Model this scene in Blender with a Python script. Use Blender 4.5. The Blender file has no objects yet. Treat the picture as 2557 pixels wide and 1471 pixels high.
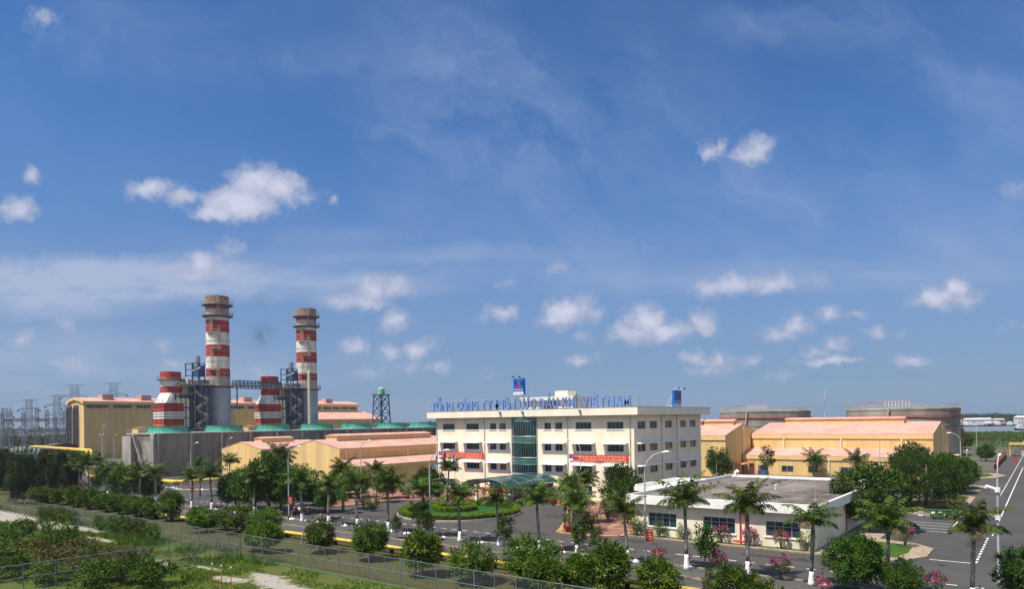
import bpy, bmesh, math, random
from math import sin, cos, pi, radians, sqrt, atan2, hypot
from mathutils import Vector, Matrix, noise

# ------------------------------------------------------------------ camera, sky, sun, exposure
sc = bpy.context.scene
COL = sc.collection
R = random.Random(11)
F_PX, IMG_W, PP_X, PP_Y, ROLL, CAM_H = 1750.0, 2557.0, 1278.5, 1051.7, 0.0143, 13.4
RIGHT, FWD = (0.7947, 0.6070), (-0.6070, 0.7947)      # camera right / forward in site coordinates (x along the road, y into the site)

cam = bpy.data.cameras.new("camera")
camo = bpy.data.objects.new("camera", cam)
COL.objects.link(camo)
sc.camera = camo
cam.sensor_fit = 'HORIZONTAL'; cam.sensor_width = 36.0
cam.lens = 36.0 * F_PX / IMG_W
cam.shift_y = (PP_Y - 735.5) / IMG_W
cam.clip_start = 0.5; cam.clip_end = 9000
camo.matrix_world = (Matrix.Translation((0, 0, CAM_H)) @ Matrix.Rotation(math.asin(0.6070), 4, 'Z')
                     @ Matrix.Rotation(pi / 2, 4, 'X') @ Matrix.Rotation(-ROLL, 4, 'Z'))

SUN_DIR = Vector((-0.16, -0.50, 1.0)).normalized()      # towards the sun
SUN_EL = math.asin(SUN_DIR.z)
sc.view_settings.view_transform = 'Standard'
sc.view_settings.look = 'None'
sc.view_settings.gamma = 1.0
sc.view_settings.exposure = 0.52
sl = bpy.data.lights.new("sun", 'SUN')
sl.energy = 4.7; sl.angle = radians(0.5); sl.color = (1.0, 0.93, 0.82)
so = bpy.data.objects.new("sun", sl); COL.objects.link(so)
so.rotation_euler = SUN_DIR.to_track_quat('Z', 'Y').to_euler()
so.location = (-40, -40, 120)


class NT:
    """small node-tree writer"""
    def __init__(s, tree):
        s.t = tree; s.n = tree.nodes; s.l = tree.links

    def new(s, typ, **kw):
        nd = s.n.new(typ)
        for k, v in kw.items():
            setattr(nd, k, v)
        return nd

    def put(s, nd, i, v):
        if v is None:
            return
        if hasattr(v, 'is_linked') or hasattr(v, 'links'):
            s.l.new(v, nd.inputs[i])
        else:
            nd.inputs[i].default_value = v

    def math(s, op, a, b=None, c=None, clamp=False):
        nd = s.new('ShaderNodeMath', operation=op, use_clamp=clamp)
        for i, v in enumerate((a, b, c)):
            s.put(nd, i, v)
        return nd.outputs[0]

    def vec(s, op, a, b=None, c=None, out=0):
        nd = s.new('ShaderNodeVectorMath', operation=op)
        for i, v in enumerate((a, b, c)):
            s.put(nd, i, v)
        return nd.outputs[out]

    def noise(s, v, scale, detail=4, rough=0.55, dim='3D', col=False):
        nd = s.new('ShaderNodeTexNoise', noise_dimensions=dim)
        s.put(nd, 'Vector', v); nd.inputs['Scale'].default_value = scale
        nd.inputs['Detail'].default_value = detail; nd.inputs['Roughness'].default_value = rough
        return nd.outputs['Color' if col else 'Fac']

    def ramp(s, f, a, b, smooth=True):
        nd = s.new('ShaderNodeMapRange', interpolation_type='SMOOTHSTEP' if smooth else 'LINEAR')
        s.put(nd, 'Value', f)
        nd.inputs['From Min'].default_value = a; nd.inputs['From Max'].default_value = b
        return nd.outputs[0]

    def mix(s, f, a, b, typ='MIX'):
        nd = s.new('ShaderNodeMix', data_type='RGBA', blend_type=typ)
        s.put(nd, 0, f)
        for i, v in ((6, a), (7, b)):
            if isinstance(v, tuple) and len(v) == 3:
                v = v + (1.0,)
            s.put(nd, i, v)
        return nd.outputs[2]


def gn(x, y):
    """direction of a point of sky as tangents right and up of the camera's heading"""
    a = (x - PP_X) / F_PX; b = -(y - PP_Y) / F_PX
    return a * cos(ROLL) + b * sin(ROLL), -a * sin(ROLL) + b * cos(ROLL)


def blob_max(T, p, blobs):
    """soft elliptical patches: max over blobs of w * (1 - |(p - c) / r|); blob = cx, cy, rx, ry, w, tilt"""
    acc = None
    for cx, cy, rx, ry, w in blobs:
        q = T.vec('MULTIPLY_ADD', p, (1 / rx, 1 / ry, 0), (-cx / rx, -cy / ry, 0))
        d = T.vec('LENGTH', q, out=1)
        v = T.math('MULTIPLY_ADD', d, -w, w)
        acc = v if acc is None else T.math('MAXIMUM', acc, v)
    return acc


CLOUDS = [  # px, py, rx, ry (photo pixels), weight
    (100, 45, 46, 26, .5), (84, 60, 30, 40, .35), (74, 438, 30, 24, .75), (44, 519, 50, 34, .9), (382, 468, 74, 26, .85), (462, 484, 50, 24, .8), (340, 478, 40, 22, .5),
    (640, 462, 70, 50, 1.15), (700, 470, 66, 44, 1.1), (600, 505, 100, 46, 1.25), (545, 528, 66, 28, 1.1), (760, 490, 44, 24, .45), (832, 496, 16, 12, .6),
    (566, 614, 48, 24, .5), (506, 665, 50, 40, .85), (470, 695, 50, 30, .7), (120, 720, 70, 28, .0), (160, 806, 34, 24, .5), (60, 850, 44, 24, .55), (180, 910, 52, 22, .6),
    (406, 858, 32, 22, .4), (438, 906, 34, 18, .4), (650, 925, 34, 22, .4), (20, 905, 40, 26, .35), (992, 718, 38, 30, .95), (935, 724, 50, 42, .85), (895, 757, 92, 26, .75),
    (985, 803, 36, 30, .8), (1254, 781, 48, 24, .75), (1215, 790, 34, 16, .5), (1412, 778, 60, 42, 1.05), (1450, 768, 40, 34, .8), (1390, 800, 60, 18, .8), (1476, 782, 36, 26, .6),
    (1614, 802, 56, 44, 1.1), (1574, 836, 66, 30, .95), (1660, 826, 90, 32, .85), (1754, 812, 38, 36, .95), (1720, 828, 50, 22, .7), (885, 864, 42, 22, .85),
    (978, 876, 38, 20, .75), (1045, 870, 46, 26, .95), (1020, 914, 50, 20, .4), (1095, 917, 42, 16, .5), (932, 935, 52, 18, .4), (1447, 900, 38, 19, .75), (1454, 843, 22, 24, .4),
    (1500, 893, 20, 18, .3), (1385, 668, 48, 16, .45), (1270, 706, 44, 16, .25), (1766, 376, 34, 30, .72), (1790, 360, 20, 18, .6), (1868, 384, 56, 32, .85), (1890, 366, 44, 34, .75),
    (1775, 722, 56, 26, .8), (1830, 714, 70, 26, .95), (1930, 712, 80, 28, .8), (2040, 700, 60, 22, .3), (2384, 716, 38, 26, 1.05), (2345, 742, 64, 32, 1.05), (2405, 744, 60, 26, .7), (2300, 752, 40, 22, .6),
    (1990, 815, 46, 28, .8), (1945, 838, 58, 22, .75), (2067, 786, 36, 22, .75), (2135, 783, 34, 16, .5), (2185, 830, 34, 19, .75), (2250, 840, 40, 14, .35), (2085, 866, 36, 22, .75), (2050, 884, 46, 18, .6),
    (2076, 905, 86, 13, .75), (1735, 893, 36, 18, .75), (1790, 900, 44, 20, .75), (1768, 920, 70, 18, .55), (1877, 900, 36, 16, .6), (2280, 900, 58, 18, .65), (1958, 936, 48, 16, .4), (2534, 484, 60, 30, .3),
    (2540, 815, 50, 20, .3), (1220, 935, 60, 14, .2), (1100, 850, 18, 14, .3)]
BANKS = [(270, 700, 460, 55, 1.1), (100, 740, 320, 60, .7), (620, 690, 330, 36, .4), (820, 712, 300, 40, .55), (60, 680, 240, 36, .55), (1000, 690, 420, 30, .2), (60, 900, 520, 90, .35), (420, 930, 520, 60, .3),
         (1000, 640, 500, 26, .22), (1900, 690, 600, 40, .25)]
CIRRUS = [(1220, 330, 330, 240, .75), (1130, 170, 200, 220, .5), (2060, 60, 260, 60, .55), (2140, 95, 120, 40, .4), (1560, 300, 300, 180, .4), (1950, 500, 520, 160, .45), (2300, 620, 500, 120, .5), (1650, 640, 700, 110, .5),
          (700, 150, 520, 60, .3), (900, 590, 300, 30, .4), (300, 620, 420, 40, .3), (2450, 250, 240, 220, .4), (300, 100, 400, 120, .2)]

world = bpy.data.worlds.new("World"); sc.world = world
world.use_nodes = True
T = NT(world.node_tree); T.n.clear()
sky = T.new('ShaderNodeTexSky', sky_type='NISHITA', sun_disc=False)
sky.sun_elevation = SUN_EL
sky.sun_rotation = atan2(SUN_DIR.x, SUN_DIR.y)
sky.altitude = 0; sky.air_density = 1.0; sky.dust_density = 0.4; sky.ozone_density = 3.0
tc = T.new('ShaderNodeTexCoord').outputs['Generated']
da = T.vec('DOT_PRODUCT', tc, (RIGHT[0], RIGHT[1], 0), out=1)
df = T.vec('DOT_PRODUCT', tc, (FWD[0], FWD[1], 0), out=1)
sp = T.new('ShaderNodeSeparateXYZ'); T.l.new(tc, sp.inputs[0])
dfc = T.math('MAXIMUM', df, 0.05)
cb = T.new('ShaderNodeCombineXYZ')
T.l.new(T.math('DIVIDE', da, dfc), cb.inputs[0]); T.l.new(T.math('DIVIDE', sp.outputs[2], dfc), cb.inputs[1])
P0 = cb.outputs[0]
n1 = T.noise(P0, 9.0, 3, .55, col=True)
n2 = T.noise(P0, 34.0, 5, .62, col=True)
off = T.vec('ADD', T.vec('MULTIPLY_ADD', n1, (.030, .022, 0), (-.015, -.011, 0)), T.vec('MULTIPLY_ADD', n2, (.034, .026, 0), (-.017, -.013, 0)))
P1 = T.vec('ADD', P0, off)


def skyblobs(lst):
    o = []
    for x, y, rx, ry, w in lst:
        if w > 0:
            a, b = gn(x, y)
            o.append((a, b, rx * 1.38 / F_PX, ry * 1.42 / F_PX, w))
    return o


cm = blob_max(T, P1, skyblobs(CLOUDS))
fine = T.noise(P1, 48.0, 7, .68)
fine2 = T.noise(P0, 22.0, 3, .5)
cm = T.math('ADD', cm, T.math('MULTIPLY_ADD', fine, 1.10, -.56))
dens = T.math('MULTIPLY', T.ramp(cm, .02, .62), .88)
stretch = T.vec('MULTIPLY', P0, (1.0, 4.0, 1.0))
bank = T.math('MAXIMUM', blob_max(T, P1, skyblobs(BANKS)), 0.0)
bn = T.ramp(T.noise(stretch, 7.0, 5, .6), .30, .72)
bank = T.math('MULTIPLY', T.math('MULTIPLY', bank, T.math('MULTIPLY_ADD', bn, .65, .35)), 2.3, clamp=True)
rot = T.new('ShaderNodeVectorRotate', rotation_type='Z_AXIS'); T.l.new(P0, rot.inputs['Vector']); rot.inputs['Angle'].default_value = radians(28)
cst = T.vec('ADD', T.vec('MULTIPLY', rot.outputs[0], (1.0, 2.3, 1.0)), T.vec('MULTIPLY_ADD', n1, (.35, .35, 0), (-.17, -.17, 0)))
cn = T.ramp(T.noise(cst, 2.6, 8, .62), .30, .80)
cir = T.math('MULTIPLY', T.math('MAXIMUM', blob_max(T, P1, skyblobs(CIRRUS)), 0.0), cn)
cir = T.math('MULTIPLY', T.math('ADD', cir, T.math('MULTIPLY', cn, .10)), 1.30, clamp=True)
skc = T.mix(1.0, sky.outputs[0], (0.40, 0.69, 1.00), 'MULTIPLY')
# pale damp air low over the horizon
el = T.math('DIVIDE', sp.outputs[2], T.math('SQRT', T.math('MAXIMUM', T.math('SUBTRACT', 1.0, T.math('MULTIPLY', sp.outputs[2], sp.outputs[2])), .01)))
low = T.math('MULTIPLY', T.math('SUBTRACT', 1.0, T.ramp(el, -.02, .42)), .80)
skc = T.mix(low, skc, (1.75, 2.36, 3.70))
skc = T.mix(cir, skc, (2.5, 3.35, 5.3))
skc = T.mix(bank, skc, (3.2, 3.9, 5.5))
shade = T.math('MULTIPLY', T.ramp(T.math('ADD', cm, T.math('MULTIPLY_ADD', fine2, .9, -.45)), .25, 1.2), 1.0)
ccol = T.mix(shade, (3.3, 3.75, 5.1), (5.7, 5.8, 7.0))
skc = T.mix(dens, skc, ccol)
# unseen white cloud added overhead and behind the viewer to fill the shaded sides
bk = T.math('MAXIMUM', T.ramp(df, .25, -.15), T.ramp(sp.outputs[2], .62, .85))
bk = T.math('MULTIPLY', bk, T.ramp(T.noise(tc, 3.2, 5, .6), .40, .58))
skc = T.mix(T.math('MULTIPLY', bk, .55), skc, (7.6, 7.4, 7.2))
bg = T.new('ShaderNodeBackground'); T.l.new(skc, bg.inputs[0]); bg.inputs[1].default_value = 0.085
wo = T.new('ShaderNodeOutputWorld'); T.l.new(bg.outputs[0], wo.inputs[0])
world.cycles.sampling_method = 'MANUAL'; world.cycles.sample_map_resolution = 512

# ------------------------------------------------------------------ materials
M = {}


def mat(name, col, rough=.75, var=.10, scale=1.5, stretch=(1, 1, 1), metal=0.0, spec=.3, bump=0.0, tint=None, rnd=0.0, seam=None):
    m = bpy.data.materials.new(name); m.use_nodes = True
    T = NT(m.node_tree); T.n.clear()
    out = T.new('ShaderNodeOutputMaterial'); b = T.new('ShaderNodeBsdfPrincipled')
    T.l.new(b.outputs[0], out.inputs[0])
    co = T.new('ShaderNodeNewGeometry').outputs['Position']
    if stretch != (1, 1, 1):
        co = T.vec('MULTIPLY', co, stretch)
    f = T.noise(co, scale, 5, .6)
    dark = tuple(c * (1 - 2.2 * var) for c in col); lite = tuple(min(1, c * (1 + 1.6 * var)) for c in (tint or col))
    c = T.mix(T.ramp(f, .28, .72), dark, lite)
    if rnd:
        oi = T.new('ShaderNodeObjectInfo').outputs['Random']
        hs = T.new('ShaderNodeHueSaturation'); T.l.new(c, hs.inputs['Color'])
        T.l.new(T.math('MULTIPLY_ADD', oi, rnd, 1 - rnd / 2), hs.inputs['Value'])
        T.l.new(T.math('MULTIPLY_ADD', oi, rnd * .10, .5 - rnd * .05), hs.inputs['Hue'])
        c = hs.outputs[0]
    if seam:        # sheet laps / panel joints every `step` metres along an axis
        sx = T.new('ShaderNodeSeparateXYZ'); T.l.new(T.new('ShaderNodeNewGeometry').outputs['Position'], sx.inputs[0])
        for ax, step, wd, dk in seam:
            fr = T.math('LESS_THAN', T.math('FRACT', T.math('MULTIPLY', sx.outputs[ax], 1 / step)), wd / step)
            cid = T.math('FRACT', T.math('MULTIPLY', T.math('FLOOR', T.math('MULTIPLY', sx.outputs[ax], 1 / step)), .618))
            c = T.mix(T.math('MULTIPLY', cid, .12), c, tuple(q * .6 for q in col))
            c = T.mix(T.math('MULTIPLY', fr, dk), c, tuple(q * .35 for q in col))
    T.l.new(c, b.inputs['Base Color'])
    b.inputs['Roughness'].default_value = rough; b.inputs['Metallic'].default_value = metal
    b.inputs['Specular IOR Level'].default_value = spec
    if bump:
        bp = T.new('ShaderNodeBump'); bp.inputs['Strength'].default_value = bump; bp.inputs['Distance'].default_value = .05
        T.l.new(T.noise(co, scale * 6, 4, .6), bp.inputs['Height']); T.l.new(bp.outputs[0], b.inputs['Normal'])
    M[name] = m
    return m


def leafmat(name, a, b_, c_, rough=.6, trans=.20, scale=1.1):
    m = bpy.data.materials.new(name); m.use_nodes = True
    T = NT(m.node_tree); T.n.clear()
    out = T.new('ShaderNodeOutputMaterial'); b = T.new('ShaderNodeBsdfPrincipled'); tr = T.new('ShaderNodeBsdfTranslucent'); mx = T.new('ShaderNodeMixShader')
    co = T.new('ShaderNodeNewGeometry').outputs['Position']
    c = T.mix(T.ramp(T.noise(co, scale, 2, .5), .35, .68), a, b_)
    c = T.mix(T.ramp(T.noise(co, scale * 5, 2, .5), .54, .74), c, c_)
    oi = T.new('ShaderNodeObjectInfo').outputs['Random']
    hs = T.new('ShaderNodeHueSaturation'); T.l.new(c, hs.inputs['Color'])
    T.l.new(T.math('MULTIPLY_ADD', oi, .5, .78), hs.inputs['Value']); T.l.new(T.math('MULTIPLY_ADD', oi, .03, .485), hs.inputs['Hue'])
    T.l.new(hs.outputs[0], b.inputs['Base Color']); b.inputs['Roughness'].default_value = rough; b.inputs['Specular IOR Level'].default_value = .12
    T.l.new(T.mix(1.0, hs.outputs[0], (1.1, 1.25, .5), 'MULTIPLY'), tr.inputs[0])
    mx.inputs[0].default_value = trans
    T.l.new(b.outputs[0], mx.inputs[1]); T.l.new(tr.outputs[0], mx.inputs[2]); T.l.new(mx.outputs[0], out.inputs[0])
    M[name] = m


mat('cream', (.84, .74, .57), .85, .045, .5, (1, 1, .12))
mat('fascia_cream', (.83, .76, .62), .8, .04, .5, (1, 1, .3))
mat('white_paint', (.80, .79, .76), .7, .05, 1.2)
mat('whitewash', (.80, .80, .80), .9, .04, 4)
mat('offwhite_wall', (.76, .68, .53), .85, .06, .6, (1, 1, .3))
mat('roof_concrete', (.15, .128, .112), .9, .28, .35, (1, .35, 1))
mat('glass_dark', (.022, .050, .070), .12, .3, .7, spec=.6)
mat('glass_teal', (.006, .034, .036), .12, .3, .5, spec=.6)
mat('glass_green', (.05, .15, .12), .18, .2, .6, spec=.6)
mat('window_frame', (.20, .24, .27), .5, .05, 2)
mat('curtain_reflection', (.16, .145, .12), .25, .12, 3, (3, 3, .3), spec=.5)
mat('canopy_steel', (.12, .17, .18), .4, .05, 2)
mat('alu', (.42, .46, .48), .45, .05, 2, metal=.3)
mat('steel_gray', (.33, .36, .40), .5, .1, .6, metal=.35)
mat('pole_gray', (.46, .49, .52), .5, .05, 2, metal=.2)
mat('yellow_sheet', (.74, .51, .225), .8, .08, .45, (1, 1, .10), spec=.15, seam=[(0, 1.9, .07, .22), (1, 1.9, .07, .22)])
mat('yellow_trim', (.74, .49, .22), .7, .05, .6)
mat('pink_roof', (.53, .31, .255), .95, .08, .25, spec=.05, seam=[(1, 4.5, .14, .35)])
mat('pink_roof_across', (.53, .31, .255), .95, .08, .25, spec=.05, seam=[(0, 4.5, .14, .35)])
mat('rust_dark', (.10, .07, .05), .8, .2, 1)
mat('concrete', (.34, .32, .285), .9, .22, .22, (1, 1, .35))
mat('concrete_dark', (.20, .185, .165), .9, .26, .3, (1, 1, .16))
mat('concrete_pale', (.36, .335, .29), .9, .12, .5)
mat('old_kerb', (.165, .13, .095), .9, .28, 1.2)
mat('kerb', (.30, .235, .17), .9, .15, 1.5)
mat('fan_green', (.055, .33, .25), .55, .12, .8, (1, 1, .3))
mat('rib_green', (.02, .15, .115), .6, .1, 1)
mat('stack_red', (.36, .045, .04), .7, .16, .5, (1, 1, .25))
mat('stack_white', (.66, .63, .58), .8, .10, .5, (1, 1, .2))
mat('stack_cap', (.27, .17, .15), .8, .2, .6)
mat('stack_grime', (.36, .32, .32), .8, .12, .5)
mat('rust_orange', (.42, .13, .03), .8, .2, .5)
mat('cladding', (.34, .37, .42), .45, .08, .25, metal=.35)
mat('tank_steel', (.30, .27, .225), .7, .20, .10, (1, 1, .5), metal=.1)
mat('tank_rim', (.55, .50, .36), .7, .1, 1)
mat('ladder_tan', (.46, .37, .25), .8, .1, 1)
mat('panel_cream', (.80, .70, .48), .8, .10, 1)
mat('blue_steel', (.05, .095, .19), .6, .2, 1)
mat('sign_blue', (.17, .29, .60), .45, .08, .8)
mat('board_blue', (.0, .14, .50), .45, .05, .8)
mat('emblem_red', (.50, .015, .05), .5, .05, 2)
mat('emblem_navy', (.006, .03, .16), .5, .05, 2)
mat('letter_white', (.85, .85, .85), .6, .02, 2)
mat('banner_red', (.62, .035, .045), .8, .08, 1)
mat('banner_text', (.78, .52, .30), .8, .05, 2)
mat('sign_red', (.30, .03, .025), .7, .12, 2)
mat('pipe_yellow', (.56, .40, .075), .5, .10, 1)
mat('pipe_red', (.48, .05, .035), .5, .08, 1)
mat('black', (.015, .015, .016), .6, .1, 2)
mat('rubber', (.03, .03, .03), .9, .1, 2)
mat('bollard_red', (.40, .035, .03), .6, .1, 3)
mat('bark', (.155, .135, .115), .95, .22, 5, (1, 1, 3), bump=.3)
mat('palm_bark', (.235, .215, .19), .95, .16, 3, (1, 1, 4), bump=.2)
mat('palm_shaft', (.11, .17, .045), .5, .15, 3)
mat('twig', (.12, .085, .06), .9, .2, 4)
mat('patch_asphalt', (.040, .039, .040), .9, .18, 2)
mat('brick_pave', (.235, .115, .10), .9, .14, .8)
mat('yellow_pave', (.42, .25, .10), .9, .12, 1)
mat('road_paint', (.66, .66, .64), .8, .16, 2.5)
mat('pot', (.26, .05, .04), .7, .1, 3)
mat('bin_green', (.012, .12, .05), .5, .1, 2)
mat('skin', (.30, .17, .11), .6, .05, 9)
mat('shirt_white', (.78, .78, .82), .8, .05, 6)
mat('shirt_dark', (.03, .03, .04), .8, .1, 6)
mat('shirt_maroon', (.12, .03, .04), .8, .1, 6)
mat('trousers', (.025, .025, .035), .8, .1, 6)
mat('hair', (.01, .009, .008), .6, .1, 9)
mat('flag_red', (.36, .02, .012), .8, .08, 2)
mat('flag_yellow', (.75, .50, .03), .8, .05, 2)
mat('flag_blue', (.10, .32, .62), .8, .08, 2)
mat('galvanised', (.17, .20, .215), .5, .10, 2, metal=.25)
mat('hull_dark', (.03, .035, .045), .7, .2, .2)
mat('hull_blue', (.03, .07, .26), .7, .1, .2)
mat('hull_brown', (.10, .05, .035), .8, .2, .2)
mat('boat_white', (.62, .63, .66), .7, .1, .2)
mat('boat_tan', (.42, .33, .27), .8, .1, .2)
mat('pylon', (.17, .19, .22), .7, .1, .2)
mat('tank_green', (.22, .48, .38), .6, .1, .5)
leafmat('leaf_mango', (.016, .048, .004), (.055, .108, .007), (.165, .215, .016))
leafmat('leaf_mango_lime', (.040, .090, .005), (.110, .175, .010), (.24, .27, .025))
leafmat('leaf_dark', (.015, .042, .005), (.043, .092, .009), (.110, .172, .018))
leafmat('leaf_broad', (.019, .050, .005), (.056, .112, .010), (.135, .200, .020))
leafmat('leaf_palm', (.026, .055, .007), (.075, .120, .014), (.185, .210, .045), rough=.5)
leafmat('leaf_palm_dry', (.10, .085, .045), (.15, .12, .06), (.19, .15, .08))
leafmat('leaf_hedge', (.075, .140, .005), (.170, .235, .010), (.24, .28, .02), scale=2)
leafmat('leaf_casuarina', (.022, .036, .012), (.042, .060, .018), (.085, .085, .030), trans=.15)
leafmat('leaf_scrub', (.022, .056, .006), (.075, .130, .012), (.19, .22, .03))
leafmat('leaf_brown', (.060, .055, .022), (.105, .085, .034), (.15, .12, .05))
leafmat('leaf_grass', (.060, .115, .012), (.110, .165, .018), (.19, .18, .05), scale=.35)
leafmat('flower_pink', (.38, .03, .17), (.50, .07, .25), (.66, .24, .38), trans=.3, scale=4)
leafmat('leaf_far', (.022, .045, .022), (.036, .062, .026), (.050, .075, .032), trans=.1, scale=.08)

# ground materials with their own stains, sand and wear
def ground_mat(name, base, second, third, sandblobs=(), sc1=.12, sc2=.9, bump=.15, sandcol=(.35, .32, .28)):
    m = bpy.data.materials.new(name); m.use_nodes = True
    T = NT(m.node_tree); T.n.clear()
    out = T.new('ShaderNodeOutputMaterial'); b = T.new('ShaderNodeBsdfPrincipled'); T.l.new(b.outputs[0], out.inputs[0])
    co = T.new('ShaderNodeNewGeometry').outputs['Position']
    f1 = T.noise(co, sc1, 5, .6); f2 = T.noise(co, sc2, 6, .7); f3 = T.noise(co, sc2 * 7, 3, .6)
    c = T.mix(T.ramp(f1, .36, .64), base, second)
    c = T.mix(T.ramp(f2, .50, .72), c, third)
    c = T.mix(T.math('MULTIPLY', T.ramp(f3, .3, .75), .45), c, tuple(x * .55 for x in base))
    if sandblobs:
        s = T.math('ADD', blob_max(T, co, sandblobs), T.math('MULTIPLY_ADD', f2, 2.2, -1.15))
        s = T.math('ADD', s, T.math('MULTIPLY_ADD', f3, 1.1, -.55))
        sn = T.mix(T.ramp(f3, .3, .7), tuple(x * .72 for x in sandcol), sandcol)
        c = T.mix(T.ramp(s, .12, .50), c, sn)
    T.l.new(c, b.inputs['Base Color']); b.inputs['Roughness'].default_value = .95; b.inputs['Specular IOR Level'].default_value = .1
    bp = T.new('ShaderNodeBump'); bp.inputs['Strength'].default_value = bump; bp.inputs['Distance'].default_value = .1
    T.l.new(f3, bp.inputs['Height']); T.l.new(bp.outputs[0], b.inputs['Normal'])
    M[name] = m


SAND = [(-130, 39.2, 11, 1.6, 1.3), (-122, 37.6, 10, 2.6, 1.6), (-112, 37.3, 12, 2.6, 1.6), (-101, 38.8, 7.5, 1.3, 1.25), (-90, 36.4, 5, .8, .9), (-54, 35.4, 4, 1.7, .95), (-50.5, 34.4, 5.5, 1.5, 1.0), (-56.5, 33.4, 3, 1.2, .8), (-69, 33.6, 4, .9, .9), (-63, 34.8, 3, .6, .7)]
ground_mat('field', (.060, .105, .012), (.095, .105, .028), (.125, .105, .050), SAND)
ground_mat('verge_dirt', (.070, .062, .028), (.060, .072, .020), (.105, .072, .040), (), .2, .8)
ground_mat('lawn', (.040, .090, .012), (.060, .115, .016), (.085, .120, .025), (), .3, 1.5)
ground_mat('clipped_lawn', (.022, .080, .018), (.030, .092, .020), (.036, .098, .022), (), .3, 2, .05)
ground_mat('yard', (.115, .112, .088), (.090, .100, .055), (.15, .14, .11), (), .05, .3)
ground_mat('far_land', (.065, .072, .030), (.095, .085, .040), (.12, .095, .050), (), .012, .07)
ground_mat('gravel', (.090, .090, .086), (.125, .12, .112), (.062, .060, .056), (), .4, 4, .6)


def asphalt():
    m = bpy.data.materials.new('asphalt'); m.use_nodes = True
    T = NT(m.node_tree); T.n.clear()
    out = T.new('ShaderNodeOutputMaterial'); b = T.new('ShaderNodeBsdfPrincipled'); T.l.new(b.outputs[0], out.inputs[0])
    co = T.new('ShaderNodeNewGeometry').outputs['Position']
    f1 = T.noise(co, .10, 5, .6); f3 = T.noise(co, 12, 3, .6); f2 = T.noise(T.vec('MULTIPLY', co, (.25, 1.3, 1)), .5, 4, .6)
    c = T.mix(T.ramp(f1, .3, .7), (.050, .047, .045), (.068, .064, .061))
    c = T.mix(T.math('MULTIPLY', T.ramp(f2, .50, .70), .75), c, (.048, .046, .045))
    c = T.mix(T.math('MULTIPLY', T.ramp(f3, .3, .8), .25), c, (.115, .11, .105))
    T.l.new(c, b.inputs['Base Color']); b.inputs['Roughness'].default_value = .85; b.inputs['Specular IOR Level'].default_value = .25
    M['asphalt'] = m


asphalt()


def water():
    m = bpy.data.materials.new('river_water'); m.use_nodes = True
    T = NT(m.node_tree); T.n.clear()
    out = T.new('ShaderNodeOutputMaterial'); b = T.new('ShaderNodeBsdfPrincipled'); T.l.new(b.outputs[0], out.inputs[0])
    co = T.new('ShaderNodeNewGeometry').outputs['Position']
    T.l.new(T.mix(T.ramp(T.noise(co, .02, 4, .6), .3, .7), (.13, .14, .145), (.17, .18, .18)), b.inputs['Base Color'])
    b.inputs['Roughness'].default_value = .28; b.inputs['Specular IOR Level'].default_value = .5
    bp = T.new('ShaderNodeBump'); bp.inputs['Strength'].default_value = .5; bp.inputs['Distance'].default_value = .3
    T.l.new(T.noise(co, .35, 4, .6), bp.inputs['Height']); T.l.new(bp.outputs[0], b.inputs['Normal'])
    M['river_water'] = m


water()


def mesh_mat():
    m = bpy.data.materials.new('chain_link'); m.use_nodes = True
    T = NT(m.node_tree); T.n.clear()
    out = T.new('ShaderNodeOutputMaterial'); b = T.new('ShaderNodeBsdfPrincipled'); tr = T.new('ShaderNodeBsdfTransparent'); mx = T.new('ShaderNodeMixShader')
    b.inputs['Base Color'].default_value = (.20, .23, .24, 1); b.inputs['Roughness'].default_value = .6
    co = T.new('ShaderNodeTexCoord').outputs['Object']
    sp = T.new('ShaderNodeSeparateXYZ'); T.l.new(co, sp.inputs[0])
    h = T.math('ADD', sp.outputs[0], sp.outputs[1])
    w = None
    for sgn in (1, -1):       # two families of diagonal wires, 6 cm apart
        u = T.math('MULTIPLY', T.math('ADD', h, T.math('MULTIPLY', sp.outputs[2], sgn)), 1 / .085)
        d = T.math('ABSOLUTE', T.math('SUBTRACT', T.math('FRACT', u), .5))
        l = T.math('LESS_THAN', d, .026)
        w = l if w is None else T.math('MAXIMUM', w, l)
    T.l.new(w, mx.inputs[0]); T.l.new(tr.outputs[0], mx.inputs[1]); T.l.new(b.outputs[0], mx.inputs[2]); T.l.new(mx.outputs[0], out.inputs[0])
    M['chain_link'] = m


mesh_mat()


def canopy_glass():
    m = bpy.data.materials.new('canopy_glass'); m.use_nodes = True
    T = NT(m.node_tree); T.n.clear()
    out = T.new('ShaderNodeOutputMaterial'); b = T.new('ShaderNodeBsdfPrincipled'); tr = T.new('ShaderNodeBsdfTransparent'); mx = T.new('ShaderNodeMixShader')
    b.inputs['Base Color'].default_value = (.012, .060, .065, 1); b.inputs['Roughness'].default_value = .22
    tr.inputs[0].default_value = (.18, .42, .40, 1); mx.inputs[0].default_value = .88
    T.l.new(tr.outputs[0], mx.inputs[1]); T.l.new(b.outputs[0], mx.inputs[2]); T.l.new(mx.outputs[0], out.inputs[0])
    M['canopy_glass'] = m


canopy_glass()

# ------------------------------------------------------------------ mesh building helpers


def wloc(o):
    v = Vector((0, 0, 0))
    while o is not None:
        v += o.location
        o = o.parent
    return v


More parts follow.
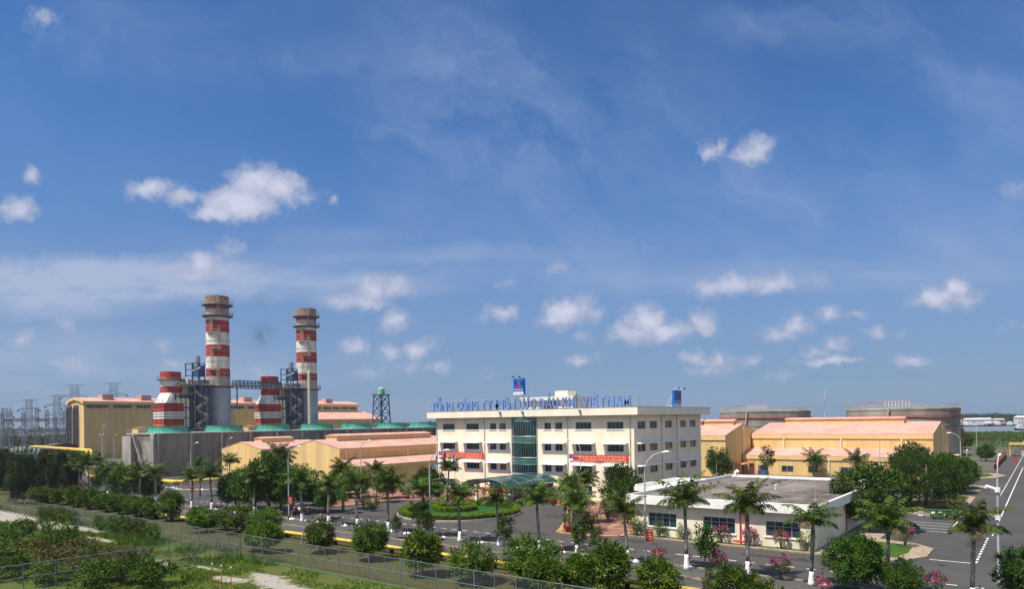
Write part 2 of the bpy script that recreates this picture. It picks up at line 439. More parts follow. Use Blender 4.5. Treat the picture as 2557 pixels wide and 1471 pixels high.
class MB:
    def __init__(s):
        s.v = []; s.f = []; s.m = []

    def face(s, pts, m=0):
        i = len(s.v); s.v += [tuple(p) for p in pts]; s.f.append(tuple(range(i, i + len(pts)))); s.m.append(m)

    def box(s, x0, x1, y0, y1, z0, z1, m=0):
        i = len(s.v)
        s.v += [(x, y, z) for z in (z0, z1) for y in (y0, y1) for x in (x0, x1)]
        for f in ((0, 2, 3, 1), (4, 5, 7, 6), (0, 1, 5, 4), (2, 6, 7, 3), (0, 4, 6, 2), (1, 3, 7, 5)):
            s.f.append(tuple(i + k for k in f)); s.m.append(m)

    def cyl(s, a, b, r0, r1=None, n=8, m=0, caps=True):
        a = Vector(a); b = Vector(b); r1 = r0 if r1 is None else r1
        d = (b - a).normalized(); u = d.orthogonal().normalized(); w = d.cross(u)
        i = len(s.v)
        for c, r in ((a, r0), (b, r1)):
            for k in range(n):
                t = 2 * pi * k / n
                s.v.append(tuple(c + u * (r * cos(t)) + w * (r * sin(t))))
        for k in range(n):
            j = (k + 1) % n
            s.f.append((i + k, i + j, i + n + j, i + n + k)); s.m.append(m)
        if caps:
            s.f.append(tuple(i + k for k in range(n - 1, -1, -1))); s.m.append(m)
            s.f.append(tuple(i + n + k for k in range(n))); s.m.append(m)

    def bar(s, a, b, w, m=0):
        s.cyl(a, b, w * .7, None, 4, m)

    def lathe(s, cx, cy, prof, n=28, m=0, ms=None):
        i = len(s.v)
        for r, z in prof:
            for k in range(n):
                t = 2 * pi * k / n
                s.v.append((cx + r * cos(t), cy + r * sin(t), z))
        for j in range(len(prof) - 1):
            for k in range(n):
                q = (k + 1) % n
                s.f.append((i + j * n + k, i + j * n + q, i + (j + 1) * n + q, i + (j + 1) * n + k)); s.m.append(ms[j] if ms else m)

    def disc(s, cx, cy, z, r, n=28, m=0):
        s.face([(cx + r * cos(2 * pi * k / n), cy + r * sin(2 * pi * k / n), z) for k in range(n)], m)

    def tube(s, pts, r, n=7, m=0):
        pts = [Vector(p) for p in pts]
        rs = r if isinstance(r, (list, tuple)) else [r] * len(pts)
        i = len(s.v); ref = None
        for k, p in enumerate(pts):
            d = (pts[min(k + 1, len(pts) - 1)] - pts[max(k - 1, 0)]).normalized()
            if ref is None:
                ref = d.orthogonal().normalized()
            ref = (ref - d * ref.dot(d)).normalized(); w = d.cross(ref)
            for q in range(n):
                t = 2 * pi * q / n
                s.v.append(tuple(p + ref * (rs[k] * cos(t)) + w * (rs[k] * sin(t))))
        for k in range(len(pts) - 1):
            for q in range(n):
                j = (q + 1) % n
                s.f.append((i + k * n + q, i + k * n + j, i + (k + 1) * n + j, i + (k + 1) * n + q)); s.m.append(m)
        s.f.append(tuple(i + q for q in range(n - 1, -1, -1))); s.m.append(m)
        e = i + (len(pts) - 1) * n
        s.f.append(tuple(e + q for q in range(n))); s.m.append(m)

    def prism(s, poly, z0, z1, m=0):
        """vertical prism of an x,y polygon (counter-clockwise)"""
        n = len(poly)
        s.face([(x, y, z1) for x, y in poly], m); s.face([(x, y, z0) for x, y in reversed(poly)], m)
        for k in range(n):
            (x0, y0), (x1, y1) = poly[k], poly[(k + 1) % n]
            s.face([(x0, y0, z0), (x1, y1, z0), (x1, y1, z1), (x0, y0, z1)], m)

    def build(s, name, mats, parent=None, smooth=False, origin=None):
        if isinstance(mats, str):
            mats = [mats]
        if parent is not None:
            og = wloc(parent)
        elif origin is not None:
            og = Vector(origin)
        else:
            xs, ys, zs = zip(*s.v)
            og = Vector(((min(xs) + max(xs)) / 2, (min(ys) + max(ys)) / 2, min(zs)))
        me = bpy.data.meshes.new(name)
        me.from_pydata([(x - og.x, y - og.y, z - og.z) for x, y, z in s.v], [], s.f)
        for q in mats:
            me.materials.append(M[q])
        if len(mats) > 1:
            me.polygons.foreach_set('material_index', s.m)
        if smooth:
            me.polygons.foreach_set('use_smooth', [True] * len(s.f))
        me.update()
        o = bpy.data.objects.new(name, me); COL.objects.link(o)
        if parent is not None:
            o.parent = parent
        else:
            o.location = og
        return o


def tag(o, label, cat, group=None):
    o['label'] = label; o['category'] = cat
    if group:
        o['group'] = group
    return o


def thing(name, label, cat, loc, group=None):
    o = bpy.data.objects.new(name, None); COL.objects.link(o)
    o.empty_display_size = .3; o.location = loc
    return tag(o, label, cat, group)


def kind(o, k):
    o['kind'] = k
    return o


def part(name, mats, parent, fn, smooth=False):
    b = MB(); fn(b)
    return b.build(name, mats, parent, smooth)


def boxpart(name, m, parent, *a):
    b = MB(); b.box(*a)
    return b.build(name, m, parent)


KIDS = {}


def dup(root, loc, rz=0.0, label=None, scale=1.0, group=None):
    if root.name not in KIDS:
        KIDS[root.name] = list(root.children)
    r = root.copy(); COL.objects.link(r); r.location = loc; r.rotation_euler = (0, 0, rz)
    r.scale = (scale,) * 3 if isinstance(scale, (int, float)) else scale
    if label:
        r['label'] = label
    if group:
        r['group'] = group
    for ch in KIDS[root.name]:
        c = ch.copy(); COL.objects.link(c); c.parent = r
        for g in ch.children:
            d = g.copy(); COL.objects.link(d); d.parent = c
    return r


class Kind:
    """prototypes of a kind; the first place of each takes the prototype itself, later ones copies"""
    def __init__(s, protos):
        s.p = protos; s.used = [False] * len(protos)

    def place(s, k, loc, rz=0.0, label=None, scale=1.0, group=None):
        k %= len(s.p); o = s.p[k]
        if s.used[k]:
            return dup(o, loc, rz, label, scale, group)
        s.used[k] = True
        KIDS.setdefault(o.name, list(o.children))
        o.location = loc; o.rotation_euler = (0, 0, rz); o.scale = (scale,) * 3 if isinstance(scale, (int, float)) else scale
        if label:
            o['label'] = label
        if group:
            o['group'] = group
        return o


ORD = ['', 'first', 'second', 'third', 'fourth', 'fifth', 'sixth', 'seventh', 'eighth', 'ninth', 'tenth', 'eleventh', 'twelfth', 'thirteenth', 'fourteenth', 'fifteenth', 'sixteenth', 'seventeenth',
       'eighteenth', 'nineteenth', 'twentieth', 'twenty-first', 'twenty-second', 'twenty-third', 'twenty-fourth', 'twenty-fifth', 'twenty-sixth', 'twenty-seventh', 'twenty-eighth', 'twenty-ninth', 'thirtieth']


def nth(k, n, side=('left', 'right')):
    """k counted from 0 in a row of n, said from the nearer end"""
    a, b = (k + 1, side[0]) if k < n / 2 else (n - k, side[1])
    return ('last on the ' + b) if a == 1 else (ORD[a] + ' from the ' + b)


def sheet(name, m, poly, z, kindname='structure', sub=1):
    b = MB(); b.face([(x, y, z) for x, y in poly])
    return kind(b.build(name, m), kindname)


def smooth_poly(pts, k=6):
    out = []
    n = len(pts)
    for i in range(n):
        p0, p1, p2, p3 = (Vector(pts[(i + d) % n]) for d in (-1, 0, 1, 2))
        for j in range(k):
            t = j / k
            out.append(tuple(.5 * ((2 * p1) + (p2 - p0) * t + (2 * p0 - 5 * p1 + 4 * p2 - p3) * t * t + (3 * p1 - p0 - 3 * p2 + p3) * t ** 3)))
    return out


def text_mesh(body, height, width, depth, bold=.0):
    c = bpy.data.curves.new('lettering', 'FONT'); c.body = body; c.size = 1.0; c.extrude = 0.0; c.offset = bold
    c.resolution_u = 2
    o = bpy.data.objects.new('lettering', c); COL.objects.link(o)
    bpy.context.view_layer.update()
    ev = o.evaluated_get(bpy.context.evaluated_depsgraph_get()); me = ev.to_mesh()
    vs = [tuple(v.co) for v in me.vertices]; fs = [tuple(p.vertices) for p in me.polygons]
    ev.to_mesh_clear()
    bpy.data.objects.remove(o); bpy.data.curves.remove(c)
    return vs, fs

# ------------------------------------------------------------------ the setting: ground, roads, pavings, river
sheet('ground', 'far_land', [(-4000, -800), (4000, -800), (4000, 5000), (-4000, 5000)], -.08)
sheet('plant_yard', 'yard', [(-330, 59), (60, 59), (60, 330), (-330, 330)], -.03)
sheet('field', 'field', [(-420, -60), (90, -60), (90, 41), (-420, 41)], -.045)
sheet('verge', 'verge_dirt', [(-400, 40.5), (90, 40.5), (90, 59.4), (-400, 59.4)], -.02)
sheet('forecourt_road', 'asphalt', [(-240, 59.5), (60, 59.5), (60, 97.9), (-52, 98), (-58, 92), (-108, 92), (-240, 92)], .0)
sheet('side_road', 'asphalt', [(-34.0, 97.9), (60, 97.9), (60, 330), (-9.5, 330), (-9.5, 202), (-34.0, 162)], .004)
sheet('river', 'river_water', [(-2500, 640), (-48.5, 580), (-12, 568), (1500, 540), (1500, 1000), (-12, 1010), (-100, 985), (-2500, 900)], .05)

b = MB(); b.box(-240, 60, 59.25, 59.5, -.05, .14); kind(b.build('road_kerb', 'kerb'), 'structure')
sheet('gravel_strip', 'gravel', [(-170, 55.9), (60, 55.9), (60, 59.25), (-170, 59.25)], .06)
b = MB(); b.box(-170, 60, 54.9, 55.9, -.05, .10); kind(b.build('concrete_edging', 'old_kerb'), 'structure')
sheet('gravel_strip', 'gravel', [(-170, 52.2), (60, 52.2), (60, 54.9), (-170, 54.9)], .03)
# pavements round the buildings
lowk = [(-38.3, 71.5), (-17.4, 71.5), (-13.5, 71.2), (-10.6, 72.6), (-9.1, 75.6), (-9.1, 80.5), (-10.8, 82.6), (-14.5, 84), (-14.5, 92), (-17.2, 92), (-17.2, 108), (-44, 108), (-44, 85), (-38.3, 84)]
b = MB(); b.prism(lowk, -.05, .13); kind(b.build('pavement', 'kerb'), 'structure')
sheet('lawn', 'lawn', [(-16.4, 72.9), (-13.4, 72.3), (-11.4, 73.6), (-10.8, 76.5), (-10.9, 80), (-12.4, 81.6), (-16.6, 82.5)], .137)
sheet('lawn', 'lawn', [(-38, 72.1), (-19, 72.1), (-19, 73.4), (-38, 73.4)], .137)
sheet('side_path', 'concrete_pale', [(-17.9, 74.2), (-17.35, 74.2), (-17.35, 106), (-17.9, 106)], .141)
for nm, pts in (('traffic_island', [(-7.4, 153.4), (-9.5, 145), (-12.5, 142.5), (-30, 142.5), (-30, 156), (-9, 156)]), ('traffic_island', [(-7.0, 183), (-9.0, 175.5), (-11.5, 174), (-18, 174), (-18, 188), (-9, 190)]),
                ('traffic_island', [(-9.6, 107.5), (-9.2, 112), (-9.2, 134), (-11, 136), (-17, 136), (-17, 107.5)])):
    b = MB(); b.prism(list(reversed(pts)) if nm == 'x' else pts, -.05, .15); o = kind(b.build(nm, 'kerb'), 'structure')
sheet('lawn', 'lawn', [(-9.6, 152.5), (-11, 147), (-13, 144), (-29, 144), (-29, 154.5), (-11, 154.5)][::-1], .157)
sheet('lawn', 'lawn', [(-9.2, 182), (-10.5, 177.5), (-12.5, 176), (-17.5, 176), (-17.5, 187), (-10.5, 188)][::-1], .157)
sheet('lawn', 'verge_dirt', [(-10.3, 109), (-10, 133.5), (-11.4, 135), (-16.5, 135), (-16.5, 109)][::-1], .157)
pl = [(-93.0, 71.2), (-91.0, 71.0), (-89.9, 73.6), (-89.7, 76.5), (-88.9, 79.8), (-87.7, 83.9), (-84.6, 86.9), (-82.6, 89.4), (-76, 91.4), (-76, 99.2), (-108, 99.2), (-108, 88), (-98, 80), (-95.2, 74)]
b = MB(); b.prism(pl, -.05, .12); kind(b.build('forecourt_pavement', 'brick_pave'), 'structure')
pr = [(-46.6, 69.2), (-45.3, 68.8), (-41, 69.0), (-38.6, 70.6), (-38.3, 84), (-44, 84), (-44, 99.2), (-65, 99.2), (-65, 94), (-58.6, 90.2), (-53.5, 82.2), (-50.5, 77), (-47.6, 71.4)]
b = MB(); b.prism(pr, -.05, .12); kind(b.build('forecourt_pavement', 'brick_pave'), 'structure')


def inside(x, y, poly):
    c = False
    for i in range(len(poly)):
        (x0, y0), (x1, y1) = poly[i - 1], poly[i]
        if (y0 > y) != (y1 > y) and x < (x1 - x0) * (y - y0) / (y1 - y0) + x0:
            c = not c
    return c


for pp, lanes in ((pl, ((1, 0, 5.2), (0, 1, 7.4))), (pr, ((1, 0, 5.6), (0, 1, 6.4)))):     # yellow edging and bands laid in the red brick paving
    b = MB(); n = len(pp)
    cx = sum(p[0] for p in pp) / n; cy = sum(p[1] for p in pp) / n
    for k in range(n):
        a, c = Vector(pp[k]), Vector(pp[(k + 1) % n]); d = (c - a).normalized(); nn = Vector((-d.y, d.x))
        b.face([(a.x, a.y, .125), (c.x, c.y, .125), (c.x + nn.x * .55, c.y + nn.y * .55, .125), (a.x + nn.x * .55, a.y + nn.y * .55, .125)])
    z = .129
    for lx, ly, step in lanes:
        z += .004
        for k in range(-60, 60):
            t0 = None; t = -60.0
            dr = Vector((ly, -lx)) if lx != ly else Vector((1, -1)).normalized(); nr = Vector((lx, ly)).normalized()
            while t <= 60:
                p = Vector((cx, cy)) + nr * (k * step) + dr * t
                ok = inside(p.x, p.y, pp) and inside(p.x + nr.x * .5, p.y + nr.y * .5, pp)
                if ok and t0 is None:
                    t0 = t
                if not ok and t0 is not None:
                    q0 = Vector((cx, cy)) + nr * (k * step) + dr * (t0 + .1); q1 = Vector((cx, cy)) + nr * (k * step) + dr * (t - .5)
                    b.face([(q0.x, q0.y, z), (q1.x, q1.y, z), (q1.x + nr.x * .45, q1.y + nr.y * .45, z), (q0.x + nr.x * .45, q0.y + nr.y * .45, z)]); t0 = None
                t += .4
    kind(b.build('paving_band', 'yellow_pave'), 'structure')

# painted road markings
b = MB()
x = -150.0
while x < 20:
    b.box(x, x + .75, 64.55, 64.72, .003, .008); x += 1.75
for i in range(7):
    b.box(-104 + i * 0, -96.2, 71.5 + i * 1.15, 71.62 + i * 1.15, .003, .008)
b.box(-8.8, -5.2, 74.85, 75.02, .003, .008)
for i in range(11):
    b.box(-5.35, -5.15, 75.4 + i * 1.5, 76.2 + i * 1.5, .003, .008)
b.box(-9.15, -8.98, 93, 103, .003, .008)
for i in range(4):
    b.box(-13.5, -9.15, 93 + i * 2.4, 93.12 + i * 2.4, .003, .008)
b.box(-5.0, -4.86, 93, 215, .007, .012)
b.box(-6.3, -6.2, 140, 300, .007, .012)
kind(b.build('road_marking', 'road_paint'), 'structure')

# repaired patches and manhole lids let into the asphalt
rr = random.Random(61)
for k, (x, y, w, d) in enumerate(((-52, 66.8, 5.5, 1.3), (-38, 68.2, 3.2, 1.6), (-24, 67.6, 6.5, 1.1), (-12, 65.8, 2.4, 1.8), (-6.8, 84, 1.4, 7), (-46, 72, 2.2, 3.4), (-79, 66.5, 4.5, 1.5), (-92, 67.5, 3, 1.4), (-1.5, 100, 1.3, 12), (-56, 80, 2.6, 1.8), (-110, 66, 6, 1.2))):
    kind(sheet('road_patch', 'patch_asphalt', [(x + rr.uniform(-.2, .2), y), (x + w, y + rr.uniform(-.15, .15)), (x + w + rr.uniform(-.2, .2), y + d), (x, y + d + rr.uniform(-.15, .15))], .0045 if y < 97 else .009), 'structure')
for x, y in ((-47.5, 67.4), (-33.5, 68.6), (-18.5, 68.8), (-7.6, 72.5), (-60.5, 67.4), (-3.2, 83), (-75, 68)):
    b = MB(); b.cyl((x, y, -.02), (x, y, .012), .38, n=16); kind(b.build('manhole_lid', 'rubber'), 'structure')

# ------------------------------------------------------------------ main office building


def wall_open(b, P, u0, u1, z0, z1, holes, depth, m=0):
    """wall plane with openings and their reveals; P(u, d, z) gives a point d metres behind the face"""
    us = sorted({u0, u1} | {h[0] for h in holes} | {h[1] for h in holes}); zs = sorted({z0, z1} | {h[2] for h in holes} | {h[3] for h in holes})
    for a, c in zip(us, us[1:]):
        run = None
        for e, f in zip(zs, zs[1:]):
            um, zm = (a + c) / 2, (e + f) / 2
            solid = not any(h[0] < um < h[1] and h[2] < zm < h[3] for h in holes)
            if solid:
                b.face([P(a, 0, e), P(c, 0, e), P(c, 0, f), P(a, 0, f)], m)
    for a, c, e, f in holes:
        b.face([P(a, 0, e), P(a, depth, e), P(a, depth, f), P(a, 0, f)], m); b.face([P(c, 0, f), P(c, depth, f), P(c, depth, e), P(c, 0, e)], m)
        b.face([P(a, 0, f), P(a, depth, f), P(c, depth, f), P(c, 0, f)], m); b.face([P(a, 0, e), P(c, 0, e), P(c, depth, e), P(a, depth, e)], m)


def boxP(b, P, u0, u1, d0, d1, z0, z1, m=0):
    i = len(b.v)
    b.v += [P(u, d, z) for z in (z0, z1) for d in (d0, d1) for u in (u0, u1)]
    for f in ((0, 2, 3, 1), (4, 5, 7, 6), (0, 1, 5, 4), (2, 6, 7, 3), (0, 4, 6, 2), (1, 3, 7, 5)):
        b.f.append(tuple(i + k for k in f)); b.m.append(m)


WR = random.Random(23)


def window(parent, P, a, c, e, f, n, depth=.22, transom=None, glass='glass_dark', sill='white_paint', curtain_reflection=.3, frame='window_frame'):
    t = .055
    b = MB(); g = 4e-3
    boxP(b, P, a + g, c - g, depth - .07, depth - .004, f - t, f - g); boxP(b, P, a + g, c - g, depth - .07, depth - .004, e + g, e + t)
    for k in range(n + 1):
        u = a + t / 2 + g + (c - a - t - 2 * g) * k / n
        boxP(b, P, u - t / 2, u + t / 2, depth - .065, depth - .008, e + t, f - t)
    if transom:
        boxP(b, P, a + t, c - t, depth - .075, depth - .012, transom - t / 2, transom + t / 2)
    w = b.build('window', frame, parent)
    q = MB(); q.face([P(a, depth - .02, e), P(c, depth - .02, e), P(c, depth - .02, f), P(a, depth - .02, f)]); q.build('pane', glass, w)
    for k in range(n):      # tan strips over some panes: drawn curtains, and reflections painted as colour
        if WR.random() < curtain_reflection:
            u0_ = a + t + (c - a - 2 * t) * k / n + .03; u1_ = u0_ + (c - a - 2 * t) / n * WR.choice((.45, .9)) - .06; zt = WR.choice((e, e, e + (f - e) * .4))
            q = MB(); q.face([P(u0_, depth - .024, zt + .05), P(u1_, depth - .024, zt + .05), P(u1_, depth - .024, f - .05), P(u0_, depth - .024, f - .05)]); q.build('curtain_reflection', 'curtain_reflection', w)
    if sill:
        s = MB(); boxP(s, P, a - .14, c + .14, -.10, -.003, e - .13, e - .003); s.build('sill', sill, w)
    return w


MBX0, MBX1, MBY0, MBY1, MBZ = -94.4, -51.7, 99.3, 126.0, 14.1
mb = thing('office_building', 'four-storey cream office building with long window rows and a flat overhanging roof', 'building', ((MBX0 + MBX1) / 2, MBY0, 0))
FR = lambda u, d, z: (u, MBY0 + d, z)          # front wall
SD = lambda u, d, z: (MBX1 - d, u, z)          # right-hand side wall (u = y)
fw = []
for z0 in (4.6, 8.2, 11.85):
    z1 = z0 + 1.15
    for a, c, n in ((-92.7, -89.6, 4), (-86.7, -83.6, 4), (-81.0, -79.5, 2), (-78.75, -77.3, 2), (-68.9, -67.5, 2), (-66.7, -65.2, 2), (-62.55, -59.5, 4), (-56.6, -53.6, 4)):
        fw.append((a, c, z0, z1, n))
gw = [(-92.7, -89.6, 1.0, 2.5, 4), (-86.7, -83.6, 1.0, 2.5, 4), (-81.2, -78.8, 1.0, 2.5, 3), (-64.8, -63.6, .13, 2.5, 1), (-62.6, -59.5, .9, 2.5, 4), (-56.6, -53.6, .9, 2.5, 4)]
door = (-76.5, -69.8, .13, 3.0)
bay = (-75.9, -70.4, 4.1, 13.95)
sw = []
for z0 in (4.6, 8.2, 11.85):
    for a, c, n in ((100.5, 103.3, 3), (104.8, 107.6, 3), (110.6, 113.4, 3), (116.7, 119.3, 3), (121.0, 123.6, 3)):
        sw.append((a, c, z0, z0 + 1.2, n))
sw += [(a, c, 1.0, 2.3, 3) for a, c in ((104.8, 107.6), (110.6, 113.4), (116.7, 119.3))]
b = MB()
wall_open(b, FR, MBX0, MBX1, 0, MBZ, [w[:4] for w in fw + gw] + [door, bay], .24)
wall_open(b, SD, MBY0, MBY1, 0, MBZ, [w[:4] for w in sw], .24)
b.face([(MBX0, MBY1, 0), (MBX0, MBY0, 0), (MBX0, MBY0, MBZ), (MBX0, MBY1, MBZ)]); b.face([(MBX1, MBY1, 0), (MBX0, MBY1, 0), (MBX0, MBY1, MBZ), (MBX1, MBY1, MBZ)])
b.build('wall', 'cream', mb)
for w in fw + gw:
    window(mb, FR, *w)
for w in sw:
    window(mb, SD, *w, curtain_reflection=.75)
# dark interior behind the door opening and the panes
part('door', 'glass_teal', mb, lambda b: (b.face([FR(door[0], .2, .13), FR(door[1], .2, .13), FR(door[1], .2, 3), FR(door[0], .2, 3)])))
# concrete sunshades over the lower window rows: a sloped hood with a thin edge


def hood(b, P, u0, u1, z):
    a = .95
    p = [P(u0, -.003, z + .32), P(u1, -.003, z + .32), P(u1, -a, z + .10), P(u0, -a, z + .10)]; q = [P(u0, -.003, z), P(u1, -.003, z), P(u1, -a, z), P(u0, -a, z)]
    b.face(p[::-1]); b.face(q); b.face([p[3], p[2], q[2], q[3]]); b.face([p[0], p[3], q[3], q[0]]); b.face([p[2], p[1], q[1], q[2]])


for z in (5.83, 9.43):
    for u0, u1 in ((-93.5, -88.9), (-87.5, -82.9), (-81.7, -76.5), (-69.5, -64.4), (-63.3, -58.8), (-57.3, -52.8)):
        part('sunshade', 'white_paint', mb, lambda b: hood(b, FR, u0, u1, z))
    for u0, u1 in ((99.9, 108.2), (109.9, 114.1), (116.0, 124.3)):
        part('sunshade', 'white_paint', mb, lambda b: hood(b, SD, u0, u1, z + .03))
# flat roof with deep fascia
x0, x1, y0, y1 = -95.8, -50.5, 98.2, 127.6
b = MB(); b.box(x0, x1, y0, y0 + .25, 14.1, 15.32); b.box(x1 - .25, x1, y0 + .25, y1, 14.1, 15.32); b.box(x0, x0 + .25, y0 + .25, y1, 14.1, 15.32); b.box(x0 + .25, x1 - .25, y1 - .25, y1, 14.1, 15.32)
b.build('fascia', 'fascia_cream', mb)
part('roof', 'roof_concrete', mb, lambda b: b.box(x0 + .25, x1 - .25, y0 + .25, y1 - .25, 14.104, 14.5))
part('coping', 'concrete_pale', mb, lambda b: [b.box(x0 - .04, x1 + .04, y0 - .04, y0 + .30, 15.323, 15.39), b.box(x1 - .30, x1 + .04, y0 + .30, y1, 15.323, 15.39)])
for u in (-82.2, -64.1, -52.35, -94.15):
    part('downpipe', 'alu', mb, lambda b: (b.cyl((u, MBY0 - .10, .1), (u, MBY0 - .10, 14.09), .065, n=6), [b.cyl((u, MBY0 - .10, z), (u, MBY0 - .10, z + .12), .10, n=6) for z in (2.4, 6.2, 9.9, 13.2)]))
for u in (109.2, 115.2):
    part('downpipe', 'alu', mb, lambda b: (b.cyl((MBX1 + .10, u, .1), (MBX1 + .10, u, 14.09), .065, n=6), [b.cyl((MBX1 + .10, u, z), (MBX1 + .10, u, z + .12), .10, n=6) for z in (2.4, 6.2, 9.9, 13.2)]))
for u in (-77.6, -72.6, -60.9):
    part('flood_light', 'alu', mb, lambda b: (b.box(u - .14, u + .14, 97.95, 98.19, 14.55, 15.0), b.box(u - .2, u + .2, 97.75, 98.16, 15.003, 15.1)))
# bowed glass stair bay
bx0, bx1 = bay[0], bay[1]


def bow(t, z, e=0.0):
    u = bx0 + (bx1 - bx0) * t
    return (u, MBY0 - .10 - (.95 + e) * (1 - (2 * t - 1) ** 2), z)


NB = 12
gbay = MB()
for k in range(NB):
    a, c = k / NB, (k + 1) / NB
    for z0, z1, m in ((4.25, 5.75, 0), (5.75, 6.95, 1), (6.95, 9.5, 0), (9.5, 10.65, 1), (10.65, 13.3, 0), (13.3, 14.08, 1)):
        gbay.face([bow(a, z0), bow(c, z0), bow(c, z1), bow(a, z1)], m)
bayo = gbay.build('glass_bay', ['glass_teal', 'glass_green'], mb)
b = MB()
for k in range(NB + 1):
    b.cyl(bow(k / NB, 4.2, .03), bow(k / NB, 14.08, .03), .013 if 0 < k < NB else .07, n=5)
for z in (6.95, 10.65):
    b.tube([bow(k / NB, z, .06) for k in range(NB + 1)], .055, 5)
for z in (5.75, 9.5, 13.3):
    b.tube([bow(k / NB, z, .04) for k in range(NB + 1)], .015, 5)
b.build('mullion', 'alu', bayo)
b = MB()
pts = [bow(k / NB, 0, .05) for k in range(NB + 1)]
pg = [(p[0], p[1]) for p in pts] + [(bx1, MBY0 + .1), (bx0, MBY0 + .1)]
b.prism(pg, 3.95, 4.24); b.build('bay_floor', 'alu', mb)
part('bay_lining', 'cream', mb, lambda b: [b.box(bx0, bx1, MBY0 + 2.2, MBY0 + 2.3, 4.1, 13.95), b.box(bx0, bx1, MBY0 + .3, MBY0 + 2.2, 6.6, 6.9), b.box(bx0, bx1, MBY0 + .3, MBY0 + 2.2, 10.3, 10.6)])
# vaulted glass canopy on white columns before the door
CX0, CX1, CYF, CYB = -75.0, -65.7, 84.6, 98.2


def vault(t, y, e=0.0):
    return ((CX0 + CX1) / 2 + (CX1 - CX0) / 2 * sin((t - .5) * pi * .96), y, 3.05 + (1.25 + e) * cos((t - .5) * pi * .96))


NV = 16
b = MB()
for k in range(NV):
    b.face([vault(k / NV, CYF), vault((k + 1) / NV, CYF), vault((k + 1) / NV, CYB), vault(k / NV, CYB)])
cano = b.build('entrance_canopy', 'canopy_glass', mb, smooth=True)
b = MB()
for y in (CYF, 88.0, 91.4, 94.8, CYB):
    b.tube([vault(k / NV, y, .03) for k in range(NV + 1)], .04 if y > CYF else .07, 5)
for k in (0, 4, 8, 12, 16):
    b.tube([vault(k / NV, CYF, .03), vault(k / NV, CYB, .03)], .03, 5)
b.build('canopy_frame', 'canopy_steel', cano)
for xx in (-72.4, -66.5):
    for yy in (85.2, 95.0):
        part('column', 'white_paint', cano, lambda b: (b.box(xx - .22, xx + .22, yy - .22, yy + .22, 0, 3.3), b.box(xx - .3, xx + .3, yy - .3, yy + .3, .004, .4)))
part('glass_screen', 'glass_teal', cano, lambda b: [b.face([(-65.95, 86.4, .25), (-65.95, 97.5, .25), (-65.95, 97.5, 3.0), (-65.95, 86.4, 3.0)])])
part('glass_screen', 'canopy_glass', cano, lambda b: [b.face([(-78.0, 97.0, .9), (-74.4, 97.0, .9), (-74.4, 97.0, 3.0), (-78.0, 97.0, 3.0)])])
b = MB(); b.prism([(-73.6, 88), (-66, 88), (-66, 99.2), (-73.6, 99.2)], .0, .36); b.build('entrance_step', 'concrete_pale', mb)
# stair head and tank room on the roof
ph = MB()
ph.box(-82, -69.6, 110, 118, 17.2, 17.9); ph.box(-81.5, -76.8, 110.6, 117.4, 14.5, 17.2); ph.box(-73.6, -70, 110.6, 117.4, 14.5, 17.2); ph.box(-74.4, -71.6, 111, 114, 17.9, 18.95)
ph.box(-76.8, -73.6, 114, 117.4, 14.5, 17.2)
ph.build('roof_house', 'fascia_cream', mb)
part('roof_tank', 'steel_gray', mb, lambda b: (b.cyl((-73.9, 112, 18.95), (-73.9, 112, 19.25), .25, n=10), b.cyl((-72.5, 112.6, 18.95), (-72.5, 112.6, 19.3), .4, n=10)))
for p in ((-69.9, 110.2, 17.9), (-87, 104, 14.5), (-56, 103, 14.5), (-80.5, 112, 17.9), (-92, 112, 14.5), (-60, 118, 14.5)):
    part('lightning_rod', 'alu', mb, lambda b: b.cyl(p, (p[0], p[1], p[2] + 4.4), .025, .012, 5))

# rooftop lettering on its lattice
sg = thing('rooftop_sign', 'long row of blue capital letters standing along the front edge of the office roof', 'sign', (-73.2, 98.7, 15.39))
WORDS = [('TỔNG', -94.7, -89.1), ('CÔNG', -88.1, -82.9), ('TY', -82.1, -79.5), ('ĐIỆN', -78.85, -74.4), ('LỰC', -73.5, -70.0), ('DẦU', -69.2, -65.3), ('KHÍ', -64.5, -61.6), ('VIỆT', -60.7, -56.2), ('NAM', -55.8, -51.8)]
CAPH = 0.729


def letters(word, w0, w1, z0, caph, P, parent, m, depth, bold=.0, name='letter'):
    adv = []
    for ch in word:
        vs, fs = text_mesh(ch, 1, 1, 0, bold * .3 if ch in 'MĐVNẦ' else bold)
        xs = [v[0] for v in vs]
        adv.append((vs, fs, min(xs), max(xs)))
    gap = .10
    tot = sum(a[3] - a[2] for a in adv) + gap * (len(adv) - 1)
    k = (w1 - w0) / tot; x = 0
    for (vs, fs, a, c), ch in zip(adv, word):
        b = MB(); q = caph / CAPH
        fr = [P(w0 + (x + v[0] - a) * k, 0, z0 + v[1] * q) for v in vs]; bk = [P(w0 + (x + v[0] - a) * k, depth, z0 + v[1] * q) for v in vs]
        n = len(fr); b.v = fr + bk
        cnt = {}
        for f in fs:
            b.f.append(f); b.f.append(tuple(n + i for i in reversed(f))); b.m += [0, 0]
            for i in range(len(f)):
                cnt[(f[i], f[(i + 1) % len(f)])] = 1
        for (i, j) in cnt:
            if (j, i) not in cnt:
                b.f.append((j, i, n + i, n + j)); b.m.append(0)
        b.build(name, m, parent)
        x += c - a + gap


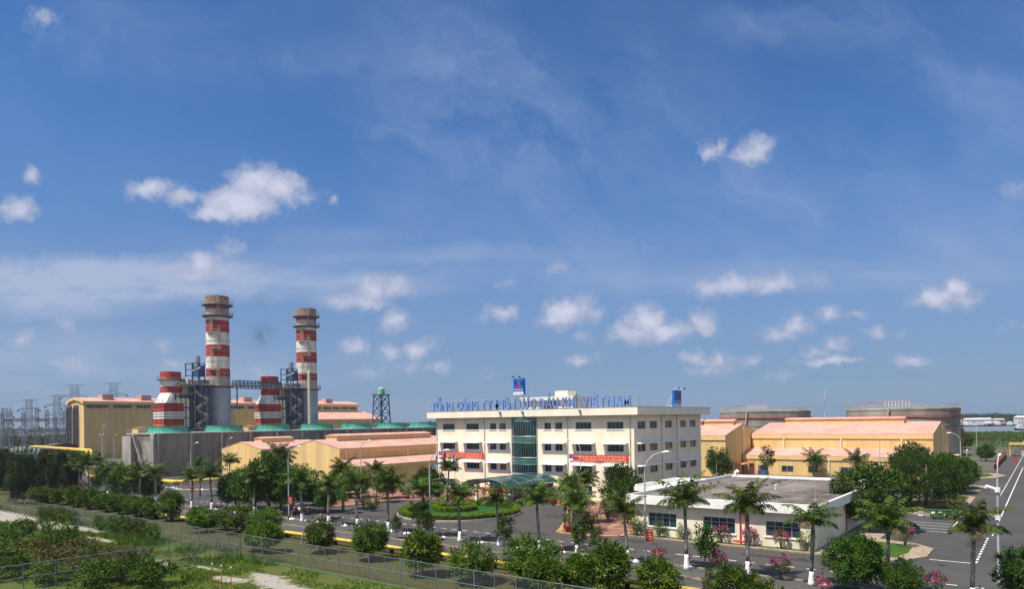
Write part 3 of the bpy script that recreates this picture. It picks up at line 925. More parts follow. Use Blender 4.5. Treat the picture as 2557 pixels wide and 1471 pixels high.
PSIGN = lambda u, d, z: (u, 98.25 + d, z)
for wd, a, c in WORDS:
    letters(wd, a, c, 15.47, 1.78, PSIGN, sg, 'sign_blue', .28, .024)
b = MB()
for z in (15.6, 16.1, 16.6, 17.05, 17.35):
    b.cyl((-95.4, 98.62, z), (-50.7, 98.62, z), .018, n=4)
x = -95.4
while x < -50.6:
    b.cyl((x, 98.62, 15.39), (x, 98.62, 17.4), .018, n=4); b.cyl((x, 98.62, 17.2), (x, 99.9, 14.5), .022, n=4); x += 1.49
b.build('lattice', 'pole_gray', sg)


def pvboard(P, u0, u1, z0, z1, root, depth):
    b = MB(); boxP(b, P, u0, u1, 0, depth, z0, z1); b.build('panel', 'board_blue', root)
    w = u1 - u0; h = z1 - z0
    part('name_strip', 'letter_white', root, lambda b: boxP(b, P, u0 + .02, u1 - .02, -.02, -.004, z0 + .02, z0 + h * .185))
    f = [(.50, .95), (.56, .84), (.60, .74), (.60, .64), (.655, .56), (.665, .46), (.62, .36), (.54, .28), (.47, .235), (.40, .33), (.35, .44), (.37, .56), (.42, .66), (.45, .76), (.455, .86)]
    part('flame_emblem', 'emblem_red', root, lambda b: b.face([P(u0 + w * x, -.015, z0 + h * z) for x, z in reversed(f)][::-1]))
    for cx in (.24, .75):
        part('emblem_mark', 'emblem_navy', root, lambda b: b.face([P(u0 + w * (cx + .055 * cos(t * pi / 5)), -.012, z0 + h * (.70 + .055 * sin(t * pi / 5))) for t in range(10)]))
    letters('PETROVIETNAM', u0 + w * .06, u1 - w * .07, z0 + h * .275, h * .075, lambda u, d, z: P(u, d - .03, z), root, 'letter_white', .015, .02)
    letters('PVPower', u0 + w * .08, u0 + w * .52, z0 + h * .065, h * .07, lambda u, d, z: P(u, d - .035, z), root, 'emblem_red', .01, .01)
    letters('CaMau', u0 + w * .58, u0 + w * .92, z0 + h * .065, h * .07, lambda u, d, z: P(u, d - .035, z), root, 'emblem_red', .01, .01)


bb = thing('billboard', 'blue billboard with a red flame raised on legs above the middle of the roof lettering', 'billboard', (-74.3, 99.8, 14.5))
PB = lambda u, d, z: (u, 99.5 + d, z)
pvboard(PB, -75.6, -73.35, 18.0, 20.9, bb, .55)
b = MB()
for u in (-75.2, -73.8):
    for d in (.1, .45):
        b.cyl(PB(u, d, 14.5), PB(u, d, 18.0), .05, n=5)
    b.cyl(PB(u, .45, 17.5), PB(u, 2.6, 14.5), .035, n=5)
    b.cyl(PB(u, .3, 20.9), PB(u, .3, 21.1), .03, n=5); b.cyl(PB(u, .3, 21.1), PB(u, -.6, 21.2), .03, n=5)
b.build('support_leg', 'alu', bb)
for u in (-75.2, -73.8):
    part('spotlight', 'black', bb, lambda b: boxP(b, PB, u - .16, u + .16, -.75, -.45, 21.1, 21.3))
bb = thing('billboard', 'blue billboard with a red flame seen edge-on at the right roof edge', 'billboard', (-51.3, 114.3, 14.5))
PB2 = lambda u, d, z: (-50.95 - d, u, z)
pvboard(PB2, 112.9, 115.7, 15.5, 18.3, bb, .45)
b = MB()
for u in (113.2, 115.4):
    b.cyl(PB2(u, .2, 14.5), PB2(u, .2, 15.5), .05, n=5); b.cyl(PB2(u, .45, 17.6), PB2(u, 2.2, 14.5), .05, n=5); b.cyl(PB2(u, .45, 15.6), PB2(u, 1.3, 15.6), .035, n=5)
    b.cyl(PB2(u, .25, 18.3), PB2(u, .25, 18.55), .03, n=5); b.cyl(PB2(u, .25, 18.55), PB2(u, -.7, 18.6), .03, n=5)
b.build('support_leg', 'white_paint', bb)
for u in (113.2, 115.4):
    part('spotlight', 'black', bb, lambda b: boxP(b, PB2, u - .16, u + .16, -.85, -.55, 18.5, 18.7))

# cloth banners


def banner(label, P, u0, u1, z0, z1, logo=True, seed=1):
    rr = random.Random(seed)
    root = thing('banner', label, 'banner', P((u0 + u1) / 2, 0, z0))
    n = 24; b = MB()
    sag = lambda t: .05 * sin(t * 9 + seed) - .05 * (1 - (2 * t - 1) ** 2)
    for k in range(n):
        a, c = k / n, (k + 1) / n
        ua, uc = u0 + (u1 - u0) * a, u0 + (u1 - u0) * c
        b.face([P(ua, 0, z0 + sag(a)), P(uc, 0, z0 + sag(c)), P(uc, 0, z1 + sag(c)), P(ua, 0, z1 + sag(a))])
        b.face([P(uc, .02, z0 + sag(c)), P(ua, .02, z0 + sag(a)), P(ua, .02, z1 + sag(a)), P(uc, .02, z1 + sag(c))])
    b.build('cloth', 'banner_red', root)
    h = z1 - z0
    lx = u0 + h * .72 if logo else u0 + h * .25
    if logo:
        part('logo_panel', ['board_blue', 'letter_white', 'emblem_red'], root, lambda b: (b.face([P(u0, -.012, z0 + h * .3), P(lx, -.012, z0 + h * .3), P(lx, -.012, z1), P(u0, -.012, z1)], 0),
             b.face([P(u0, -.012, z0), P(lx, -.012, z0), P(lx, -.012, z0 + h * .3), P(u0, -.012, z0 + h * .3)], 1), b.face([P(u0 + h * .2, -.02, z0 + h * .55), P(u0 + h * .36, -.02, z0 + h * .36), P(u0 + h * .5, -.02, z0 + h * .55), P(u0 + h * .36, -.02, z0 + h * .9)], 2)))
    b = MB()        # two lines of lettering too small to read: strokes grouped in words
    for row, (ra, rb) in enumerate(((.57, .86), (.14, .43))):
        u = lx + h * (.35 if row == 0 else .2); end = u1 - h * .3
        while u < end:
            for _ in range(rr.randint(3, 6)):
                t = (u - u0) / (u1 - u0); s = sag(t)
                w = h * .10
                if u + w > end:
                    break
                b.face([P(u, -.015, z0 + h * ra + s), P(u + w * .45, -.015, z0 + h * ra + s), P(u + w * .45, -.015, z0 + h * rb + s), P(u, -.015, z0 + h * rb + s)])
                q = rr.choice((ra, (ra + rb) / 2 - .05, rb - .09))
                b.face([P(u + w * .45, -.015, z0 + h * q + s), P(u + w, -.015, z0 + h * q + s), P(u + w, -.015, z0 + h * (q + .09) + s), P(u + w * .45, -.015, z0 + h * (q + .09) + s)])
                u += w * 1.45
            u += h * .11
    b.build('lettering', 'banner_text', root)


banner('red cloth banner with two yellow text lines on the left half of the facade', lambda u, d, z: (u, MBY0 - .16 + d, z), -93.7, -82.4, 6.62, 7.62, True, 3)
banner('red cloth banner with two text lines on the right half of the facade', lambda u, d, z: (u, MBY0 - .16 + d, z), -63.8, -52.7, 6.62, 7.66, True, 8)
banner('red banner strung between white columns under the glass entrance canopy', lambda u, d, z: (u, 84.9 + d, z), -72.9, -66.2, 2.42, 3.02, True, 5)

# three flagpoles before the left half


def flagpole(label, x, y, h, cloth, drop, seed):
    r = thing('flagpole', label, 'flagpole', (x, y, .12))
    part('pole', 'alu', r, lambda b: (b.cyl((x, y, .12), (x, y, h), .05, .025, 8), b.cyl((x, y, h), (x, y, h + .1), .06, .02, 8)))
    b = MB(); n = 10
    for i in range(n):
        for j in range(4):
            def q(i, j):
                t = i / n; u = j / 4
                return (x - .05 - u * (.25 + .55 * t) * (1 + .15 * sin(7 * t + seed)), y + .13 * sin(9 * u + 4 * t + seed), h - .15 - drop * t - .25 * u)
            b.face([q(i, j), q(i, j + 1), q(i + 1, j + 1), q(i + 1, j)], 1 if (4 < i < 7 and 0 < j < 3) else 0)
    b.build('flag', cloth, r)


flagpole('tallest flagpole with a limp red flag before the left end of the facade', -85.2, 92.0, 8.3, ['flag_red', 'flag_red'], 2.5, 1)
flagpole('right-hand flagpole with a limp pale blue flag before the facade', -83.1, 92.0, 7.9, ['flag_blue', 'emblem_red'], 2.3, 2)
flagpole('left-hand flagpole with a limp pale blue flag before the facade', -87.3, 92.0, 7.6, ['flag_blue', 'emblem_red'], 2.2, 4)

# ------------------------------------------------------------------ low white building by the road
LX0, LX1, LY0, LY1, LZ = -38.0, -18.4, 72.9, 105.0, 3.85
lb = thing('low_building', 'single-storey flat-roofed building with a thick white roof edge beside the road', 'building', (-28, LY0, 0))
LF = lambda u, d, z: (u, LY0 + d, z); LS = lambda u, d, z: (LX1 - d, u, z)
lw = [(-36.3, -32.9, 1.2, 2.75, 4), (-29.8, -26.3, 1.1, 2.75, 4), (-23.1, -19.7, 1.2, 2.75, 4)]
sdoor = (86.5, 87.8, .14, 2.6)
b = MB(); wall_open(b, LF, LX0, LX1, 0, LZ, [w[:4] for w in lw], .24); wall_open(b, LS, LY0, LY1, 0, LZ, [sdoor, (90, 91.6, 1.1, 2.4)], .24)
b.face([(LX0, LY1, 0), (LX0, LY0, 0), (LX0, LY0, LZ), (LX0, LY1, LZ)]); b.build('wall', 'offwhite_wall', lb)
for w in lw:
    window(lb, LF, *w, transom=2.22, frame='alu', curtain_reflection=.12)
window(lb, LS, 90, 91.6, 1.1, 2.4, 2)
window(lb, LS, *sdoor, 2, sill=None, transom=1.5).name = 'door'
b = MB(); o = .75
X0, X1, Y0, Y1 = LX0 - o, LX1 + o, LY0 - o, LY1 + o
t_ = .28
b.box(X0, X1, Y0, Y0 + t_, LZ - .12, 4.72); b.box(X1 - t_, X1, Y0 + t_, Y1, LZ - .12, 4.72); b.box(X0, X0 + t_, Y0 + t_, Y1, LZ - .12, 4.72); b.box(X0 + t_, X1 - t_, Y1 - t_, Y1, LZ - .12, 4.72)
b.build('roof_edge', 'white_paint', lb)
part('roof', 'roof_concrete', lb, lambda b: b.box(X0 + t_, X1 - t_, Y0 + t_, Y1 - t_, LZ + .004, 4.35))
part('side_canopy', 'white_paint', lb, lambda b: (b.box(-43.6, X0 - .003, 83.5, 96.5, 3.9, 4.2), b.box(-43.6, X0 - .003, 96.2, 96.5, 4.203, 4.72), b.box(-43.6, -43.3, 83.8, 96.197, 4.203, 4.72), b.box(-43.6, X0 - .003, 83.5, 83.797, 4.203, 4.5)))
for y in (84.2, 90, 95.8):
    part('column', 'white_paint', lb, lambda b: b.box(-43.2, -42.8, y - .2, y + .2, 0, 3.897))
for k in range(9):
    part('roof_block', 'rust_dark', lb, lambda b: b.box(-29.6 - k * .02, -29.25 - k * .02, 79 + k * 2.9, 79.35 + k * 2.9, 4.353, 4.55))
for k in range(8):
    part('roof_block', 'rust_dark', lb, lambda b: b.box(-36.9, -36.6, 77 + k * 2.6, 77.3 + k * 2.6, 4.353, 4.53))
part('roof_vent', 'white_paint', lb, lambda b: (b.cyl((-27.2, 90, 4.35), (-27.2, 90, 4.8), .12, n=8), b.cyl((-27.2, 90, 4.8), (-27.2, 90, 4.92), .22, n=8)))
part('roof_vent', 'white_paint', lb, lambda b: (b.tube([(-37.0, 103, 4.7), (-37.0, 103, 5.3), (-36.8, 103, 5.5), (-36.5, 103, 5.3)], .22, 8)))
for x, y, h in ((-36.8, 78, 3.2), (-36.8, 86, 3.2), (-36.8, 95, 3.2), (-33, 84, 2.6), (-27, 98, 4.0), (-24.5, 88, 2.6), (-20, 80, 2.6), (-20, 96, 2.6), (-30, 104.6, 3.2), (-24, 104.6, 3.2)):
    part('lightning_rod', 'alu', lb, lambda b: (b.cyl((x, y, 4.35), (x, y, 4.35 + h), .028, .012, 5), b.box(x - .15, x + .15, y - .15, y + .15, 4.353, 4.42)))
for x in (-25.7, -25.15):
    part('riser_pipe', 'pipe_red', lb, lambda b: (b.tube([(x, LY0 - .12, 3.7), (x, LY0 - .12, .9), (x, LY0 - .12, .55), (x, LY0 - .5, .5)], .075, 7)))
part('fire_hydrant', 'pipe_red', lb, lambda b: (b.cyl((-25.9, 72.2, .5), (-25.0, 72.2, .5), .13, n=8), b.cyl((-25.45, 72.2, .13), (-25.45, 72.2, .75), .12, n=8), b.cyl((-26.3, 72.2, .5), (-25.9, 72.2, .5), .09, n=8)))

# ------------------------------------------------------------------ yellow warehouses with pink roofs


def warehouse(name, label, P, u0, u1, v0, v1, eave, ridge, lean=None, monitor=None, openings=(), pipes=(), loc=None, roofm='pink_roof'):
    """ridge along u, v across; gable at u0 faces the camera; fascia panels stand .45 proud of the walls"""
    r = thing(name, label, 'warehouse', loc or P(u0, (v0 + v1) / 2, 0))
    vm = (v0 + v1) / 2; ov = .20; sl_ = (ridge - eave) / (vm - v0)
    sgn = 1
    lv, lw_, ltop, leave = lean if lean else (None, 0, 0, 0)
    b = MB()
    gable = [P(u0, v0, 0), P(u0, v1, 0), P(u0, v1, eave), P(u0, vm, ridge), P(u0, v0, eave)]
    b.face(gable); b.face([P(u1, v, z) for v, z in ((v0, 0), (v1, 0), (v1, eave), (vm, ridge), (v0, eave))])
    b.face([P(u0, v0, 0), P(u1, v0, 0), P(u1, v0, eave), P(u0, v0, eave)]); b.face([P(u0, v1, 0), P(u1, v1, 0), P(u1, v1, eave), P(u0, v1, eave)])
    if lean:
        vo = lv + lw_
        b.face([P(u0, lv, 0), P(u0, vo, 0), P(u0, vo, leave), P(u0, lv, ltop)]); b.face([P(u1, lv, 0), P(u1, vo, 0), P(u1, vo, leave), P(u1, lv, ltop)])
        b.face([P(u0, vo, 0), P(u1, vo, 0), P(u1, vo, leave), P(u0, vo, leave)])
    b.build('wall', 'yellow_sheet', r)
    th = .10
    for va, sg_ in ((v0, -1), (v1, 1)):
        b = MB(); ve = va + sg_ * ov; ze = eave - ov * sl_
        top = [P(u0 - .05, vm, ridge + th), P(u1 + .25, vm, ridge + th), P(u1 + .25, ve, ze + th), P(u0 - .05, ve, ze + th)]
        bot = [P(u0 - .05, vm, ridge + .004), P(u1 + .25, vm, ridge + .004), P(u1 + .25, ve, ze + .004), P(u0 - .05, ve, ze + .004)]
        b.face(top); b.face(bot)
        for i in range(4):
            j = (i + 1) % 4
            b.face([top[i], top[j], bot[j], bot[i]])
        b.build('roof', roofm, r)
        b = MB(); boxm(b, P, u0 - .04, u1 + .2, ve - sg_ * .12, ve, ze - 1.0, ze); b.build('fascia', 'yellow_trim', r)
    if lean:
        s2 = (ltop - leave) / abs(lw_); sg_ = 1 if lw_ > 0 else -1; vo = lv + lw_ + sg_ * ov; zo = leave - ov * s2
        b = MB()
        top = [P(u0 - .05, lv, ltop + th), P(u1 + .2, lv, ltop + th), P(u1 + .2, vo, zo + th), P(u0 - .05, vo, zo + th)]; bot = [P(u0 - .05, lv, ltop + .004), P(u1 + .2, lv, ltop + .004), P(u1 + .2, vo, zo + .004), P(u0 - .05, vo, zo + .004)]
        b.face(top); b.face(bot)
        for i in range(4):
            j = (i + 1) % 4
            b.face([top[i], top[j], bot[j], bot[i]])
        b.build('lean_to_roof', roofm, r)
        b = MB(); boxm(b, P, u0 - .04, u1 + .15, vo - sg_ * .12, vo, zo - .85, zo); b.build('fascia', 'yellow_trim', r)
    for m0, m1, hw, h in monitor or ():
        b = MB(); zt = ridge + h; zb = ridge - hw * sl_ - .1
        for u in (m0, m1):
            b.face([P(u, vm - hw, zb), P(u, vm + hw, zb), P(u, vm + hw, zt - hw * sl_), P(u, vm, zt), P(u, vm - hw, zt - hw * sl_)])
        for v in (vm - hw, vm + hw):
            b.face([P(m0, v, zb), P(m1, v, zb), P(m1, v, zt - hw * sl_), P(m0, v, zt - hw * sl_)])
        mo = b.build('roof_monitor', 'yellow_trim', r)
        b = MB()
        for sg_ in (-1, 1):
            ve = vm + sg_ * (hw + .25); ze = zt - (hw + .25) * sl_
            b.face([P(m0 - .2, vm, zt + .08), P(m1 + .2, vm, zt + .08), P(m1 + .2, ve, ze + .08), P(m0 - .2, ve, ze + .08)]); b.face([P(m0 - .2, ve, ze + .08), P(m1 + .2, ve, ze + .08), P(m1 + .2, ve, ze - .05), P(m0 - .2, ve, ze - .05)])
        for u in (m0 - .2, m1 + .2):
            b.face([P(u, vm - hw - .25, zt - (hw + .25) * sl_ - .04), P(u, vm + hw + .25, zt - (hw + .25) * sl_ - .04), P(u, vm + hw + .25, zt - (hw + .25) * sl_ + .08), P(u, vm, zt + .08), P(u, vm - hw - .25, zt - (hw + .25) * sl_ + .08)])
        b.build('monitor_roof', roofm, mo)
    for u, v, z0, z1 in pipes:
        part('downpipe', 'white_paint', r, lambda b: b.cyl(P(u, v, z0), P(u, v, z1), .11, n=6))
    for k in range(6):
        u = u0 + (u1 - u0) * (k + .3) / 6
        part('lightning_rod', 'pipe_red', r, lambda b: b.cyl(P(u, vm, ridge), P(u, vm, ridge + 2.1), .025, .012, 5))
    return r


def boxm(b, P, u0, u1, v0, v1, z0, z1, m=0):
    i = len(b.v)
    b.v += [P(u, v, z) for z in (z0, z1) for v in (v0, v1) for u in (u0, u1)]
    for f in ((0, 2, 3, 1), (4, 5, 7, 6), (0, 1, 5, 4), (2, 6, 7, 3), (0, 4, 6, 2), (1, 3, 7, 5)):
        b.f.append(tuple(i + k for k in f)); b.m.append(m)


PT_ = lambda u, v, z: (v, u, z)         # ridge into the site
PS_ = lambda u, v, z: (-u, v, z)        # ridge along the road, gable facing right
warehouse('warehouse', 'small yellow warehouse with a pink roof and short roof monitor, left of the larger one', PT_, 103.5, 125, -178.4, -160.2, 7.0, 8.8, monitor=[(108.7, 118.4, 1.7, 1.15)], pipes=[(106, -159.6, 0, 6)])
warehouse('warehouse', 'large yellow warehouse with a pink lean-to roof, left behind the office building', PT_, 97, 150, -138.6, -120.9, 7.9, 9.7, lean=(-120.9, 6.6, 5.45, 4.35), monitor=[(101.9, 132.2, 1.9, 1.2)],
          pipes=[(98.6, -120.6, 5.5, 7.3), (117, -120.6, 5.5, 7.3), (136, -120.6, 5.5, 7.3), (121, -114.0, 0, 3.9), (101, -114.0, 0, 3.9)])
wc = warehouse('warehouse', 'yellow warehouse with its shaded gable just right of the office building', PS_, 58, 110, 155.5, 178, 9.35, 11.9, monitor=[(59.6, 66.8, 1.7, 1.1), (67.6, 78, 1.7, 1.1)], pipes=[(57.8, 166.6, 0, 11.2)], roofm='pink_roof_across')
wd = warehouse('warehouse', 'long yellow warehouse with pink roof, lean-to and long monitor at the right', PS_, 19.3, 57.6, 172.5, 201, 9.3, 11.85, lean=(172.5, -6.5, 5.95, 4.5), monitor=[(26.5, 53.2, 2.0, 1.25)],
               pipes=[(50, 172.2, 6.1, 8.4), (37.4, 172.2, 6.1, 8.4), (25.2, 172.2, 6.1, 8.4), (38.5, 165.75, 0, 3.9), (19.1, 186.7, 0, 11)], roofm='pink_roof_across')
WDP = lambda u, d, z: (u, 166.0 + d - .05, z)
for a, c in ((-54.2, -51.8), (-48.8, -46.2), (-36.2, -33.5), (-30.8, -28.2), (-43, -41)):
    window(wd, WDP, a, c, .9, 2.2, 2, depth=.04, sill=None, glass='glass_dark')
part('shutter_door', 'blue_steel', wd, lambda b: b.box(-54.3, -51.7, 165.88, 165.95, 0, .8))
part('side_door', 'rust_dark', wd, lambda b: b.box(-19.28, -19.22, 196, 199, 0, 3.2))
part('door_canopy', 'yellow_trim', wd, lambda b: (b.box(-19.28, -16.8, 194.5, 200.5, 3.3, 3.75)))
part('wall_box', 'white_paint', wd, lambda b: b.box(-25.4, -24.7, 165.75, 165.95, 2.9, 3.6))
part('door_canopy', 'yellow_trim', wc, lambda b: (b.box(-57.9, -55.9, 161.5, 165.2, 2.5, 2.7), b.box(-57.95, -57.9, 161.8, 163, 0, 2.4)))
fr = thing('pipe_gantry', 'red pipe frame with a maroon panel against the gable of the right-hand warehouse', 'pipe frame', (-56, 159.5, 0))
part('frame', 'pipe_red', fr, lambda b: (b.tube([(-58.9, 158.6, 0), (-58.9, 158.6, 2.9), (-53.2, 161, 3.3), (-53.2, 161, 0)], .09, 6), b.cyl((-56, 159.8, 0), (-56, 159.8, 3.1), .07, n=6)))
part('panel', 'shirt_maroon', fr, lambda b: b.box(-54.6, -53.4, 160.95, 161.05, .0, 2.9))

# ------------------------------------------------------------------ power plant
th_ = thing('turbine_hall', 'huge yellow hall with pink roof edge and a lit narrow end, behind the striped stacks', 'hall', (-325, 123, 0))
HX0, HX1, HY0, HY1 = -333.0, -317.0, 123.0, 268.0
b = MB()
arch = [(HX0, 23.9), (HX0 + 3, 25.0), (HX0 + 8, 25.7), (HX1 - 3, 25.0), (HX1, 24.0)]
b.face([(HX0, HY0, 0), (HX1, HY0, 0)] + [(x, HY0, z) for x, z in reversed(arch)]); b.face([(HX1, HY1, 0), (HX0, HY1, 0)] + [(x, HY1, z) for x, z in arch])
b.face([(HX1, HY0, 0), (HX1, HY1, 0), (HX1, HY1, 24), (HX1, HY0, 24)]); b.face([(HX0, HY1, 0), (HX0, HY0, 0), (HX0, HY0, 23.9), (HX0, HY1, 23.9)])
b.build('wall', 'yellow_sheet', th_)
b = MB()
ar = [(HX0 - .8, 23.7)] + arch[1:-1] + [(HX1 + 1.0, 23.8)]
for (xa, za), (xb, zb) in zip(ar, ar[1:]):
    b.face([(xa, HY0 - .6, za + .3), (xb, HY0 - .6, zb + .3), (xb, HY1 + .6, zb + .3), (xa, HY1 + .6, za + .3)])
b.build('roof', 'pink_roof', th_)
part('fascia', 'yellow_trim', th_, lambda b: (b.box(HX1 + .8, HX1 + 1.0, HY0 - .6, HY1 + .6, 22.9, 23.95), [b.face([(xa, HY0 - .6, za + .3), (xb, HY0 - .6, zb + .3), (xb, HY0 - .6, zb - .9), (xa, HY0 - .6, za - .9)]) for (xa, za), (xb, zb) in zip(ar, ar[1:])]))
for y0_, y1_ in ((124, 132.5), (134.5, 142), (144, 150), (152, 160), (188, 196), (198, 205), (207, 213), (236, 242), (244, 249), (250.5, 255), (256.5, 261), (262, 267)):
    w = part('window_strip', 'glass_dark', th_, lambda b: b.box(HX1 + .01, HX1 + .06, y0_, y1_, 21.3, 22.6))
    part('window_bar', 'alu', w, lambda b: [b.box(HX1 + .07, HX1 + .12, y0_ + k * 1.5, y0_ + k * 1.5 + .15, 21.2, 22.7) for k in range(int((y1_ - y0_) / 1.5) + 1)])
for y0_ in (131, 147, 197, 247):
    part('roof_vent', 'pink_roof', th_, lambda b: b.box(-323.2, -318.4, y0_, y0_ + 4.3, 24.6, 27.1))
for y in (133.3, 151, 170, 190, 230):
    part('downpipe', 'pole_gray', th_, lambda b: b.cyl((HX1 + .3, y, 0), (HX1 + .3, y, 22.8), .18, n=6))
for x, q in ((-331.0, .75), (-329.2, .5), (-324.3, .75), (-322.4, .5)):
    d = part('end_duct', 'blue_steel' if q < .6 else 'rust_dark', th_, lambda b: (b.cyl((x, HY0 - .7, 0), (x, HY0 - .7, 21.3), q, n=10), b.cyl((x, HY0 - .7, 21.3), (x, HY0, 22.5), q, n=10)))
for x in (-333.5, -325.2):
    part('end_frame', 'blue_steel', th_, lambda b: ([b.bar((x + dx, HY0 - 1.8, 0), (x + dx, HY0 - 1.8, 20.5), .13) for dx in (0, 3.2)], [b.bar((x, HY0 - 1.8, z), (x + 3.2, HY0 - 1.8, z), .1) for z in (4, 8, 12, 16, 20.4)]))
part('annex_wall', 'yellow_sheet', th_, lambda b: (b.face([(-300, 206, 0), (-300, 272, 0), (-300, 272, 15.6), (-300, 206, 15.6)]), b.face([(-300, 272, 0), (-316.9, 272, 0), (-316.9, 272, 19.8), (-300, 272, 15.6)]), b.face([(-316.9, 206, 0), (-300, 206, 0), (-300, 206, 15.6), (-316.9, 206, 19.8)])))
part('annex_roof', 'pink_roof', th_, lambda b: (b.face([(-299.3, 205.5, 15.7), (-299.3, 272.6, 15.7), (-316.9, 272.6, 20.1), (-316.9, 205.5, 20.1)])))
part('annex_fascia', 'yellow_trim', th_, lambda b: b.box(-299.5, -299.3, 205.5, 272.6, 14.5, 15.65))

# cooling water basin with its row of green fan rings
bs = thing('cooling_basin', 'long grey concrete cooling basin wall under the green fan rings', 'basin', (-192, 88.7, 0))
BX0, BX1, BY0, BY1, BZ = -200.5, -184.7, 88.7, 224.0, 11.15
b = MB(); b.box(BX0, BX1, BY0, BY1, 0, BZ); b.build('basin_wall', 'concrete_dark', bs)
part('coping', 'concrete_pale', bs, lambda b: (b.box(BX0 - .2, BX1 + .25, BY0 - .25, BY1, BZ + .003, BZ + .35)))
for k in range(15):
    y = BY0 + .5 + k * 8.9
    part('pier', 'concrete_pale', bs, lambda b: b.box(BX1 + .003, BX1 + .35, y - .3, y + .3, 0, BZ))
part('end_wall', 'concrete', bs, lambda b: (b.box(BX1 - 6.5, BX1 + .5, BY0 - .4, BY0 - .004, 0, 9.3), b.box(BX1 - 1.2, BX1 + .6, BY0 - .9, BY0 - .41, 0, BZ), b.box(BX0, BX0 + 5.2, BY0 - 1.5, BY0 - .004, 0, 10.7)))
part('stair', 'concrete_pale', bs, lambda b: ([b.box(-194.6 + k * .35, -194.25 + k * .35, BY0 - 1.3, BY0 - .42, 10.6 - k * .6, 10.9 - k * .6) for k in range(17)], b.tube([(-195, BY0 - 1.4, 12), (-189, BY0 - 1.4, 2.2)], .07, 4), b.tube([(-195, BY0 - 1.4, 11.4), (-189, BY0 - 1.4, 1.6)], .07, 4)))
b = MB()
for z in (BZ + .85, BZ + 1.35):
    b.cyl((BX1 + .1, BY0, z), (BX1 + .1, BY1, z), .03, n=4); b.cyl((BX0, BY0 - .1, z), (BX1, BY0 - .1, z), .03, n=4)
y = BY0
while y < BY1:
    b.cyl((BX1 + .1, y, BZ + .35), (BX1 + .1, y, BZ + 1.35), .03, n=4); y += 2.0
b.build('handrail', 'pole_gray', bs)
for x in (-186.2, -185.0):
    part('green_pipe', 'bin_green', bs, lambda b: b.cyl((x - 15.6, BY0 + .8, 0), (x - 15.6, BY0 + .8, 11.4), .28, n=8))


def fan_ring(x, y, label):
    r = thing('cooling_fan', label, 'cooling fan', (x, y, BZ + .35), 'green fan rings on the cooling basin')
    part('fan_ring', 'fan_green', r, lambda b: b.lathe(x, y, [(5.45, BZ + .35), (5.1, BZ + .7), (4.85, BZ + 1.3), (4.75, BZ + 1.9), (4.85, BZ + 2.2), (4.6, BZ + 2.2), (4.6, BZ + .4)], 40), smooth=False)
    part('ring_rib', 'rib_green', r, lambda b: [b.bar((x + 5.5 * cos(k * pi / 18), y + 5.5 * sin(k * pi / 18), BZ + .36), (x + 4.9 * cos(k * pi / 18), y + 4.9 * sin(k * pi / 18), BZ + 2.2), .07) for k in range(36)])
    part('fan_hub', 'steel_gray', r, lambda b: (b.cyl((x, y, BZ + .4), (x, y, BZ + 1.5), .7, n=12), [b.face([(x + .6 * cos(a), y + .6 * sin(a), BZ + 1.3), (x + 4.7 * cos(a), y + 4.7 * sin(a), BZ + 1.2), (x + 4.7 * cos(a + .16), y + 4.7 * sin(a + .16), BZ + 1.45), (x + .6 * cos(a + .7), y + .6 * sin(a + .7), BZ + 1.6)]) for a in (k * pi / 3 for k in range(6))]))
    return r


FAN_L = ['nearest green fan ring at the left corner of the concrete basin', 'green fan ring before the left striped stack', 'third green fan ring from the left, beside the second red-white duct', 'green fan ring before the right striped stack',
         'green fan ring just right of the right striped stack', 'green fan ring before the blue water tower legs', 'green fan ring cut by the left edge of the office roof', 'last green fan ring, mostly behind the office building']
fan = fan_ring(-192.3, 95.8, FAN_L[0])
for k in range(1, 7):
    dup(fan, (-192.3, 95.8 + 16.45 * k, BZ + .35), 0, FAN_L[k])
# one boiler line: bypass stack, boiler, stair tower, main stack; the second line is 35 m behind
SX, SY = -218.0, 125.5
AX = (-221.0 - 214.2) / 2


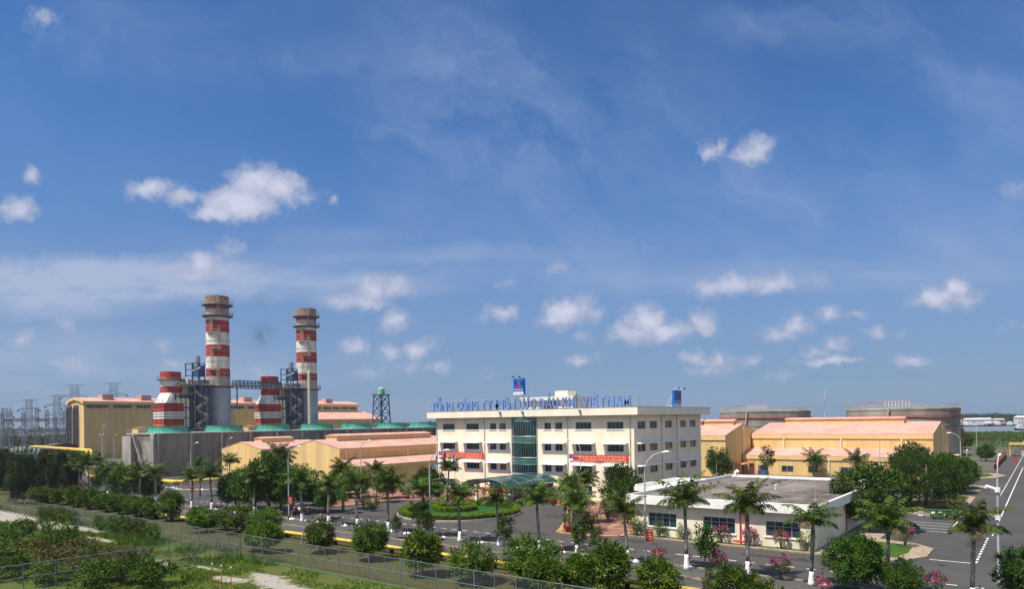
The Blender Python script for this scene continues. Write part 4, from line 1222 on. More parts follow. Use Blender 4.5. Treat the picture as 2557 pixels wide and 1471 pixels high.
def bypass():
    cx, cy = -217.5, 109.4
    r = thing('bypass_stack', 'short red and white stack on a square base, left of the left tall stack', 'stack', (cx, cy, 0))
    bx0_, bx1_, by0_, by1_ = -220.8, -214.0, 105.4, 111.6
    part('base', ['stack_red', 'stack_white', 'rust_orange'], r, lambda b: [b.box(bx0_, bx1_, by0_, by1_, z0, z1, m) for z0, z1, m in ((0, 13.9, 2), (13.9, 15.4, 0), (15.4, 17.9, 1), (17.9, 20.3, 0))])
    part('rib', 'rust_dark', r, lambda b: [b.box(bx0_ - .08, bx1_ + .08, by0_ - .08, by1_ + .08, z, z + .12) for z in (15.4, 16.2, 17.0, 17.8, 19.2, 20.3)])
    b = MB(); n = 24; rr_ = 3.0
    sq = []
    for k in range(n):
        t = 2 * pi * k / n + pi / n
        c, s_ = cos(t), sin(t); m_ = max(abs(c), abs(s_))
        sq.append((AX + 3.4 * c / m_, 108.5 + 3.1 * s_ / m_, 20.42))
    ci = [(cx + rr_ * cos(2 * pi * k / n + pi / n), cy + rr_ * sin(2 * pi * k / n + pi / n), 23.6) for k in range(n)]
    for k in range(n):
        j = (k + 1) % n
        b.face([sq[k], sq[j], ci[j], ci[k]])
    b.build('transition', 'stack_white', r)
    part('shaft', ['stack_red', 'stack_white', 'stack_grime', 'rust_orange'], r, lambda b: b.lathe(cx, cy, [(3.0, 23.6), (3.0, 25.6), (3.0, 27.0), (3.0, 27.9), (3.0, 28.6), (3.0, 30.2), (2.8, 30.2), (2.8, 26)], 28, ms=[0, 1, 1, 3, 0, 0, 0]))
    part('platform', 'blue_steel', r, lambda b: (b.lathe(cx, cy, [(3.0, 27.6), (3.9, 27.6), (3.9, 27.8), (3.0, 27.8)], 28), [b.bar((cx + 3.85 * cos(k), cy + 3.85 * sin(k), 27.8), (cx + 3.85 * cos(k), cy + 3.85 * sin(k), 28.9), .05) for k in (q * pi / 9 for q in range(18))]))
    part('ladder', 'blue_steel', r, lambda b: (b.bar((cx - 3.4, cy - 1.2, 20.4), (cx - 3.4, cy - 1.2, 28), .10), b.bar((cx - 3.4, cy - .7, 20.4), (cx - 3.4, cy - .7, 28), .10)))
    part('railing', 'blue_steel', r, lambda b: ([b.bar((x, by0_ - .6, 20.5), (x, by0_ - .6, 21.6), .05) for x in (bx0_, bx0_ + 1.7, bx0_ + 3.4, bx0_ + 5.1, bx1_ + .6)], [b.bar((bx0_ - .5, by0_ - .6, z), (bx1_ + .6, by0_ - .6, z), .05) for z in (20.55, 21.1, 21.6)]))
    return r


def boiler():
    r = thing('boiler_unit', 'boiler block with tan panels in a blue steel frame, left of the left tall stack', 'boiler', (AX, 112, 0))
    x1 = -214.4
    part('casing', 'ladder_tan', r, lambda b: b.box(-221, x1 - .9, 111.9, 119.4, 0, 26.2))
    for k, (ya, yb) in enumerate(((109.5, 110.7), (111.1, 112.2), (112.6, 113.5))):
        part('casing_panel', 'panel_cream', r, lambda b: [b.box(x1 - .6, x1 + .16, ya, yb, z, z + 2.7) for z in (13, 16, 19.2)])
    part('blue_frame', 'blue_steel', r, lambda b: ([b.box(x1 - .3, x1 + .1, y, y + .4, 0, 23.3) for y in (109.0, 110.75, 112.2, 113.6)], [b.box(x1 - .25, x1 + .02, 109, 114, z, z + .3) for z in (15.8, 18.9, 22.3)], b.box(-221, x1 - .3, 108.9, 109.3, 10, 23)))
    part('pale_beam', 'concrete_pale', r, lambda b: [b.box(x1 + .12, x1 + .4, 109, 114.2, z, z + .28) for z in (23.2, 25.9)])
    part('drum', 'cladding', r, lambda b: (b.cyl((-218.5, 110, 24.6), (-218.5, 121, 24.6), 1.1, n=14), b.cyl((-216, 112, 27.6), (-216, 121, 27.6), .55, n=10)))
    part('deck', 'ladder_tan', r, lambda b: b.box(-222, x1 + .3, 109.8, 122, 26.3, 26.65))
    part('deck_rail', 'rust_dark', r, lambda b: ([b.bar((x1 + .25, y, 26.65), (x1 + .25, y, 27.8), .05) for y in (109.8 + q * 1.2 for q in range(11))], [b.bar((x1 + .25, 109.8, z), (x1 + .25, 122, z), .05) for z in (27.2, 27.8)], b.bar((x1 - 4, 110, 27), (x1 - 4, 110, 29.2), .15), b.bar((x1 - 4, 112.5, 27), (x1 - 4, 112.5, 29.2), .15), b.bar((x1 - 4, 110, 29.2), (x1 - 4, 112.5, 29.2), .15)))
    rr = random.Random(4)
    part('pipework', ['cladding', 'stack_white', 'ladder_tan'], r, lambda b: [b.cyl((rr.uniform(-220, x1), y, 26.7), (rr.uniform(-220, x1), y + rr.uniform(-.6, .6), 27.4 + rr.uniform(.2, 1.4)), rr.uniform(.15, .4), n=7, m=rr.randint(0, 2)) for y in (110.5 + q * .7 for q in range(16))])
    # stair tower
    st = MB(); sx0, sx1, sy0, sy1 = x1 - .2, x1 + 3.0, 113.9, 118.9
    for x in (sx0, sx1):
        for y in (sy0, 116.4, sy1):
            st.bar((x, y, 0), (x, y, 26.3), .30)
    for k in range(10):
        z = 2.6 * (k + 1)
        for x in (sx0, sx1):
            st.bar((x, sy0, z), (x, sy1, z), .2)
        for y in (sy0, sy1):
            st.bar((sx0, y, z), (sx1, y, z), .2)
        st.bar((sx1, 116.4, z - 2.6), (sx1, sy1 if k % 2 else sy0, z), .14)
        st.box(sx0, sx1, sy0, sy1, z - .12, z - .05) if k % 2 else None
    tw = st.build('stair_tower', 'blue_steel', r)
    part('stair_flight', 'ladder_tan', tw, lambda b: [b.face([(sx1 - .2, sy0 + .3 if k % 2 else sy1 - .3, 2.6 * k), (sx1 - .2, sy1 - .3 if k % 2 else sy0 + .3, 2.6 * k + 2.6), (sx1 - .2, sy1 - .3 if k % 2 else sy0 + .3, 2.6 * k + 3.7), (sx1 - .2, sy0 + .3 if k % 2 else sy1 - .3, 2.6 * k + 1.1)]) for k in range(9)])
    part('cable_tray', 'concrete_dark', r, lambda b: [b.box(x1 - .8, x1 - .3, 114.2 + q * 1.1, 114.9 + q * 1.1, 0, 25.5) for q in range(5)])
    # silencer frame on the deck
    part('silencer_frame', 'blue_steel', r, lambda b: ([b.bar((x, y, 26.6), (x, y, 33.2), .28) for x in (x1 - 4, x1) for y in (114.7, 117, 118.8)], [b.bar((x, 114.7, z), (x, 118.8, z), .22) for x in (x1 - 4, x1) for z in (29.4, 31.3, 33.2)], [b.bar((x1, 114.7, 29.4), (x1, 117, 33.2), .16), b.bar((x1, 117, 29.4), (x1, 114.7, 33.2), .16)], b.box(x1 - 3.6, x1 - .3, 116.9, 118.8, 29, 32.6)))
    part('silencer', 'cladding', r, lambda b: (b.cyl((x1 - 2, 117.5, 32), (x1 - 2, 117.5, 35.6), .95, n=14)))
    part('chute', 'pole_gray', r, lambda b: b.cyl((x1 + .4, 114, 30.4), (x1 + .4, 117.2, 31.8), .22, n=6))
    return r


def main_stack():
    r = thing('tall_stack', 'tall red and white striped stack, the left and nearer of the pair', 'stack', (SX, SY, 0))
    RU, RL = 3.6, 3.85
    zs = [(26.4, 5), (29.4, 0), (32.0, 1), (35.9, 0), (39.8, 1), (43.9, 0), (47.9, 1), (49.7, 4), (51.7, 0), (53.4, 3), (55.8, 3)]
    prof = [(RU * (1.03 - .035 * (z - 26.4) / 29.4), z) for z, _ in zs]
    part('shaft', ['stack_red', 'stack_white', 'cladding', 'stack_cap', 'stack_grime', 'stack_grime'], r, lambda b: (b.lathe(SX, SY, prof + [(3.3, 55.8), (3.3, 50)], 40, ms=[m for _, m in zs] + [3])), smooth=False)
    part('lower_shaft', 'cladding', r, lambda b: b.lathe(SX, SY, [(RL, 0), (RL, 26.3), (RU, 26.35)], 40))
    part('stiffener', 'stack_grime', r, lambda b: [b.lathe(SX, SY, [(q, z), (q + .12, z), (q + .12, z + .14), (q, z + .14)], 36) for q, z in ((RL, 16.8), (RL, 21.6), (RL, 25.6), (3.65, 30.6), (3.6, 34.2), (3.6, 37.8), (3.6, 41.0), (3.6, 45.9), (3.6, 48.6))])
    part('cap_ring', 'stack_cap', r, lambda b: b.lathe(SX, SY, [(3.5, 53.5), (3.66, 53.5), (3.68, 55.9), (3.4, 55.9)], 36))
    for z in (53.0, 49.4, 26.2):
        rp = 4.9 if z > 30 else 5.0
        p = part('platform', 'ladder_tan' if z < 30 else 'stack_grime', r, lambda b: b.lathe(SX, SY, [(3.6, z), (rp, z), (rp, z + .28), (3.6, z + .28)], 32))
        part('guard_rail', 'ladder_tan', p, lambda b: ([b.bar((SX + rp * cos(k), SY + rp * sin(k), z + .28), (SX + rp * cos(k), SY + rp * sin(k), z + 1.4), .05) for k in (q * pi / 14 for q in range(28))], [b.lathe(SX, SY, [(rp, zz), (rp + .07, zz), (rp + .07, zz + .09), (rp, zz + .09)], 32) for zz in (z + .8, z + 1.4)]))
        part('bracket', 'blue_steel', p, lambda b: b.lathe(SX, SY, [(3.68, z - .45), (rp - .15, z - .1), (rp - .15, z - .004)], 32))
    dx, dy = .868, -.498     # the side seen from the road
    tx, ty = .498, .868

    def at(off, out, z):
        a = sqrt(max(.1, 3.62 ** 2 - off ** 2)) + out
        return (SX + dx * a + tx * off, SY + dy * a + ty * off, z)
    for off, z0, z1 in ((-1.9, 42.5, 49.4), (.4, 37.6, 46.0), (-1.9, 31.6, 38.9), (0, 26.4, 33.6), (.3, 49.4, 56.2)):
        lad = part('ladder', 'ladder_tan', r, lambda b: (b.bar(at(off - .22, .35, z0), at(off - .22, .35, z1), .09), b.bar(at(off + .22, .35, z0), at(off + .22, .35, z1), .09), [b.bar(at(off - .22, .35, z0 + q * .6), at(off + .22, .35, z0 + q * .6), .05) for q in range(int((z1 - z0) / .6))]))
        part('ladder_cage', 'ladder_tan', lad, lambda b: [b.bar(at(off + u, .9 if abs(u) < .2 else .6, z0 + 2), at(off + u, .9 if abs(u) < .2 else .6, z1), .07) for u in (-.45, -.15, .15, .45)])
    for off, z in ((-1.6, 43.6), (-.5, 38.4), (-1.2, 31.4)):
        part('rest_platform', 'stack_grime', r, lambda b: (b.face([at(off - 1.5, -.1, z), at(off + 1.5, -.1, z), at(off + 1.5, 1.1, z), at(off - 1.5, 1.1, z)]), b.face([at(off - 1.5, 1.1, z), at(off + 1.5, 1.1, z), at(off + 1.5, 1.1, z + .25), at(off - 1.5, 1.1, z + .25)]), [b.bar(at(off - 1.5 + q * .75, 1.1, z), at(off - 1.5 + q * .75, 1.1, z + 1.1), .05) for q in range(5)], b.bar(at(off - 1.5, 1.1, z + 1.1), at(off + 1.5, 1.1, z + 1.1), .06)))
    part('vent_hole', 'black', r, lambda b: b.cyl((SX + 2.9, SY - 2.6, 14.4), (SX + 2.95, SY - 2.75, 14.4), .3, n=8))
    return r


for fn, lb2 in ((bypass, 'short red and white stack on a square base, between the two tall stacks'), (boiler, 'boiler block with tan panels in a blue steel frame, left of the right tall stack'), (main_stack, 'tall red and white striped stack, the right and farther of the pair')):
    o = fn()
    dup(o, (o.location.x, o.location.y + 35.0, 0), 0, lb2)
br = thing('pipe_bridge', 'dark lattice pipe bridge spanning high between the two tall stacks', 'bridge', (-214.5, 137, 25.6))
b = MB(); y0_, y1_ = 129.2, 146.5
for x in (-215.6, -213.6):
    for z in (25.7, 28.1):
        b.bar((x, y0_, z), (x, y1_, z), .22)
    for k in range(13):
        y = y0_ + (y1_ - y0_) * k / 12
        b.bar((x, y, 25.7), (x, y, 28.1), .14)
        if k < 12:
            b.bar((x, y, 25.7), (x, y + (y1_ - y0_) / 12, 28.1), .10)
b.build('truss', 'blue_steel', br)
part('pipe', 'cladding', br, lambda b: (b.cyl((-214.9, y0_, 26.5), (-214.9, y1_, 26.5), .3, n=8), b.cyl((-214.2, y0_, 27.3), (-214.2, y1_, 27.3), .2, n=8)))
part('leg', 'blue_steel', br, lambda b: (b.bar((-214, 129.8, 20.4), (-214, 129.8, 25.7), .3), b.bar((-214, 129.2, 19), (-214, 129.8, 20.6), .3), b.bar((-214, 129.2, 23), (-214, 129.8, 23), .25)))
tag(part('vent_pipe', 'tank_rim', None, lambda b: (b.cyl((-203, 150.3, 0), (-203, 150.3, 31.4), .5, .48, 10), b.cyl((-203, 150.3, 17.4), (-203, 150.3, 17.6), .62, n=10), b.cyl((-203, 150.3, 31.4), (-203, 150.3, 32), .48, .1, 10))), 'slender cream vent pipe standing before the right tall stack', 'pipe')

# thin dark smoke drifting off the left stack
def smoke_puff(name, loc, sc_, dn):
    m = bpy.data.materials.new('smoke_' + name); m.use_nodes = True
    T = NT(m.node_tree); T.n.clear(); out = T.new('ShaderNodeOutputMaterial'); v = T.new('ShaderNodeVolumePrincipled')
    v.inputs['Color'].default_value = (.10, .10, .11, 1); T.l.new(v.outputs[0], out.inputs['Volume'])
    co = T.new('ShaderNodeTexCoord').outputs['Object']
    fall = T.math('SUBTRACT', 1.0, T.vec('LENGTH', co, out=1), clamp=True)
    n_ = T.ramp(T.noise(co, 1.7, 3, .6), .35, .75)
    T.l.new(T.math('MULTIPLY', T.math('MULTIPLY', T.math('MULTIPLY', fall, fall), n_), dn), v.inputs['Density'])
    M['smoke_' + name] = m
    bm = bmesh.new(); bmesh.ops.create_icosphere(bm, subdivisions=3, radius=1.0)
    me = bpy.data.meshes.new('smoke'); bm.to_mesh(me); bm.free(); me.materials.append(m)
    o = bpy.data.objects.new('smoke', me); COL.objects.link(o); o.location = loc; o.scale = sc_
    kind(o, 'stuff')


smoke_puff('a', (-211.5, 137.5, 44.0), (6.5, 6.5, 7.0), .20)
smoke_puff('b', (-212, 137, 56), (6.5, 6.5, 4), .10)

# water tower
wt = thing('water_tower', 'water tower with a pale green tank on blue lattice legs', 'water tower', (-249, 224.6, 0))
b = MB(); W = [(-252.6, 221.4), (-245.6, 221.4), (-245.6, 228.4), (-252.6, 228.4)]
TP = [(-251.4, 222.4), (-246.6, 222.4), (-246.6, 227.2), (-251.4, 227.2)]
lev = [0, 6.5, 13, 18, 22.5, 26.4]
for k in range(4):
    (xa, ya), (xb, yb) = W[k], TP[k]; (xc, yc), (xd, yd) = W[(k + 1) % 4], TP[(k + 1) % 4]
    f = lambda t, a, c: a + (c - a) * t
    b.bar((xa, ya, 0), (xb, yb, 26.4), .42)
    for z0, z1 in zip(lev, lev[1:]):
        t0, t1 = z0 / 26.4, z1 / 26.4
        p0 = (f(t0, xa, xb), f(t0, ya, yb), z0); p1 = (f(t1, xa, xb), f(t1, ya, yb), z1); q0 = (f(t0, xc, xd), f(t0, yc, yd), z0); q1 = (f(t1, xc, xd), f(t1, yc, yd), z1)
        b.bar(p0, q1, .24); b.bar(q0, p1, .24); b.bar(p1, q1, .26)
b.build('lattice_leg', 'blue_steel', wt)
part('platform', 'rust_dark', wt, lambda b: (b.box(-252, -246, 221.8, 227.8, 26.4, 26.75), [b.bar((x, y, 26.7), (x, y, 27.9), .08) for x, y in ((-252, 221.8), (-246, 221.8), (-252, 227.8), (-246, 227.8), (-249, 221.8), (-246, 224.8))], b.bar((-252, 221.8, 27.9), (-246, 221.8, 27.9), .08), b.bar((-246, 221.8, 27.9), (-246, 227.8, 27.9), .08)))
part('tank', 'tank_green', wt, lambda b: b.lathe(-249, 224.8, [(1.7, 26.76), (1.7, 29.3), (1.3, 29.9), (.1, 30.3)], 20), smooth=False)

# ------------------------------------------------------------------ storage tanks
def storage_tank(cx, cy, r_, h, label):
    t = thing('storage_tank', label, 'tank', (cx, cy, 0), 'weathered storage tanks')
    part('shell', 'tank_steel', t, lambda b: b.lathe(cx, cy, [(r_, 0), (r_, h * .17), (r_, h * .34), (r_, h * .5), (r_, h * .67), (r_, h * .84), (r_, h)], 72))
    part('roof', 'tank_steel', t, lambda b: b.lathe(cx, cy, [(r_ + .12, h - .55), (r_ + .12, h), (r_, h + .05), (r_ * .5, h + .35), (.1, h + .5)], 72))
    part('guard_rail', 'tank_rim', t, lambda b: ([b.bar((cx + r_ * cos(k), cy + r_ * sin(k), h), (cx + r_ * cos(k), cy + r_ * sin(k), h + 1.25), .06) for k in (q * pi / 40 for q in range(80))], [b.lathe(cx, cy, [(r_, z), (r_ + .08, z), (r_ + .08, z + .09), (r_, z + .09)], 64) for z in (h + .65, h + 1.2)]))
    part('wind_girder', 'rust_dark', t, lambda b: [b.lathe(cx, cy, [(r_, z), (r_ + .10, z), (r_ + .10, z + .15), (r_, z + .15)], 64) for z in (h * .62, h * .8)])
    part('foam_pipe', 'pipe_red', t, lambda b: (b.tube([(cx - r_ * .95, cy - r_ * .3, h + 1.0), (cx - r_ * .35, cy - r_ * .5, h + 2.5), (cx + r_ * .25, cy - r_ * .5, h + 2.6)], .11, 5), b.lathe(cx, cy, [(r_ + .2, h * .83), (r_ + .38, h * .83), (r_ + .38, h * .85), (r_ + .2, h * .85)], 64), b.tube([(cx + r_ + .5, cy - 1, 0), (cx + r_ + .5, cy - 1, h * .86)], .16, 6), b.tube([(cx - r_ * .9, cy - r_ * .5, 0), (cx - r_ * .9, cy - r_ * .5, h * .88)], .14, 6)))
    part('stair', 'tank_rim', t, lambda b: [b.box(*(lambda a: (cx + (r_ + .5) * cos(a) - .3, cx + (r_ + .5) * cos(a) + .3, cy + (r_ + .5) * sin(a) - .3, cy + (r_ + .5) * sin(a) + .3))(-1.75 + .003 * q), h * q / 40, h * q / 40 + .18) for q in range(41)])
    part('roof_gear', 'white_paint', t, lambda b: [b.bar((cx - r_ * .2 + q, cy - r_ * .55, h + .8), (cx - r_ * .2 + q, cy - r_ * .55, h + 2.6), .1) for q in range(0, 8)])
    return t


kt = 235 / 280.0
storage_tank(-46.5 * kt, 316.8 * kt + 1.5, 16.8, 15.6, 'larger rusty steel storage tank behind the right end of the long warehouse')
storage_tank(-89.5, 283.0, 16.9, 15.8, 'smaller-looking rusty storage tank rising left of the long warehouse monitor')
tag(part('radio_mast', ['pipe_red', 'stack_white'], None, lambda b: [b.bar((-71, 300, z), (-71, 300, z + 4), .16 - z * .003, k % 2) for k, z in enumerate(range(0, 24, 4))]), 'thin red and white mast between the two storage tanks', 'mast')

# ------------------------------------------------------------------ switchyard: pylons and gantries at the left
def lattice_mast(b, x, y, w0, w1, z0, z1, n, t):
    for k in range(n):
        za, zb = z0 + (z1 - z0) * k / n, z0 + (z1 - z0) * (k + 1) / n
        wa, wb = w0 + (w1 - w0) * k / n, w0 + (w1 - w0) * (k + 1) / n
        ca = [(x - wa, y - wa, za), (x + wa, y - wa, za), (x + wa, y + wa, za), (x - wa, y + wa, za)]; cb_ = [(x - wb, y - wb, zb), (x + wb, y - wb, zb), (x + wb, y + wb, zb), (x - wb, y + wb, zb)]
        for i in range(4):
            j = (i + 1) % 4
            b.bar(ca[i], cb_[i], t); b.bar(cb_[i], cb_[j], t * .6); b.bar(ca[i], cb_[j], t * .55); b.bar(ca[j], cb_[i], t * .55)


def pylon(label, x, y, h):
    r = thing('power_pylon', label, 'pylon', (x, y, 0), 'lattice pylons of the switchyard')
    k = h / 38.0
    part('tower_body', 'pylon', r, lambda b: (lattice_mast(b, x, y, 4.2 * k, 1.9 * k, 0, 15 * k, 3, .20), lattice_mast(b, x, y, 1.9 * k, 1.6 * k, 15 * k, h, 7, .15)))
    ax, ay = RIGHT
    for z, w in ((h, 5.6), (h * .83, 7.6), (h * .66, 7.4), (h * .50, 7.0)):
        part('cross_arm', 'pylon', r, lambda b: [(b.bar((x, y, z), (x + s * ax * w * k, y + s * ay * w * k, z - (.0 if z == h else .5)), .34), b.bar((x, y, z + (0 if z == h else 2.0 * k)), (x + s * ax * w * k, y + s * ay * w * k, z - (.0 if z == h else .4)), .24)) for s in (-1, 1)])
        if z < h:
            for s in (-1, 1):
                part('insulator', 'rubber', r, lambda b: b.cyl((x + s * ax * w * k, y + s * ay * w * k, z - .5), (x + s * ax * w * k * 1.12, y + s * ay * w * k * 1.12, z - 1.7), .3, n=5))
    return r


pylon('tallest lattice pylon rising just left behind the yellow hall end', -468.6, 177.0, 38.9)
pylon('second lattice pylon left of the yellow hall, with wide lower arms', -449.1, 160.3, 31.7)
pylon('lattice pylon with flat top bar, third from the yellow hall', -461.8, 150.6, 29.3)
pylon('short lattice pylon at the left edge of the photo', -472.9, 142.2, 24.6)
pylon('thin distant pylon seen above the yellow hall roof', -476.2, 202.5, 41.2)
cols = []
for k, (px, top) in enumerate(((25, 352), (105, 335), (232, 350), (365, 312), (465, 340), (642, 345), (545, 400))):
    D = 318.0
    a = ((px / 3.9547) - PP_X) / F_PX
    cols.append((RIGHT[0] * a * D + FWD[0] * D, RIGHT[1] * a * D + FWD[1] * D, CAM_H + D * (1069 - 940 - top / 3.9547) / F_PX))
gk = ['gantry column at the left photo edge', 'second gantry column from the left photo edge', 'slim gantry column left of the tallest one', 'tallest gantry column in the switchyard', 'gantry column right of the tallest one', 'gantry column touching the yellow hall end', 'low gantry column before the second pylon']
for (x, y, h), l in zip(cols, gk):
    tag(part('gantry_column', 'pylon', None, lambda b: (lattice_mast(b, x, y, .8, .5, 0, h, 6, .12), b.bar((x, y, h), (x, y, h + 2.5), .12))), 'grey lattice ' + l, 'gantry', 'switchyard gantry columns')
b = MB()
for (x0_, y0_, _), (x1_, y1_, _) in zip(cols[:-1], cols[1:-1]):
    for dz in (16.3, 17.5):
        b.bar((x0_, y0_, dz), (x1_, y1_, dz), .32)
    for q in range(12):
        t0, t1 = q / 12, (q + 1) / 12
        b.bar((x0_ + (x1_ - x0_) * t0, y0_ + (y1_ - y0_) * t0, 16.3), (x0_ + (x1_ - x0_) * t1, y0_ + (y1_ - y0_) * t1, 17.5), .2)
tag(b.build('gantry_beam', 'pylon'), 'long dark lattice beam across the gantry columns of the switchyard', 'gantry beam')
b = MB()
pyl = [(-468.6, 177.0, 38.9), (-449.1, 160.3, 31.7), (-461.8, 150.6, 29.3), (-472.9, 142.2, 24.6)]
for (xa, ya, ha) in pyl:
    for f_, w in ((1.0, 5.6), (.83, 7.6), (.66, 7.4)):
        s = -1; k = ha / 38
        p = Vector((xa + s * RIGHT[0] * w * k, ya + s * RIGHT[1] * w * k, ha * f_ - .6)); q = p + Vector((-150, -60, 3))
        b.tube([p + (q - p) * t + Vector((0, 0, -5 * 4 * t * (1 - t))) for t in (0, .2, .4, .6, .8, 1)], .05, 4)
kind(b.build('power_line', 'pylon'), 'stuff')
rr = random.Random(31)
for k in range(14):       # switchgear on plinths seen over the trees
    D = 262 + rr.uniform(0, 45); px = 20 + k * 46 + rr.uniform(-12, 12)
    a = ((px / 3.9547) - PP_X) / F_PX
    x, y = RIGHT[0] * a * D + FWD[0] * D, RIGHT[1] * a * D + FWD[1] * D
    g = thing('switchgear', 'grey switchgear post with a white insulator among the switchyard plinths', 'switchgear', (x, y, 0), 'switchyard posts')
    part('post', 'pylon', g, lambda b: (b.bar((x, y, 0), (x, y, 3.5), .3), b.box(x - .7, x + .7, y - .5, y + .5, 3.0, 4.2)))
    part('insulator', 'white_paint', g, lambda b: b.cyl((x, y, 4.2), (x, y, 5.6 + rr.uniform(-.3, .8)), .28, .5, 8))


def small_house(label, cat, wallm, roofm, x0, x1, y0, y1, h, n, rise=.9):
    r = thing('small_house' if cat == 'house' else 'shed', label, cat, ((x0 + x1) / 2, y0, 0))
    boxpart('wall', wallm, r, x0, x1, y0, y1, 0, h)
    part('roof', roofm, r, lambda b: (b.face([(x0 - .2, y0 - .2, h + .02), (x1 + .2, y0 - .2, h + .02), (x1 + .2, (y0 + y1) / 2, h + rise), (x0 - .2, (y0 + y1) / 2, h + rise)]), b.face([(x1 + .2, y1 + .2, h + .02), (x0 - .2, y1 + .2, h + .02), (x0 - .2, (y0 + y1) / 2, h + rise), (x1 + .2, (y0 + y1) / 2, h + rise)]), b.face([(x1, y0, h), (x1, y1, h), (x1, (y0 + y1) / 2, h + rise * .98)]), b.face([(x0, y1, h), (x0, y0, h), (x0, (y0 + y1) / 2, h + rise * .98)])))
    for k in range(n):
        y = y0 + (y1 - y0) * (k + .5) / n
        part('window', 'glass_dark', r, lambda b: b.box(x1 + .01, x1 + .05, y - .5, y + .5, h * .55, h * .8))
    part('door', 'rust_dark', r, lambda b: b.box((x0 + x1) / 2 - .5, (x0 + x1) / 2 + .5, y0 - .05, y0 - .01, 0, 2.2))
    return r


small_house('small dark red house in front of the yellow hall end', 'house', 'shirt_maroon', 'rust_dark', -318, -310, 108, 118, 6.2, 3)
small_house('long low shed with a dark blue roof behind the left trees', 'shed', 'concrete', 'blue_steel', -300, -292, 66, 108, 3.4, 8)
small_house('small yellow house behind the first green fan ring', 'house', 'yellow_trim', 'yellow_sheet', -206, -202.5, 92.4, 97.6, 13.0, 2, .12)
small_house('small yellow house behind the second and third green fan rings', 'house', 'yellow_trim', 'yellow_sheet', -206, -202.5, 126.6, 131.8, 13.0, 2, .12)

# ------------------------------------------------------------------ yellow gas pipelines
pp = thing('gas_pipeline', 'long yellow pipeline on low supports along the gravel strip', 'pipeline', (-60, 49.4, 0))
part('pipe', 'pipe_yellow', pp, lambda b: b.cyl((-150, 49.4, .62), (-2, 49.4, .62), .21, n=10), smooth=True)
for k in range(33):
    x = -148 + k * 4.5
    part('support', 'rubber', pp, lambda b: (b.box(x - .1, x + .1, 49.15, 49.65, -.02, .42), b.box(x - .25, x + .25, 49.1, 49.7, .42, .47)))
for k in range(9):
    part('flange', 'pipe_yellow', pp, lambda b: b.cyl((-140 + k * 16.5, 49.4, .62), (-139.8 + k * 16.5, 49.4, .62), .30, n=10))


def bend(pts, r=.9, n=5):
    out = [Vector(pts[0])]
    for a, p, c in zip(pts, pts[1:], pts[2:]):
        a, p, c = Vector(a), Vector(p), Vector(c); u = (a - p).normalized() * r; w = (c - p).normalized() * r
        for k in range(n + 1):
            t = k / n
            out.append((p + u) * (1 - t) ** 2 + p * (2 * t * (1 - t)) + (p + w) * t * t)
    out.append(Vector(pts[-1]))
    return out


pp = thing('gas_pipeline', 'yellow double pipeline rising in a tall loop beside the left trees', 'pipeline', (-200, 79, 0))
for dy, dz in ((0, 0), (1.1, .05)):
    part('pipe', 'pipe_yellow', pp, lambda b: b.tube(bend([(-262, 86 + dy, 7.3 + dz), (-196.3, 76.8 + dy, 7.3 + dz), (-196.3, 76.8 + dy, .8), (-155.5 + dy, 78.5 + dy, .8), (-151.8 + dy, 99, .8)], 1.3), .36, 8), smooth=True)
for k in range(10):
    part('support', 'concrete', pp, lambda b: b.box(-194 + k * 4.2, -193.7 + k * 4.2, 76.6, 79.9, 0, .43))
for k in range(4):
    x = -204 - k * 11.0; y = 77.9 + k * 1.54
    part('trestle', 'blue_steel', pp, lambda b: (b.bar((x, y - .6, 0), (x, y - .6, 6.8), .18), b.bar((x, y + 2, 0), (x, y + 2, 6.8), .18), b.box(x - .15, x + .15, y - .8, y + 2.2, 6.7, 6.9)))

# ------------------------------------------------------------------ chain-link fences
def fence(label, a, c, h, step, rails=(.02, .52, 1.0)):
    a = Vector((*a, 0)); c = Vector((*c, 0)); d = c - a; L = d.length; d.normalize()
    r = thing('chain_link_fence', label, 'fence', a)
    n = int(L / step)
    for k in range(n + 1):
        p = a + d * min(L, k * step)
        part('post', 'galvanised', r, lambda b: b.cyl(p, p + Vector((0, 0, h + .04)), .05 if k % 2 == 0 else .03, n=6))
    part('rail', 'galvanised', r, lambda b: [b.cyl(a + Vector((0, 0, h * z)), c + Vector((0, 0, h * z)), .026, n=5) for z in rails])
    part('wire_mesh', 'chain_link', r, lambda b: b.face([a + Vector((0, 0, .05)), c + Vector((0, 0, .05)), c + Vector((0, 0, h)), a + Vector((0, 0, h))]))
    return r


fence('long grey chain-link fence running between the field and the fruit trees', (-135.4, 39.6), (-6, 39.6), 2.3, 1.95)
fence('short grey chain-link fence running towards the viewer across the left field', (-64.9, 39.45), (-66.9, 17), 2.25, 2.3)
fence('grey chain-link fence along the scrub before the river', (-40, 338), (60, 338), 2.4, 4.0)

# ------------------------------------------------------------------ street lamps, bollards, signs, bins


